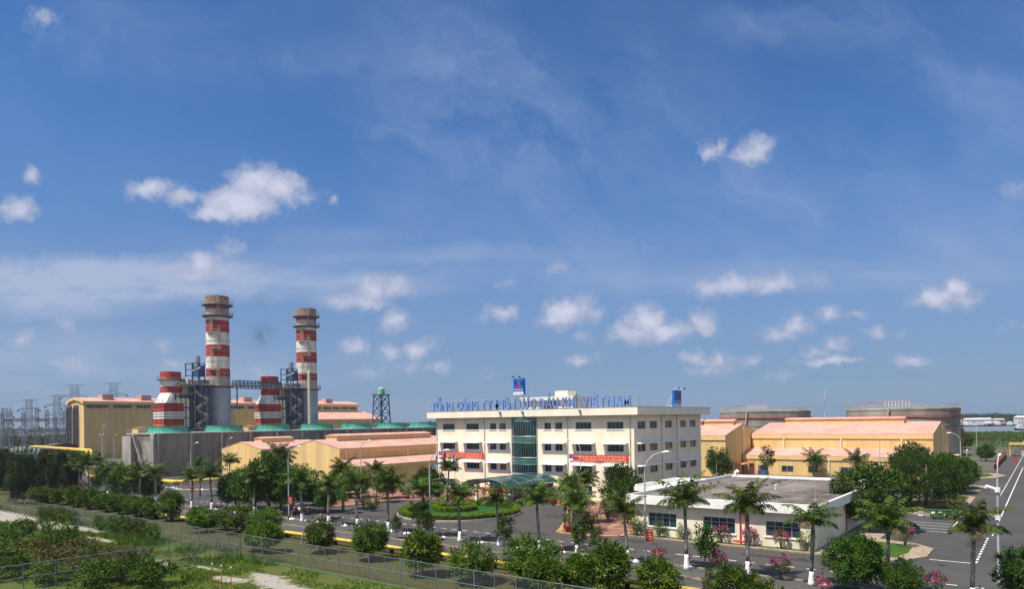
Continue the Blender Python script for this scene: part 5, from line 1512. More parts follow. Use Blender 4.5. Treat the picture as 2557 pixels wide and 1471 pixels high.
def lamp(label, x, y, h, arm=(1, 0), reach=1.9, extra=False, two=False, straight=False):
    r = thing('street_lamp', label, 'street lamp', (x, y, 0))
    part('pole', 'pole_gray', r, lambda b: (b.tube([(x, y, 0), (x, y, h * .45), (x, y, h * .82)], [.11, .085, .065], 8), b.box(x - .18, x + .18, y - .18, y + .18, .0, .12)))
    ax, ay = Vector(arm).normalized()
    for s in ((1, -1) if two else (1,)):
        pts = [(x, y, h * .82)] + [(x + ax * s * reach * (1 - cos(t)), y + ay * s * reach * (1 - cos(t)), h * .82 + h * .165 * sin(t)) for t in (pi / 2 * q / 6 for q in range(1, 7))]
        part('arm', 'pole_gray', r, lambda b: b.tube(pts, .042, 6))
        ex, ey, ez = pts[-1]
        hx, hy = ex + ax * s * .45, ey + ay * s * .45
        part('lamp_head', 'whitewash', r, lambda b: b.tube([(ex - ax * s * .1, ey - ay * s * .1, ez), (ex + ax * s * .15, ey + ay * s * .15, ez + .04), (hx, hy, ez + .05), (hx + ax * s * .3, hy + ay * s * .3, ez)], [.05, .10, .13, .05], 8), smooth=True)
    if extra:
        for z in (7.4, 5.2):
            part('camera_box', 'whitewash', r, lambda b: (b.cyl((x - .75, y - .3, z + .25), (x - .15, y, z), .15, n=8), b.cyl((x, y, z - .2), (x, y, z + .15), .22, n=8)))
    return r


lamp('grey street lamp standing between the forked tree and the three walkers', -84.8, 59.1, 10.4, (1, 0), 2.2)
lamp('grey street lamp before the large left warehouse lean-to', -91.2, 77.6, 10.6, (1, 0), 1.9)
lamp('grey street lamp before the left end of the office building and its flags', -56.2, 57.9, 10.3, (1, .3), 1.9)
lamp('grey street lamp against the right half of the office facade', -60.6, 97.6, 10.2, (-1, 0), 2.0)
lamp('tall grey street lamp before the right corner of the office building', -29.9, 59.4, 10.4, (.75, .6), 1.7)
lamp('tall street lamp with two white floodlights at the right edge', -3.2, 67.4, 10.2, (.1, 1), .9, extra=True)
lamp('street lamp before the dark basin wall, left of the small warehouse', -123.8, 65.7, 10.4, (1, 0), 2.0)
lamp('street lamp before the gable of the small left warehouse', -175, 103.0, 10.1, (1, 0), 1.9)
lamp('street lamp before the shaded wall of the yellow hall', -292, 124, 10.4, (1, 0), 2.0)
lamp('straight mast lamp before the shaded wall of the yellow hall', -285, 117, 14.0, (.2, 1), .3)
lamp('far street lamp left of the arched lamp on the yellow hall', -303, 124, 10.4, (-1, 0), 1.5, two=True)
lamp('street lamp leaning over the long right warehouse front', -28.0, 163.5, 10.0, (-1, 0), 3.0)
lamp('street lamp beside the round tree at the far right road', -13.2, 158, 10.0, (-1, 0), 1.5)
lamp('distant lamp pole standing against the river reeds', -26.5, 262, 9.0, (0, 1), .6)
lamp('farther thin lamp pole right of the one before the reeds', -19.5, 290, 9.0, (0, 1), .6)
lamp('short lamp pole at the small lawn of the far right island', -11.6, 150, 7.0, (0, 1), .4)


def signboard(label, x, y, z0, z1, w, ang=.3):
    r = thing('notice_board', label, 'sign', (x, y, z0))
    c, s = cos(ang) * w / 2, sin(ang) * w / 2
    part('board', 'sign_red', r, lambda b: (b.face([(x - c, y - s, z0), (x + c, y + s, z0), (x + c, y + s, z1), (x - c, y - s, z1)]), b.face([(x + c, y + s + .05, z0), (x - c, y - s + .05, z0), (x - c, y - s + .05, z1), (x + c, y + s + .05, z1)])))
    part('lettering', 'banner_text', r, lambda b: [b.face([(x - c * f, y - s * f - .012, z), (x + c * f, y + s * f - .012, z), (x + c * f, y + s * f - .012, z + .05), (x - c * f, y - s * f - .012, z + .05)]) for f, z in ((.6, z0 + .25), (.7, z0 + .45), (.5, z0 + .65), (.75, z1 - .2))])


signboard('red notice board on the lamp post by the three walkers', -84.3, 58.98, 2.15, 3.2, .8)
signboard('red notice board on the lamp post before the low building', -29.45, 59.3, 2.0, 3.15, .7)
signboard('red notice board on the lamp post before the basin wall', -123.2, 65.6, 1.3, 2.5, .9)
signboard('red notice board by the yellow pipe loop', -176.5, 62, 1.5, 2.7, 1.0)
signboard('red notice board beside the left road kerb', -150.0, 72.4, .6, 2.0, 1.1)

def bollard_proto():
    r = thing('bollard', 'bollard', 'bollard', (0, 0, 0), 'red and white bollards along the road kerb')
    part('base', 'whitewash', r, lambda b: (b.cyl((0, 0, -.02), (0, 0, .10), .46, .40, 12), b.cyl((0, 0, .10), (0, 0, .22), .40, .08, 12)))
    part('post', ['bollard_red', 'stack_white'], r, lambda b: [b.cyl((0, 0, z), (0, 0, z + .20), .058, n=8, m=(k + 1) % 2) for k, z in enumerate((.20, .40, .60, .80, 1.0))])
    part('cap', 'black', r, lambda b: b.cyl((0, 0, 1.20), (0, 0, 1.28), .07, .03, 8))
    return r


bx = [-3.9, -9.2] + [-14.6 - 2.88 * 2 * k for k in range(0, 0)]
bx = [-3.9, -9.2, -14.3, -20.0, -22.8, -25.4, -28.3, -30.8, -33.7, -36.3, -39.0, -41.5, -44.2, -49.7, -52.5, -55.4, -58.4, -61.2, -63.8, -66.8, -69.8, -72.6, -75.5, -78.4, -81.2, -84.0, -87, -92.6, -98, -103.8, -109.5, -115, -121]
K = Kind([bollard_proto()])
for k, x in enumerate(bx):
    K.place(0, (x, 59.0, .06), R.uniform(0, 6), 'red and white bollard on the road kerb, ' + nth(k, len(bx), ('right', 'left')) + ' of its row')
fb = [(-149.6, 75.4), (-146.5, 74.6), (-143.6, 74.0), (-141.2, 75.2), (-139.2, 76.2)]
for k, (x, y) in enumerate(fb):
    K.place(0, (x, y, .0), 0, 'pale bollard on the far kerb under the yellow pipe bend, ' + nth(k, 5), group='bollards on the far left kerb')
b = MB(); b.tube([(-152, 74.9, .06), (-149, 75.1, .06), (-143.6, 73.5, .06), (-138, 77, .06), (-134, 82, .06)], .16, 5); kind(b.build('far_kerb', 'concrete_pale'), 'structure')

def bin_proto():
    r = thing('wheeled_bin', 'bin', 'bin', (0, 0, 0), 'green wheeled bins under the big tree')
    part('bin_body', 'bin_green', r, lambda b: (b.face([(-.28, -.3, .1), (.28, -.3, .1), (.33, -.36, .95), (-.33, -.36, .95)]), b.face([(.28, .3, .1), (-.28, .3, .1), (-.33, .36, .95), (.33, .36, .95)]), b.face([(.28, -.3, .1), (.28, .3, .1), (.33, .36, .95), (.33, -.36, .95)]), b.face([(-.28, .3, .1), (-.28, -.3, .1), (-.33, -.36, .95), (-.33, .36, .95)])))
    part('lid', 'bin_green', r, lambda b: (b.box(-.36, .36, -.4, .38, .954, 1.03)))
    part('wheel', 'rubber', r, lambda b: b.cyl((-.3, .28, .12), (.3, .28, .12), .12, n=10))
    return r


Kb = Kind([bin_proto()])
for k, (x, y, l) in enumerate(((-11.75, 104.3, 'leftmost green wheeled bin with a white sticker under the big tree'), (-11.0, 104.5, 'second green wheeled bin with a white sticker under the big tree'), (-10.2, 104.9, 'third green wheeled bin from the left, plain, under the big tree'), (-9.4, 105.1, 'rightmost green wheeled bin under the big tree'))):
    Kb.place(0, (x, y, .1), .05 * k, l, 1.05)
    if k < 2:
        part('sticker', 'letter_white', bpy.data.objects.get('wheeled_bin' if k == 0 else 'wheeled_bin.%03d' % k), lambda b: b.face([(x - .2, y - .385, .65), (x + .2, y - .385, .65), (x + .2, y - .40, .95), (x - .2, y - .40, .95)]))
tag(part('carton', 'boat_white', None, lambda b: (b.box(-13.7, -13.1, 106, 106.5, .06, .55), b.box(-13.66, -13.14, 105.9, 106.3, .553, .60))), 'white carton left of the green bins under the big tree', 'carton')
tag(part('carton', 'boat_tan', None, lambda b: (b.box(-12.9, -12.4, 106.1, 106.5, .06, .42), b.box(-12.86, -12.44, 106.05, 106.4, .423, .46))), 'small tan carton between the white carton and green bins', 'carton')

# ------------------------------------------------------------------ people walking on the road


def person(label, x, y, face, shirt, stride):
    r = thing('person', label, 'person', (x, y, 0), 'people walking on the road')

    def skin(name, m, pts, edges, rad, sub=1):
        me = bpy.data.meshes.new(name)
        c, s = cos(face), sin(face)
        me.from_pydata([(px * c - py * s, px * s + py * c, pz) for px, py, pz in pts], edges, [])
        me.materials.append(M[m])
        o = bpy.data.objects.new(name, me); COL.objects.link(o); o.parent = r
        md = o.modifiers.new('skin', 'SKIN'); md.use_smooth_shade = True
        for v, q in zip(me.skin_vertices[0].data, rad):
            v.radius = q if isinstance(q, tuple) else (q, q)
        me.skin_vertices[0].data[0].use_root = True
        sm = o.modifiers.new('sub', 'SUBSURF'); sm.levels = sub; sm.render_levels = sub
        return o
    st = stride
    pts = [(0, 0, .92), (0, 0, 1.15), (0, 0, 1.38), (0, 0, 1.48), (0, .01, 1.56), (0, .02, 1.66),                       # pelvis spine neck head
           (-.19, 0, 1.38), (-.24, -.04 - st * .3, 1.12), (-.23, .10 - st * .4, .90), (-.23, .14 - st * .4, .80), (.19, 0, 1.38), (.24, -.04 + st * .3, 1.12), (.23, .10 + st * .4, .90), (.23, .14 + st * .4, .80),
           (-.10, 0, .86), (-.10, .06 + st * .5, .48), (-.10, st * .9, .08), (-.10, .14 + st * .9, .04), (.10, 0, .86), (.10, .06 - st * .5, .48), (.10, -st * .9, .10), (.10, .13 - st * .9, .04)]
    ed = [(0, 1), (1, 2), (2, 3), (3, 4), (4, 5), (2, 6), (6, 7), (7, 8), (8, 9), (2, 10), (10, 11), (11, 12), (12, 13), (0, 14), (14, 15), (15, 16), (16, 17), (0, 18), (18, 19), (19, 20), (20, 21)]
    rad = [(.14, .10), (.13, .09), (.15, .10), .055, .085, .09, .06, .042, .035, .03, .06, .042, .035, .03, .085, .058, .04, .035, .085, .058, .04, .035]
    skin('body', 'skin', pts, ed, rad)
    q = [0, 1, 2, 6, 7, 10, 11]
    skin('shirt', shirt, [pts[i] for i in q], [(0, 1), (1, 2), (2, 3), (3, 4), (2, 5), (5, 6)], [(.17, .13), (.16, .12), (.18, .125), .085, .065, .085, .065])
    q = [0, 14, 15, 16, 18, 19, 20]
    skin('trousers', 'trousers', [pts[i] for i in q], [(0, 1), (1, 2), (2, 3), (0, 4), (4, 5), (5, 6)], [(.165, .125), .105, .078, .07, .105, .078, .07])
    skin('hair', 'hair', [(0, -.02, 1.64), (0, .0, 1.71)], [(0, 1)], [.10, .085])
    return r


person('person in a white shirt and dark trousers walking beside the lamp post', -85.2, 61.2, .3, 'shirt_white', .22)
person('person in maroon top and dark trousers left of the white shirt', -86.1, 60.9, .3, 'shirt_maroon', -.18)
person('person all in dark clothes right of the white shirt', -84.2, 61.9, .3, 'shirt_dark', .15)

# ------------------------------------------------------------------ vegetation builders


def rdir(rg, up=0.0):
    while True:
        v = Vector((rg.uniform(-1, 1), rg.uniform(-1, 1), rg.uniform(-1, 1)))
        if .05 < v.length < 1:
            v.normalize(); v.z += up
            return v.normalized()


def leaf(b, p, d, n, L, W, m=0):
    """a pointed leaf folded a little along its midrib"""
    s = d.cross(n)
    if s.length < 1e-4:
        s = d.orthogonal()
    s.normalize()
    q = p + d * (L * .45)
    b.face([p, q - s * W * .5, p + d * L, q + s * W * .5], m)


def clump_crown(b, rg, centre, rad, nclump, nleaf, L, W, cl=.28, droop=.25, hollow=.55, flat=1.0, mats=1, m1=.2, low=-.9):
    """leaf clumps set through an uneven ellipsoid; leaves of a clump radiate from it"""
    centre = Vector(centre); rx, ry, rz = rad
    lobes = [(rdir(rg), rg.uniform(.62, 1.28)) for _ in range(9)]
    for _ in range(nclump):
        d = rdir(rg)
        if d.z < low:
            continue
        f = 1.0
        for ld, lr in lobes:
            k = max(0, d.dot(ld)) ** 7
            f = f * (1 - k) + lr * k
        rr_ = (hollow + (1 - hollow) * rg.random() ** .6) * f
        c = centre + Vector((d.x * rx, d.y * ry, d.z * rz * flat)) * rr_
        cs = cl * rg.uniform(.7, 1.35)
        m = 0
        if mats > 1:
            m = 1 if rg.random() < m1 else 0
        for _ in range(nleaf):
            e = rdir(rg, .25)
            p = c + e * (cs * rg.uniform(.1, 1.0))
            ld = (e + d * .5 + Vector((0, 0, -droop))).normalized()
            n_ = (rdir(rg) * .42 + d * .55 + Vector((0, 0, .8))).normalized()
            leaf(b, p, ld, n_, L * rg.uniform(.7, 1.3), W * rg.uniform(.8, 1.2), m)


def limbs(b, rg, base, top, r0, n, spread, h0):
    base = Vector(base); top = Vector(top)
    mid = base.lerp(top, .5) + Vector((rg.uniform(-.15, .15), rg.uniform(-.15, .15), 0)) * r0 * 4
    b.tube([base, base.lerp(mid, .5), mid, top], [r0 * 1.25, r0, r0 * .8, r0 * .35], 7)
    for k in range(n):
        t = h0 + (1 - h0) * rg.random() * .8
        p = base.lerp(top, t); a = 2 * pi * k / n + rg.uniform(-.4, .4)
        q = p + Vector((cos(a) * spread, sin(a) * spread, spread * rg.uniform(.4, .9)))
        b.tube([p, p.lerp(q, .5) + Vector((0, 0, spread * .08)), q], [r0 * .45, r0 * .3, r0 * .10], 5)


def tree_proto(name, cat, seed, h, trunk_h, rad, leafm, r0=.14, nc=90, nl=26, L=.26, W=.10, cl=.5, bark='bark', mats=None, **kw):
    rg = random.Random(seed)
    r = thing(name, name, cat, (0, 0, 0))
    part('trunk', bark, r, lambda b: limbs(b, rg, (0, 0, -.05), (rg.uniform(-.2, .2), rg.uniform(-.2, .2), h * .82), r0, 7, rad[0] * .62, trunk_h / h), smooth=True)
    cz = trunk_h + (h - trunk_h) * .5
    part('crown', mats or leafm, r, lambda b: clump_crown(b, rg, (0, 0, cz), rad, nc, nl, L, W, cl, mats=len(mats) if mats else 1, **kw))
    return r


def palm_proto(seed, trunk_h=4.6, white=True, nf=15, fl=2.6, bark='palm_bark'):
    rg = random.Random(seed)
    r = thing('royal_palm', 'royal palm', 'palm', (0, 0, 0))
    lean = Vector((rg.uniform(-.3, .3), rg.uniform(-.3, .3), 0))
    pt = lambda z: Vector((lean.x * (max(z, 0) / trunk_h) ** 1.5, lean.y * (max(z, 0) / trunk_h) ** 1.5, z))
    if white:
        part('painted_foot', 'whitewash', r, lambda b: b.tube([pt(0), pt(.35), pt(1.0), pt(1.35)], [.30, .25, .175, .165], 10), smooth=True)
    part('trunk', bark, r, lambda b: b.tube([pt(1.35 if white else -.05), pt(2.0), pt(2.8), pt(3.6), pt(trunk_h)], [.155, .15, .16, .15, .12], 10), smooth=True)
    top = pt(trunk_h) + Vector((0, 0, 1.0))
    part('crownshaft', 'palm_shaft', r, lambda b: b.tube([pt(trunk_h), pt(trunk_h) + Vector((0, 0, .3)), top - Vector((0, 0, .2)), top + Vector((0, 0, .5))], [.125, .15, .09, .03], 8), smooth=True)
    b = MB()
    for k in range(nf):
        az = k * 2.39996 + rg.uniform(-.25, .25)
        age = k / (nf - 1)
        el0 = radians(88 - 50 * age ** .9 + rg.uniform(-8, 8)); L = 1.16 * fl * (.72 + .34 * sin(pi * min(1, age * .8 + .25))) * rg.uniform(.88, 1.1)
        p = top + Vector((0, 0, -.15 * age)); h = Vector((cos(az), sin(az), 0)); el = el0
        pts = [p.copy()]; N = 15
        drp = radians(rg.uniform(48, 84) + 48 * age)
        for j in range(N):
            el = el0 - drp * (j / N) ** 1.25
            p = p + (h * cos(el) + Vector((0, 0, sin(el)))) * (L / N)
            pts.append(p.copy())
        m = 1 if (age > .86 and rg.random() < .6) else 0
        b.tube(pts[::3], [.035, .03, .025, .018, .012, .006], 4, m)
        side = Vector((-sin(az), cos(az), 0))
        for j in range(2, N + 1):
            t = j / N; q = pts[j]; d = (pts[j] - pts[j - 1]).normalized()
            ll = .74 * sin(pi * (.16 + .80 * t)) ** .7 * (fl / 2.6)
            for s in (-1, 1):
                for f in (0, .33, .66):
                    o_ = q + (pts[j - 1] - q) * f
                    dd = (side * s * rg.uniform(.75, 1.1) + d * .55 + Vector((0, 0, rg.uniform(-1.0, .15)))).normalized()
                    up = d.cross(dd)
                    w = Vector((rg.uniform(-1, 1), rg.uniform(-1, 1), rg.uniform(-1, 1))) * .35 + d
                    w = (w - dd * w.dot(dd)).normalized() * (.036 * fl / 2.6)
                    e1 = o_ + dd * ll * .6; e2 = o_ + dd * ll * rg.uniform(.9, 1.08) + Vector((0, 0, -ll * .30))
                    b.face([o_ - w * .6, o_ + w * .6, e1 + w, e1 - w], m); b.face([e1 - w, e1 + w, e2], m)
    b.build('fronds', ['leaf_palm', 'leaf_palm_dry'], r)
    return r


def bush_proto(name, cat, seed, rad, leafm, nc=40, nl=22, L=.16, W=.07, cl=.22, flower=None, stems=6, z0=.25, fl=.35, **kw):
    rg = random.Random(seed)
    r = thing(name, name, cat, (0, 0, 0))
    if stems:
        part('stems', 'twig', r, lambda b: [b.tube([(0, 0, -.03), (cos(k) * rad[0] * .3, sin(k) * rad[1] * .3, z0 + rad[2] * .7), (cos(k) * rad[0] * .75, sin(k) * rad[1] * .75, z0 + rad[2] * 1.5)], [.04, .025, .008], 4) for k in (q * 2 * pi / stems + rg.uniform(-.3, .3) for q in range(stems))])
    part('foliage', leafm, r, lambda b: clump_crown(b, rg, (0, 0, z0 + rad[2]), rad, nc, nl, L, W, cl, **kw))
    if flower:
        part('blossom', flower, r, lambda b: clump_crown(b, rg, (0, 0, z0 + rad[2] * 1.12), (rad[0] * 1.02, rad[1] * 1.02, rad[2] * 1.0), int(nc * fl), 16, .11, .10, cl * .8, hollow=.85, low=-.15))
    return r


# royal palms: roadside row and the older row farther left
palms = Kind([palm_proto(3), palm_proto(5, 4.9, True, 17, 2.7), palm_proto(8, 4.3, True, 13, 2.5), palm_proto(13, 4.6, True, 16, 2.75), palm_proto(17, 4.75, True, 14, 2.45), palm_proto(19, 4.45, True, 18, 2.6)])
row = [(-4.3, 1.0), (-9.6, 1.05), (-14.9, .96), (-20.0, 1.06), (-25.3, 1.13), (-31.1, .93), (-36.7, .98), (-41.2, 1.03), (-46.4, .96), (-51.8, 1.0), (-57.5, 1.0), (-63.3, 1.08), (-69.0, 1.07), (-74.7, 1.02), (-80.4, 1.05), (-92.0, 1.05), (-103.5, 1.05), (-109.3, 1.0), (-121.2, 1.02), (-126.8, 1.0), (-134.6, .98), (-139.2, 1.1), (-147.6, 1.08), (-153, 1.02)]
names = {0: 'royal palm at the right end of the roadside row, by the floodlight lamp', 3: 'roadside royal palm before the middle window of the low building', 4: 'tall roadside royal palm between left and middle windows of the low building', 11: 'roadside royal palm left of the round hedge garden',
         8: 'roadside royal palm before the white columns of the glass canopy', 7: 'roadside royal palm right of the glass canopy, over open asphalt', 14: 'roadside royal palm right beside the three walkers'}
for k, (x, s) in enumerate(row):
    palms.place(k * 5 + k // 4, (x, 58.1 + R.uniform(-.15, .15), .05), R.uniform(0, 6.28), names.get(k, 'royal palm with whitewashed foot in the roadside row, ' + nth(k, len(row), ('right', 'left'))), (s * R.uniform(.9, 1.08), s * R.uniform(.9, 1.08), s * .90 * R.uniform(.95, 1.05)), 'royal palms along the road')
tallp = Kind([palm_proto(21, 5.0, False, 15, 2.7), palm_proto(22, 4.4, False, 14, 2.5)])
for k, (x, y, s, l) in enumerate(((-97.7, 66.6, 1.28, 'tall grey-trunked palm rising above the dark tree mass left of the walkers'), (-126.7, 69, 1.0, 'bare-trunked palm before the basin wall, right of the notice board'), (-132, 78, .95, 'bare-trunked palm before the left edge of the small warehouse'),
                                  (-177, 64.3, 1.12, 'palm beside the left end of the yellow pipe loop'), (-171, 64.9, 1.0, 'palm under the yellow pipe loop'), (-163, 66, 1.0, 'palm just right of the yellow pipe loop'), (-115, 76, 1.0, 'palm before the small warehouse gable, left of the tree mass'), (-88.5, 78.5, .95, 'palm at the brick paving before the large warehouse'),
                                  (-86.0, 69.5, 1.0, 'palm right of the dark bush at the paving edge'), (-79.5, 86, 1.0, 'palm standing on the brick paving before the lean-to'), (-46.8, 76.5, .88, 'palm in the planting right of the forecourt'), (-48.8, 74.6, .8, 'drooping palm beside the potted tree'),
                                  (-44.5, 69.5, .9, 'low palm by the yellow-edged corner right of the forecourt'), (-72, 92, .0, ''), (-45.0, 156, 1.1, ''))):
    if l:
        tallp.place(k, (x, y, .05), R.uniform(0, 6), l, s)
cocos = Kind([palm_proto(31, 2.6, False, 11, 3.4)])
for x, y, l in ((-41.0, 163, 'wispy coconut palm before the long warehouse, nearer the middle'), (-32.2, 163.5, 'wispy coconut palm before the long warehouse, nearer the big tree')):
    cocos.place(0, (x, y, .0), R.uniform(0, 6), l, 1.0)

# fruit trees between the fence and the pipeline
mango = Kind([tree_proto('mango_tree', 'tree', 100 + q, 2.9 * h_, .7, (1.5 * w_, 1.4 * w_, 1.25 * h_), 'leaf_mango', .09, 165, 30, .25, .10, .38, mats=['leaf_mango', 'leaf_mango_lime'], m1=m_, droop=.35, hollow=.5)
              for q, (w_, h_, m_) in enumerate(((1.0, 1.0, .3), (1.12, .92, .15), (.9, 1.12, .5), (1.0, .95, .4), (1.15, 1.02, .2), (.92, 1.0, .65)))])
MG = [(-52.6, 45.9, 1.05, 'round fruit tree behind the fence left of the yellow pipe gap'), (-43.3, 43.6, 1.12, 'round fruit tree behind the fence, left of the middle'), (-38.0, 43.9, 1.0, 'round fruit tree behind the fence, below the palm by the canopy'), (-33.3, 46.2, 1.22, 'large round fruit tree over the yellow pipe in the bottom middle'), (-30.2, 43.4, .95, 'lower fruit tree right of the large one in the bottom middle'),
      (-26.6, 46.6, 1.15, 'fruit tree before the pipe below the low building left end'), (-28.4, 45.2, .9, 'small fruit tree tucked beside the one below the low building'), (-22.3, 46.2, 1.02, 'bright fruit tree on the pipe below the left window of the low building'), (-17.2, 46.8, 1.0, 'fruit tree at the bottom edge below the pink bushes'), (-14.6, 45.6, .9, 'fruit tree at the bottom edge beside the sapling'),
      (-60.0, 45.5, 1.0, 'fruit tree behind the fence, right of the leaning white pole'), (-64.8, 42.6, .95, 'lime-leaved fruit tree touching the fence left of the leaning pole'), (-66.8, 42.2, .75, 'low fruit tree beside the lime-leaved one at the fence'), (-74.0, 48.4, 1.12, 'fruit tree left of the bare pipe stretch by the walkers'), (-79.4, 47.8, 1.05, 'bright fruit tree left of the bare pipe stretch'), (-83.8, 46.6, 1.0, 'dark fruit tree behind the fence below the forked tree'),
      (-88.5, 47.8, .95, 'fruit tree below the left side of the dark tree mass'), (-97.8, 48.9, 1.15, 'fruit tree at the left yellow pipe end'), (-103, 48.4, 1.0, 'fruit tree in the left hedge line, nearest the pipe end'), (-107.5, 48.6, 1.0, 'fruit tree in the left hedge line, under the white palm foot'), (-112.5, 48.4, 1.05, 'fruit tree in the left hedge line, below the red notice board'), (-117.5, 48.7, 1.05, 'fruit tree in the left hedge line with yellowish leaves'),
      (-123.8, 48.5, 1.15, 'fruit tree in the left hedge line, tall and rounded'), (-129.5, 48.6, 1.0, 'fruit tree in the left hedge line, beyond the rounded one'), (-135.2, 48.2, .95, 'fruit tree in the left hedge line near the fence corner'), (-140.5, 47.6, 1.0, 'fruit tree at the fence corner, by the dark wood')]
for k, (x, y, s, l) in enumerate(MG):
    mango.place(k * 5 + k // 3 + k // 7, (x, y, .0), R.uniform(0, 6.28), l, (s * R.uniform(.92, 1.18), s * R.uniform(.92, 1.18), s * R.uniform(.88, 1.12)), 'fruit trees along the fence')
# bigger broad trees
big = Kind([tree_proto('broad_tree', 'tree', 200 + s, 6.0, 1.0, (2.95, 2.95, 2.6), 'leaf_broad', .16, 300, 32, .28, .15, .50, droop=.1, hollow=.5) for s in range(3)])
big2 = Kind([tree_proto('spreading_tree', 'tree', 230, 8.2, .9, (6.2, 5.6, 3.75), 'leaf_dark', .28, 800, 34, .30, .13, .70, droop=.1, hollow=.55)])
young = Kind([tree_proto('young_tree', 'tree', 240 + s, 4.4, 1.5, (1.05, 1.05, 1.5), 'leaf_broad', .06, 46, 30, .24, .13, .36, droop=.1, hollow=.25) for s in range(3)])
BT = [(-98.0, 62.2, 1.22, 'dark tree in the forked mass left of the walkers, leftmost crown'), (-93.4, 61.6, 1.36, 'dark broad tree in the mass left of the walkers, middle crown'), (-89.6, 63.2, 1.15, 'dark tree in the mass left of the walkers, right crown'), (-102.4, 61.6, .95, 'smaller dark tree at the left foot of the forked mass'), (-86.5, 66.5, .75, 'tree beside the parking lines behind the lamp post'),
      (-154.4, 64.0, .95, 'broad tree before the left end of the basin'), (-131.0, 57.5, .95, 'broad tree before the grey basin corner'), (-128.0, 60.3, .75, 'lower tree leaning over the white palm foot at the basin'), (-79.6, 81.8, .92, 'tree at the left corner of the office building behind the round garden'), (-49.4, 90.5, 1.10, 'leafy tree before the right corner of the office building'), (-46.9, 87.6, .9, 'smaller tree at the foot of the right office corner'),
      (-16.5, 89.2, 1.32, 'tree over the right edge of the low building roof'), (-13.4, 140, 1.15, 'round tree on the far traffic island at the right'), (-11.9, 147.5, .9, 'second tree on the far traffic island, right side'), (-11.6, 57.6, .76, 'broad-leaved tree in front of the lawn tip at lower right'), (-8.4, 57.0, .48, 'smaller tree by the white palm foot at lower right'), (-1.2, 60.5, .66, 'tree cut by the right photo edge at the bottom'),
      (-21.5, 158, 1.2, 'upright tree before the right end of the long warehouse'), (-97.5, 82, .85, 'tree before the large warehouse gable'), (-92, 84, .8, 'dense tree before the lean-to end of the large warehouse'), (-104, 84, .9, 'tree left of the parking bays'), (-109, 72, .9, 'tree behind the parking lines'), (-57.5, 150, .9, 'tree between the office building and the right-hand warehouse')]
for k, (x, y, s, l) in enumerate(BT):
    big.place(k * 2 + k // 4, (x, y, .0), R.uniform(0, 6.28), l, (s * R.uniform(.92, 1.08), s * R.uniform(.92, 1.08), s * R.uniform(.95, 1.08)))
big2.place(0, (-14.2, 117.5, .0), .4, 'largest spreading dark tree above the green bins', .92)
YT = [(-81.2, 62.0, 1.0, 'slim young tree at the kerb right of the walkers'), (-82.6, 67.0, 1.1, 'slim young tree behind the kerb right of the walkers'), (-57.2, 57.2, 1.05, 'young tree by the lamp left of the round garden'), (-59.5, 55.8, .65, 'small sapling on the gravel left of the round garden'), (-43.1, 54.8, .95, 'young tree with two leaf clumps before the open asphalt'), (-35.8, 57.2, .85, 'young tree at the kerb before the potted tree'), (-22.6, 55.8, 1.05, 'young tree before the low building between two palms'),
      (-48.7, 155, 1.6, 'sparse young tree before the left end of the long warehouse'), (-39.8, 160, 1.2, 'sparse sapling before the middle of the long warehouse'), (-59.8, 152, 1.55, 'sparse young tree beside the office corner and warehouse'), (-57.2, 151.5, 1.5, 'second sparse young tree beside the warehouse gable'), (-105.5, 61, .8, 'thin young tree left of the dark tree mass'), (-55.4, 56.6, .8, 'second sapling by the lamp before the round garden'), (-34.3, 57.6, .7, 'sapling touching the kerb beside the potted tree')]
for k, (x, y, s, l) in enumerate(YT):
    young.place(k, (x, y, .0), R.uniform(0, 6.28), l, s)
# far right: trees towards the river
for x, y, s, l in ((-30, 325, 1.5, 'round dark tree standing in the reeds before the river'), (-25, 318, 1.0, 'small tree right of the round one in the reeds'), (-14, 240, .8, 'dark bush at the far end of the red-edged channel')):
    big.place(0, (x, y, -.05), R.uniform(0, 6), l, s)

# flowering bushes by the road and along the low building
boug = Kind([bush_proto('bougainvillea', 'bush', 300 + s, (.68, .68, .68), 'leaf_scrub', 46, 18, .13, .07, .22, 'flower_pink', fl=.95, z0=.35, low=-.7) for s in range(3)])
for k, (x, y, s, l) in enumerate(((-33.4, 58.7, .92, 'pink flowering bush at the kerb, left of the lamp with notice board'), (-28.2, 58.6, .95, 'pink flowering bush at the kerb right of the lamp with notice board'), (-22.8, 59.0, 1.05, 'pink flowering bush at the kerb before the middle window'), (-17.5, 58.9, 1.15, 'pink flowering bush at the kerb before the right window'), (-6.7, 60.0, 1.0, 'pink flowering bush at the bottom edge on the right road'),
                                  (-13.4, 55.6, .7, 'small pink flowering bush at the bottom beside the broad-leaved tree'), (-11.6, 80.6, 1.2, 'reddish flowering bush on the lawn tip'), (-21.5, 72.6, 1.1, 'flowering bush against the low building under the right window'), (-24.6, 72.5, 1.1, 'flowering bush by the red hydrant'), (-27.6, 72.4, 1.1, 'flowering bush under the middle window'),
                                  (-158.5, 60.2, 1.2, 'pink flowering bush by the yellow pipe loop'), (-117.5, 57.8, .9, 'pink flowering bush before the grey left road'))):
    boug.place(k, (x, y, .06), R.uniform(0, 6), l, s)
shrub = Kind([bush_proto('shrub', 'shrub', 320 + s, (.80, .80, .85), 'leaf_scrub', 44, 20, .17, .07, .24, z0=.15) for s in range(2)])
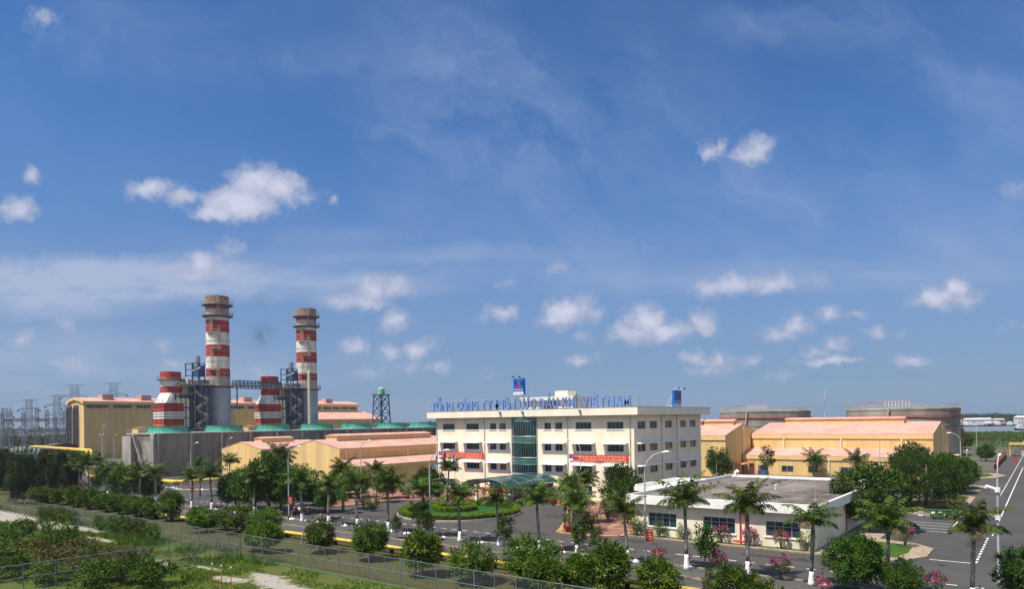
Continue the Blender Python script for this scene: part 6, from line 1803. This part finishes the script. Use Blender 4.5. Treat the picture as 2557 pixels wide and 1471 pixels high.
for k, (x, y, s, l) in enumerate(((-37.4, 72.2, 1.25, 'green shrub at the left front corner of the low building'), (-34.7, 72.4, 1.05, 'green shrub under the left window of the low building'), (-32.0, 72.6, .95, 'shrub between the left window and the middle window'), (-19.0, 72.5, 1.1, 'shrub at the right front corner of the low building'), (-81.5, 71.5, 1.35, 'dense shrub at the yellow paving edge left'), (-85.5, 73.2, 1.5, 'large dense shrub on the paving edge behind it'), (-44.5, 74, 1.4, 'dense shrub in the planting right of the forecourt'),
                                  (-46.2, 81, 1.5, 'shrub in the planting before the office corner'), (-42.5, 79.5, 1.5, 'shrub left of the low building canopy'), (-44.2, 72.5, 1.2, 'dense shrub just behind the cloud-pruned potted tree'), (-47.2, 73.6, 1.2, 'round shrub behind the red pot at the paving corner'), (-88.5, 87, 1.3, 'shrub on the brick paving by the lean-to'), (-83.5, 93.5, 1.4, 'shrub against the office wall below the flags'), (-90, 94.5, 1.4, 'shrub against the left end of the office wall'), (-94, 90, 1.3, 'shrub by the brick paving at the warehouse side'), (-48.5, 86.5, 1.9, 'tall dark shrub at the foot of the tree before the right office corner'), (-47.0, 84.0, 1.7, 'dense shrub before the tall dark shrub near the right office corner'), (-50.8, 81, 1.5, 'shrub at the inner edge of the brick paving right of the forecourt'), (-49.2, 78.2, 1.4, 'shrub beside the drooping palm right of the forecourt'), (-52.8, 84.8, 1.4, 'shrub left of the tall dark shrub before the office wall'), (-15.6, 78.5, .9, 'low shrub on the lawn beside the low building'), (-130.5, 62, 1.1, 'shrub between palm feet at the left road'), (-143, 61, 1.2, 'shrub by the far left kerb'))):
    shrub.place(k, (x, y, .1), R.uniform(0, 6), l, s)
dry = Kind([bush_proto('dry_bush', 'bush', 340 + s, (.42, .42, .5), 'leaf_brown', 16, 9, .09, .04, .18, z0=.25, stems=9) for s in range(2)])
for k, x in enumerate((-65.9, -60.4, -54.8, -49.6, -45.0, -38.4, -83.6, -72, -78)):
    xs_ = sorted((-65.9, -60.4, -54.8, -49.6, -45.0, -38.4, -83.6, -72, -78))
    dry.place(k, (x, 58.2, .06), R.uniform(0, 6), 'brown leafless bush at the road kerb, ' + nth(xs_.index(x), 9), R.uniform(.9, 1.15))
# potted trees
def potted(label, x, y, s, tiers):
    r = thing('potted_tree', label, 'potted tree', (x, y, .12))
    part('pot', 'pot', r, lambda b: (b.lathe(x, y, [(.45 * s, .12), (.75 * s, .5 * s + .12), (.85 * s, .75 * s + .12), (.78 * s, .78 * s + .12), (.6 * s, .7 * s + .12), (.01, .7 * s + .12)], 18)))
    rg = random.Random(int(x * 10))
    part('trunk', 'bark', r, lambda b: b.tube([(x, y, .6 * s), (x + .1 * s, y, 1.4 * s), (x, y, tiers[-1][1] * s)], [.12 * s, .09 * s, .04 * s], 6))
    for w, z in tiers:
        part('leaf_pad', 'leaf_dark', r, lambda b: clump_crown(b, rg, (x, y, z * s + .12), (w * s, w * s, .26 * s), int(26 * w), 22, .12, .05, .18, droop=0, hollow=.3))


potted('cloud-pruned tree in a large red pot at the yellow-edged corner', -45.2, 70.2, 1.0, [(1.25, 1.35), (1.05, 1.95), (.75, 2.5)])
potted('ball-topped tree in a red pot before the office wall right of the canopy', -59.8, 91.5, 1.1, [(.8, 1.3), (1.0, 2.3), (.9, 2.8), (.5, 3.3)])
potted('potted tree left of the ball-topped one, by the canopy', -62.5, 92.5, .95, [(.9, 1.2), (.8, 1.9), (.5, 2.5)])
potted('potted tree by the left canopy column', -74.6, 89.6, .8, [(.6, 1.6), (.5, 2.1)])
potted('small potted tree on the brick paving left of the round garden', -88.4, 85.4, .7, [(.7, 1.4), (.5, 2.0)])

# round garden in the forecourt
GX, GY, GR = -68.3, 76.6, 9.1


def hedge_ring(name, label, cx, cy, r_, w, h, n, seed, z0=.0):
    rg = random.Random(seed)
    hr = thing(name, label, 'hedge', (cx, cy, z0))
    b = MB()
    for k in range(n):
        a = 2 * pi * rg.random(); q = r_ + rg.uniform(-w, w) * .5; zz = z0 + h * sqrt(rg.random()) * (1 - .25 * (abs(q - r_) / w) ** 2)
        p = Vector((cx + q * cos(a), cy + q * sin(a), zz))
        for _ in range(5):
            d = rdir(rg, .5); leaf(b, p + rdir(rg) * .08, d, rdir(rg, .8), rg.uniform(.10, .18), rg.uniform(.06, .09))
    b.build('hedge_leaves', 'leaf_hedge', hr)
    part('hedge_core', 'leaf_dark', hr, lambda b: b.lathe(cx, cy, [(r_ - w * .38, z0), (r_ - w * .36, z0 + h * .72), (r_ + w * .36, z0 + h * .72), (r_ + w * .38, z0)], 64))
    return hr


hedge_ring('round_hedge', 'yellow-green clipped hedge ring round the forecourt garden', GX, GY, GR - .75, 1.15, .85, 5200, 9, .1)
hedge_ring('round_hedge', 'small inner yellow-green hedge ring within the forecourt garden', -71.2, 78.6, 3.0, .95, .75, 1900, 10, .15)
b = MB(); b.lathe(GX, GY, [(GR, 0), (GR, .22), (GR - .25, .22), (GR - .25, .1)], 64); kind(b.build('garden_kerb', 'concrete_pale'), 'structure')
b = MB(); b.disc(GX, GY, .12, GR - .2, 64); kind(b.build('garden_lawn', 'clipped_lawn'), 'structure')
b = MB(); b.disc(-71.2, 78.6, .126, 2.6, 40); kind(b.build('garden_bed', 'verge_dirt'), 'structure')
shrub.place(1, (-71.4, 78.9, .12), 1, 'flowering shrub inside the small inner hedge ring', .8)

# dark wood of wispy trees at the left
def casuarina(seed):
    rg = random.Random(seed); h = 8.0
    r = thing('casuarina', 'casuarina', 'tree', (0, 0, 0))
    part('trunk', 'bark', r, lambda b: limbs(b, rg, (0, 0, -.05), (.2, 0, h * .95), .07, 9, 1.2, .12), smooth=True)
    b = MB()
    for _ in range(430):
        t = rg.random() ** .8; z = .7 + (h - .9) * t; w = 1.9 * (1 - t) ** .65 * (.55 + .45 * sin(t * 9 + seed)) + .3
        a = rg.uniform(0, 6.283); q = w * sqrt(rg.random())
        p = Vector((q * cos(a), q * sin(a), z))
        for _ in range(10):
            d = (Vector((cos(a), sin(a), rg.uniform(-.5, 1.0))) + rdir(rg) * .7).normalized()
            leaf(b, p + rdir(rg) * .22, d, rdir(rg), rg.uniform(.35, .7), rg.uniform(.045, .085))
    b.build('crown', 'leaf_casuarina', r)
    return r


cas = Kind([casuarina(s) for s in (1, 2, 3)])
rg = random.Random(77); n = 0
for i in range(95):
    x = -142.5 - rg.random() ** 1.3 * 100; y0_ = 44.5 + max(0, (-x - 143)) * .14
    y = y0_ + rg.random() ** 1.2 * 24
    if x > -152 and y > 54:
        continue
    if y > 72 - max(0, (x + 200)) * .25:
        continue
    cas.place(n, (x, y, 0), rg.uniform(0, 6.28), 'wispy dark tree in the wood at the left edge', rg.uniform(.72, 1.08), 'dark wispy trees of the left wood'); n += 1

# scrub in the near field
scr = Kind([bush_proto('scrub_bush', 'bush', 400 + s, (1.5, 1.5, .95), m, 85, 22, .26, .12, .36, z0=.0, stems=7, hollow=.4, low=-.4) for s, m in ((0, 'leaf_scrub'), (1, 'leaf_broad'), (2, 'leaf_brown'), (3, 'leaf_mango'))])
rg = random.Random(5)
SB = [(-132, 35.5, 1, 1.0), (-108, 32.6, 3, 1.2), (-103.5, 33.6, 1, 1.0), (-100, 31.6, 2, 1.0), (-97, 30.6, 0, 1.1), (-92, 32.6, 0, 1.1), (-88.5, 31.4, 0, 1.25), (-85.5, 30.4, 3, 1.0), (-83, 29.0, 0, 1.0), (-79, 30.3, 2, .9), (-75.5, 29.6, 0, 1.0), (-72, 30.6, 2, 1.0), (-69.4, 31.2, 2, 1.05),
      (-90, 27.6, 1, 1.2), (-86, 26.2, 0, 1.2), (-81, 26.4, 2, 1.0), (-77, 25.8, 0, 1.1), (-73.2, 25.8, 2, 1.1), (-70, 26.6, 2, .9), (-66, 27.2, 3, .9), (-62.2, 28.0, 1, 1.0), (-59.5, 28.2, 3, 1.05), (-64, 25.6, 0, 1.2), (-68.5, 23.6, 0, 1.1), (-96, 26.2, 0, 1.2), (-102, 27.6, 1, 1.2), (-108, 28.6, 0, .95), (-114, 29.4, 0, .8), (-121, 30.0, 3, .75), (-78.5, 22.6, 0, 1.2), (-84, 23.2, 1, 1.2),
      (-90.5, 23.6, 0, 1.2), (-73.5, 22.0, 1, 1.1), (-127.5, 31.0, 1, .75), (-134, 31.8, 3, .8), (-95.5, 35.4, 0, .5), (-108.5, 36.8, 3, .55),]
for k, (x, y, v, s) in enumerate(SB):
    if y > 32 and s > .6:
        s *= .72; y -= 2.3
    scr.place(v, (x, y, -.04), rg.uniform(0, 6.28), ('brown dry bush' if v == 2 else 'wild green bush') + ' in the rough near field at lower left', (s * rg.uniform(.9, 1.2), s * rg.uniform(.9, 1.2), s * rg.uniform(.75, 1.15)), 'brown bushes of the near field' if v == 2 else 'wild bushes of the near field')
# climbing growth on the fence
vine = Kind([bush_proto('fence_creeper', 'creeper', 430, (1.9, .40, .92), 'leaf_scrub', 120, 22, .17, .09, .26, z0=.0, stems=5, hollow=.3)])
for k, (x, s) in enumerate(((-117, 1.0), (-113.5, 1.15), (-110, 1.2), (-106.5, 1.1), (-98, 1.0), (-94, 1.15), (-90.5, 1.3), (-87, 1.25), (-83.8, 1.1))):
    vine.place(0, (x, 39.75, 0), rg.uniform(-.1, .1), 'green creeper hanging on the chain-link fence, ' + nth(k, 9), s)


def tufts(name, region, n, seed, m='leaf_grass', hgt=(.15, .4), keep=None):
    rg = random.Random(seed); b = MB()
    x0, x1, y0, y1 = region
    for _ in range(n):
        x, y = rg.uniform(x0, x1), rg.uniform(y0, y1)
        if keep and not keep(x, y):
            continue
        h = rg.uniform(*hgt)
        for _ in range(5):
            a = rg.uniform(0, 6.28); t = rg.uniform(.1, .7) * h; p = Vector((x + rg.uniform(-.14, .14), y + rg.uniform(-.14, .14), -.05))
            w = Vector((-sin(a), cos(a), 0)) * rg.uniform(.015, .04)
            b.face([p - w, p + w, p + Vector((cos(a) * t, sin(a) * t, h * rg.uniform(.7, 1.1)))])
    kind(b.build(name, m), 'stuff')


def not_sand(x, y):
    for cx, cy, rx, ry, w in SAND:
        if ((x - cx) / rx) ** 2 + ((y - cy) / ry) ** 2 < .75:
            return False
    return noise.noise(Vector((x * .25, y * .25, 2))) > -.30


tufts('grass', (-140, -20, 22, 39.4), 26000, 1, 'leaf_grass', (.10, .34), keep=not_sand)
tufts('tall_grass', (-140, -58, 27, 41.5), 6500, 2, 'leaf_scrub', (.35, .95), lambda x, y: noise.noise(Vector((x * .12, y * .2, 7))) > .02 and not_sand(x, y))
tufts('dry_grass', (-150, -3, 40.5, 52), 6500, 3, 'leaf_grass', (.1, .3), lambda x, y: noise.noise(Vector((x * .2, y * .3, 4))) > -.05)
tufts('lawn_grass', (-38, -19, 72.1, 73.3), 1500, 6, 'leaf_grass', (.08, .2))
tufts('gravel_weeds', (-120, -4, 52.4, 59), 900, 8, 'leaf_grass', (.08, .22), lambda x, y: noise.noise(Vector((x * .3, y * .3, 1))) > .22)

# leaning bare pole and three rusty posts
tag(part('bare_pole', 'palm_bark', None, lambda b: b.tube([(-66.3, 47.7, 0), (-66.2, 48.0, 1.2), (-65.6, 48.6, 2.4), (-64.8, 49.3, 3.3)], [.10, .08, .07, .05], 6)), 'leaning pale bare pole before the yellow pipe', 'pole')
for k, (x, y) in enumerate(((-54.5, 30.6), (-53.1, 30.6), (-51.7, 30.6))):
    t = thing('marker_post', 'rusty thin post with a white top in the near field, ' + ('leftmost', 'middle', 'rightmost')[k], 'post', (x, y, -.05), 'rusty marker posts')
    part('rod', 'rust_orange', t, lambda b: b.cyl((x, y, -.05), (x, y, 2.0), .035, n=6)); part('cap', 'letter_white', t, lambda b: b.cyl((x, y, 2.0), (x, y, 2.1), .06, .04, 8))

# ------------------------------------------------------------------ far right: channel, gate, river bank, boats, far shore
chn = thing('channel_wall', 'dark red-edged channel wall beside the far right road', 'wall', (-9.5, 230, 0))
part('wall', 'rust_dark', chn, lambda b: (b.box(-10.4, -10.0, 205, 262, 0, 1.195), [b.bar((-10.2, y, 1.32), (-10.2, y, 2.2), .08) for y in range(206, 262, 3)], b.bar((-10.2, 205, 2.2), (-10.2, 262, 2.2), .08)))
part('coping', 'bollard_red', chn, lambda b: b.box(-10.45, -9.95, 204, 263, 1.2, 1.32))
gt = thing('gate_house', 'small yellow framed gate with a red barrier at the far right', 'gate', (-6, 272, 0))
part('frame', 'pipe_yellow', gt, lambda b: ([b.bar((x, y, 0), (x, y, 4.0), .2) for x in (-9.5, -3.0) for y in (270, 274)], b.box(-9.7, -2.8, 269.8, 274.2, 3.6, 4.2)))
part('roof_box', 'boat_white', gt, lambda b: b.box(-6, -3.4, 270.5, 273.5, 4.21, 4.8)); part('cabin', 'concrete_pale', gt, lambda b: b.box(-6.5, -3.5, 270.6, 273.4, 0, 2.2))
part('barrier', 'pipe_red', gt, lambda b: b.bar((-3, 270, 2.6), (10, 268, 2.6), .25))
tag(part('fire_monitor', 'pipe_red', None, lambda b: (b.cyl((-7.2, 236, 0), (-7.2, 236, 1.7), .35, .25, 8), b.cyl((-7.2, 236, 1.7), (-6.9, 235.4, 2.3), .15, n=6))), 'red fire monitor standing by the far right channel', 'hydrant')
b = MB(); rg = random.Random(14)
for _ in range(5200):       # reeds and bushes between the plant and the river
    x = rg.uniform(-95, 60); y = 345 + 225 * rg.random() ** .7
    h = rg.uniform(1.2, 3.0) * (.6 + .6 * noise.noise(Vector((x * .03, y * .03, 0))) + .3)
    for _ in range(4):
        a = rg.uniform(0, 6.28); w = Vector((cos(a), sin(a), 0)) * rg.uniform(.5, 1.0); p = Vector((x + rg.uniform(-1, 1), y + rg.uniform(-1, 1), -.08))
        b.face([p - w, p + w, p + w * .5 + Vector((rg.uniform(-.6, .6), rg.uniform(-.6, .6), max(.5, h)))], 0 if noise.noise(Vector((x * .02, y * .02, 5))) > -.1 else 1)
kind(b.build('reed_bed', ['leaf_scrub', 'leaf_brown']), 'stuff')


def boat(name, label, x, y, L, ang, hullm, cabin=True, tall=1.0):
    r = thing(name, label, 'boat', (x, y, .05), 'boats moored by the far bank')
    c, s = cos(ang), sin(ang)
    P = lambda u, v, z: (x + u * c - v * s, y + u * s + v * c, z)
    w = L * .13; sec = [(-.5, .75, 1.15), (-.35, .95, .9), (0, 1.0, .75), (.3, .85, .95), (.45, .4, 1.35), (.52, .03, 1.6)]
    b = MB()
    rows = [[P(u * L, v * w * k, z) for v, z in ((-1, h * 1.3 * tall), (-.7, .0), (.7, .0), (1, h * 1.3 * tall))] for u, k, h in sec]
    for a, d in zip(rows, rows[1:]):
        for i in range(3):
            b.face([a[i], d[i], d[i + 1], a[i + 1]])
        b.face([a[3], d[3], d[0], a[0]])
    b.face(rows[0]); b.build('hull', hullm, r)
    if cabin:
        z0 = 1.1 * tall
        part('cabin', 'boat_white', r, lambda b: (boxr(b, P, -.40 * L, -.05 * L, -w * .7, w * .7, z0, z0 + 2.0 * tall), boxr(b, P, -.36 * L, -.18 * L, -w * .5, w * .5, z0 + 2.0 * tall + .01, z0 + 3.2 * tall)))
        part('cabin_window', 'glass_dark', r, lambda b: [boxr(b, P, (-.36 + .07 * q) * L, (-.32 + .07 * q) * L, -w * .7 - .03, -w * .7 - .005, z0 + 1.0 * tall, z0 + 1.6 * tall) for q in range(4)])
        part('canopy', 'boat_tan', r, lambda b: boxr(b, P, -.05 * L, .32 * L, -w * .75, w * .75, z0 + 1.6 * tall, z0 + 1.8 * tall))
    return r


def boxr(b, P, u0, u1, v0, v1, z0, z1):
    i = len(b.v); b.v += [P(u, v, z) for z in (z0, z1) for v in (v0, v1) for u in (u0, u1)]
    for f in ((0, 2, 3, 1), (4, 5, 7, 6), (0, 1, 5, 4), (2, 6, 7, 3), (0, 4, 6, 2), (1, 3, 7, 5)):
        b.f.append(tuple(i + k for k in f)); b.m.append(0)


def farpt(px, D):
    a = (px - PP_X) / F_PX
    return RIGHT[0] * a * D + FWD[0] * D, RIGHT[1] * a * D + FWD[1] * D


rg = random.Random(8)
hulls = ['hull_dark', 'hull_blue', 'hull_brown']
BL = [(2382, 800, 22), (2394, 770, 26), (2404, 790, 20), (2413, 765, 24), (2424, 785, 20), (2436, 760, 26), (2446, 790, 30), (2457, 765, 22), (2467, 785, 22), (2477, 768, 20), (2487, 790, 20), (2497, 775, 18), (2509, 770, 18)]
for k, (px, D, L) in enumerate(BL):
    x, y = farpt(px, D)
    boat('moored_boat', 'boat in the cluster moored on the river, ' + nth(k, len(BL)) + ' of the cluster', x, y, L, atan2(RIGHT[1], RIGHT[0]) + rg.uniform(-.25, .25) + (pi if k % 3 == 0 else 0), hulls[(k * 2 + k // 4) % 3], True, rg.uniform(.9, 1.35))
x, y = farpt(2560, 560)
boat('moored_boat', 'larger white-topped boat cut by the right photo edge on the river', x, y, 16, atan2(RIGHT[1], RIGHT[0]), 'hull_dark', True, 1.2)


def far_house(label, px, D, w, h, wallm='boat_white', roofm='pink_roof'):
    x, y = farpt(px, D); r = thing('riverside_house', label, 'house', (x, y, 0), 'houses on the far river bank')
    c, s = RIGHT; P = lambda u, v, z: (x + u * c - v * s, y + u * s + v * c, z)
    part('wall', wallm, r, lambda b: boxr(b, P, -w / 2, w / 2, -4, 4, 0, h))
    part('roof', roofm, r, lambda b: (b.face([P(-w / 2 - .6, -4.6, h), P(w / 2 + .6, -4.6, h), P(w / 2, 0, h + 2.2), P(-w / 2, 0, h + 2.2)]), b.face([P(-w / 2 - .6, 4.6, h), P(-w / 2, 0, h + 2.2), P(w / 2, 0, h + 2.2), P(w / 2 + .6, 4.6, h)]), b.face([P(-w / 2 - .6, 4.6, h), P(-w / 2 - .6, -4.6, h), P(-w / 2, 0, h + 2.2)]), b.face([P(w / 2 + .6, -4.6, h), P(w / 2 + .6, 4.6, h), P(w / 2, 0, h + 2.2)])))
    for q in range(max(1, int(w / 4))):
        part('window', 'glass_dark', r, lambda b: boxr(b, P, -w / 2 + 1 + q * 4, -w / 2 + 2.6 + q * 4, -4.08, -4.01, 1.2, 2.8))


far_house('long white shed on the far bank above the boats', 2440, 985, 36, 6.0, 'boat_white', 'boat_white')
far_house('low white house at the left end of the far bank boats', 2382, 1000, 16, 4.5, 'boat_white', 'boat_tan')
far_house('grey-roofed shed between the far bank white houses', 2404, 1010, 26, 4.0, 'boat_tan', 'pole_gray')
far_house('tan house on the far bank right of the boats', 2492, 1000, 14, 5.0, 'boat_tan', 'boat_tan')
far_house('two-storey white house at the right edge of the far bank', 2550, 900, 14, 8.5, 'boat_white', 'boat_white')


def tree_line(name, pts, n, hmin, hmax, m, seed, lw=(4, 8)):
    """a far wood seen as one mass: many leaf clumps, uneven top"""
    rg = random.Random(seed); b = MB()
    for _ in range(n):
        t = rg.random() * (len(pts) - 1); i = min(int(t), len(pts) - 2); f = t - i
        x = pts[i][0] + (pts[i + 1][0] - pts[i][0]) * f; y = pts[i][1] + (pts[i + 1][1] - pts[i][1]) * f
        dp = rg.random() * 60; x += FWD[0] * dp; y += FWD[1] * dp
        h = hmin + (hmax - hmin) * (.5 + .5 * noise.noise(Vector((x * .02, y * .02, seed)))) * rg.uniform(.75, 1.15)
        w = rg.uniform(*lw)
        for _ in range(16):
            c = Vector((x + rg.uniform(-1, 1) * w * .6, y + rg.uniform(-1, 1) * w * .6, h * rg.random() ** .6))
            d = rdir(rg, .4); n_ = rdir(rg, .5); leaf(b, c, d, n_, rg.uniform(1.5, 3.2) * w / 6, rg.uniform(1.2, 2.4) * w / 6)
    kind(b.build(name, m), 'stuff')


tree_line('far_wood', [farpt(2200, 1060), farpt(2380, 1050), farpt(2480, 1060), farpt(2620, 1080)], 700, 6, 17, 'leaf_far', 3)
tree_line('far_wood', [farpt(-200, 470), farpt(60, 455), farpt(190, 450)], 500, 4, 10.5, 'leaf_far', 4, (3, 6))
tree_line('far_wood', [farpt(-400, 1500), farpt(300, 1400), farpt(900, 1400), farpt(1100, 1350)], 700, 6, 14, 'leaf_far', 5, (8, 14))
tree_line('far_wood', [farpt(-100, 300), farpt(40, 275), farpt(150, 268)], 260, 1.5, 5.0, 'leaf_dark', 6, (2, 3.5))

# ------------------------------------------------------------------ air between the viewer and the far bank
hz = bpy.data.materials.new('haze'); hz.use_nodes = True
T = NT(hz.node_tree); T.n.clear(); out = T.new('ShaderNodeOutputMaterial'); v = T.new('ShaderNodeVolumePrincipled')
v.inputs['Color'].default_value = (.80, .88, 1.0, 1); v.inputs['Density'].default_value = .00012; v.inputs['Anisotropy'].default_value = .2
T.l.new(v.outputs[0], out.inputs['Volume']); M['haze'] = hz
b = MB(); b.box(-2200, 1700, -90, 1700, -1.2, 64); kind(b.build('haze', 'haze'), 'stuff')
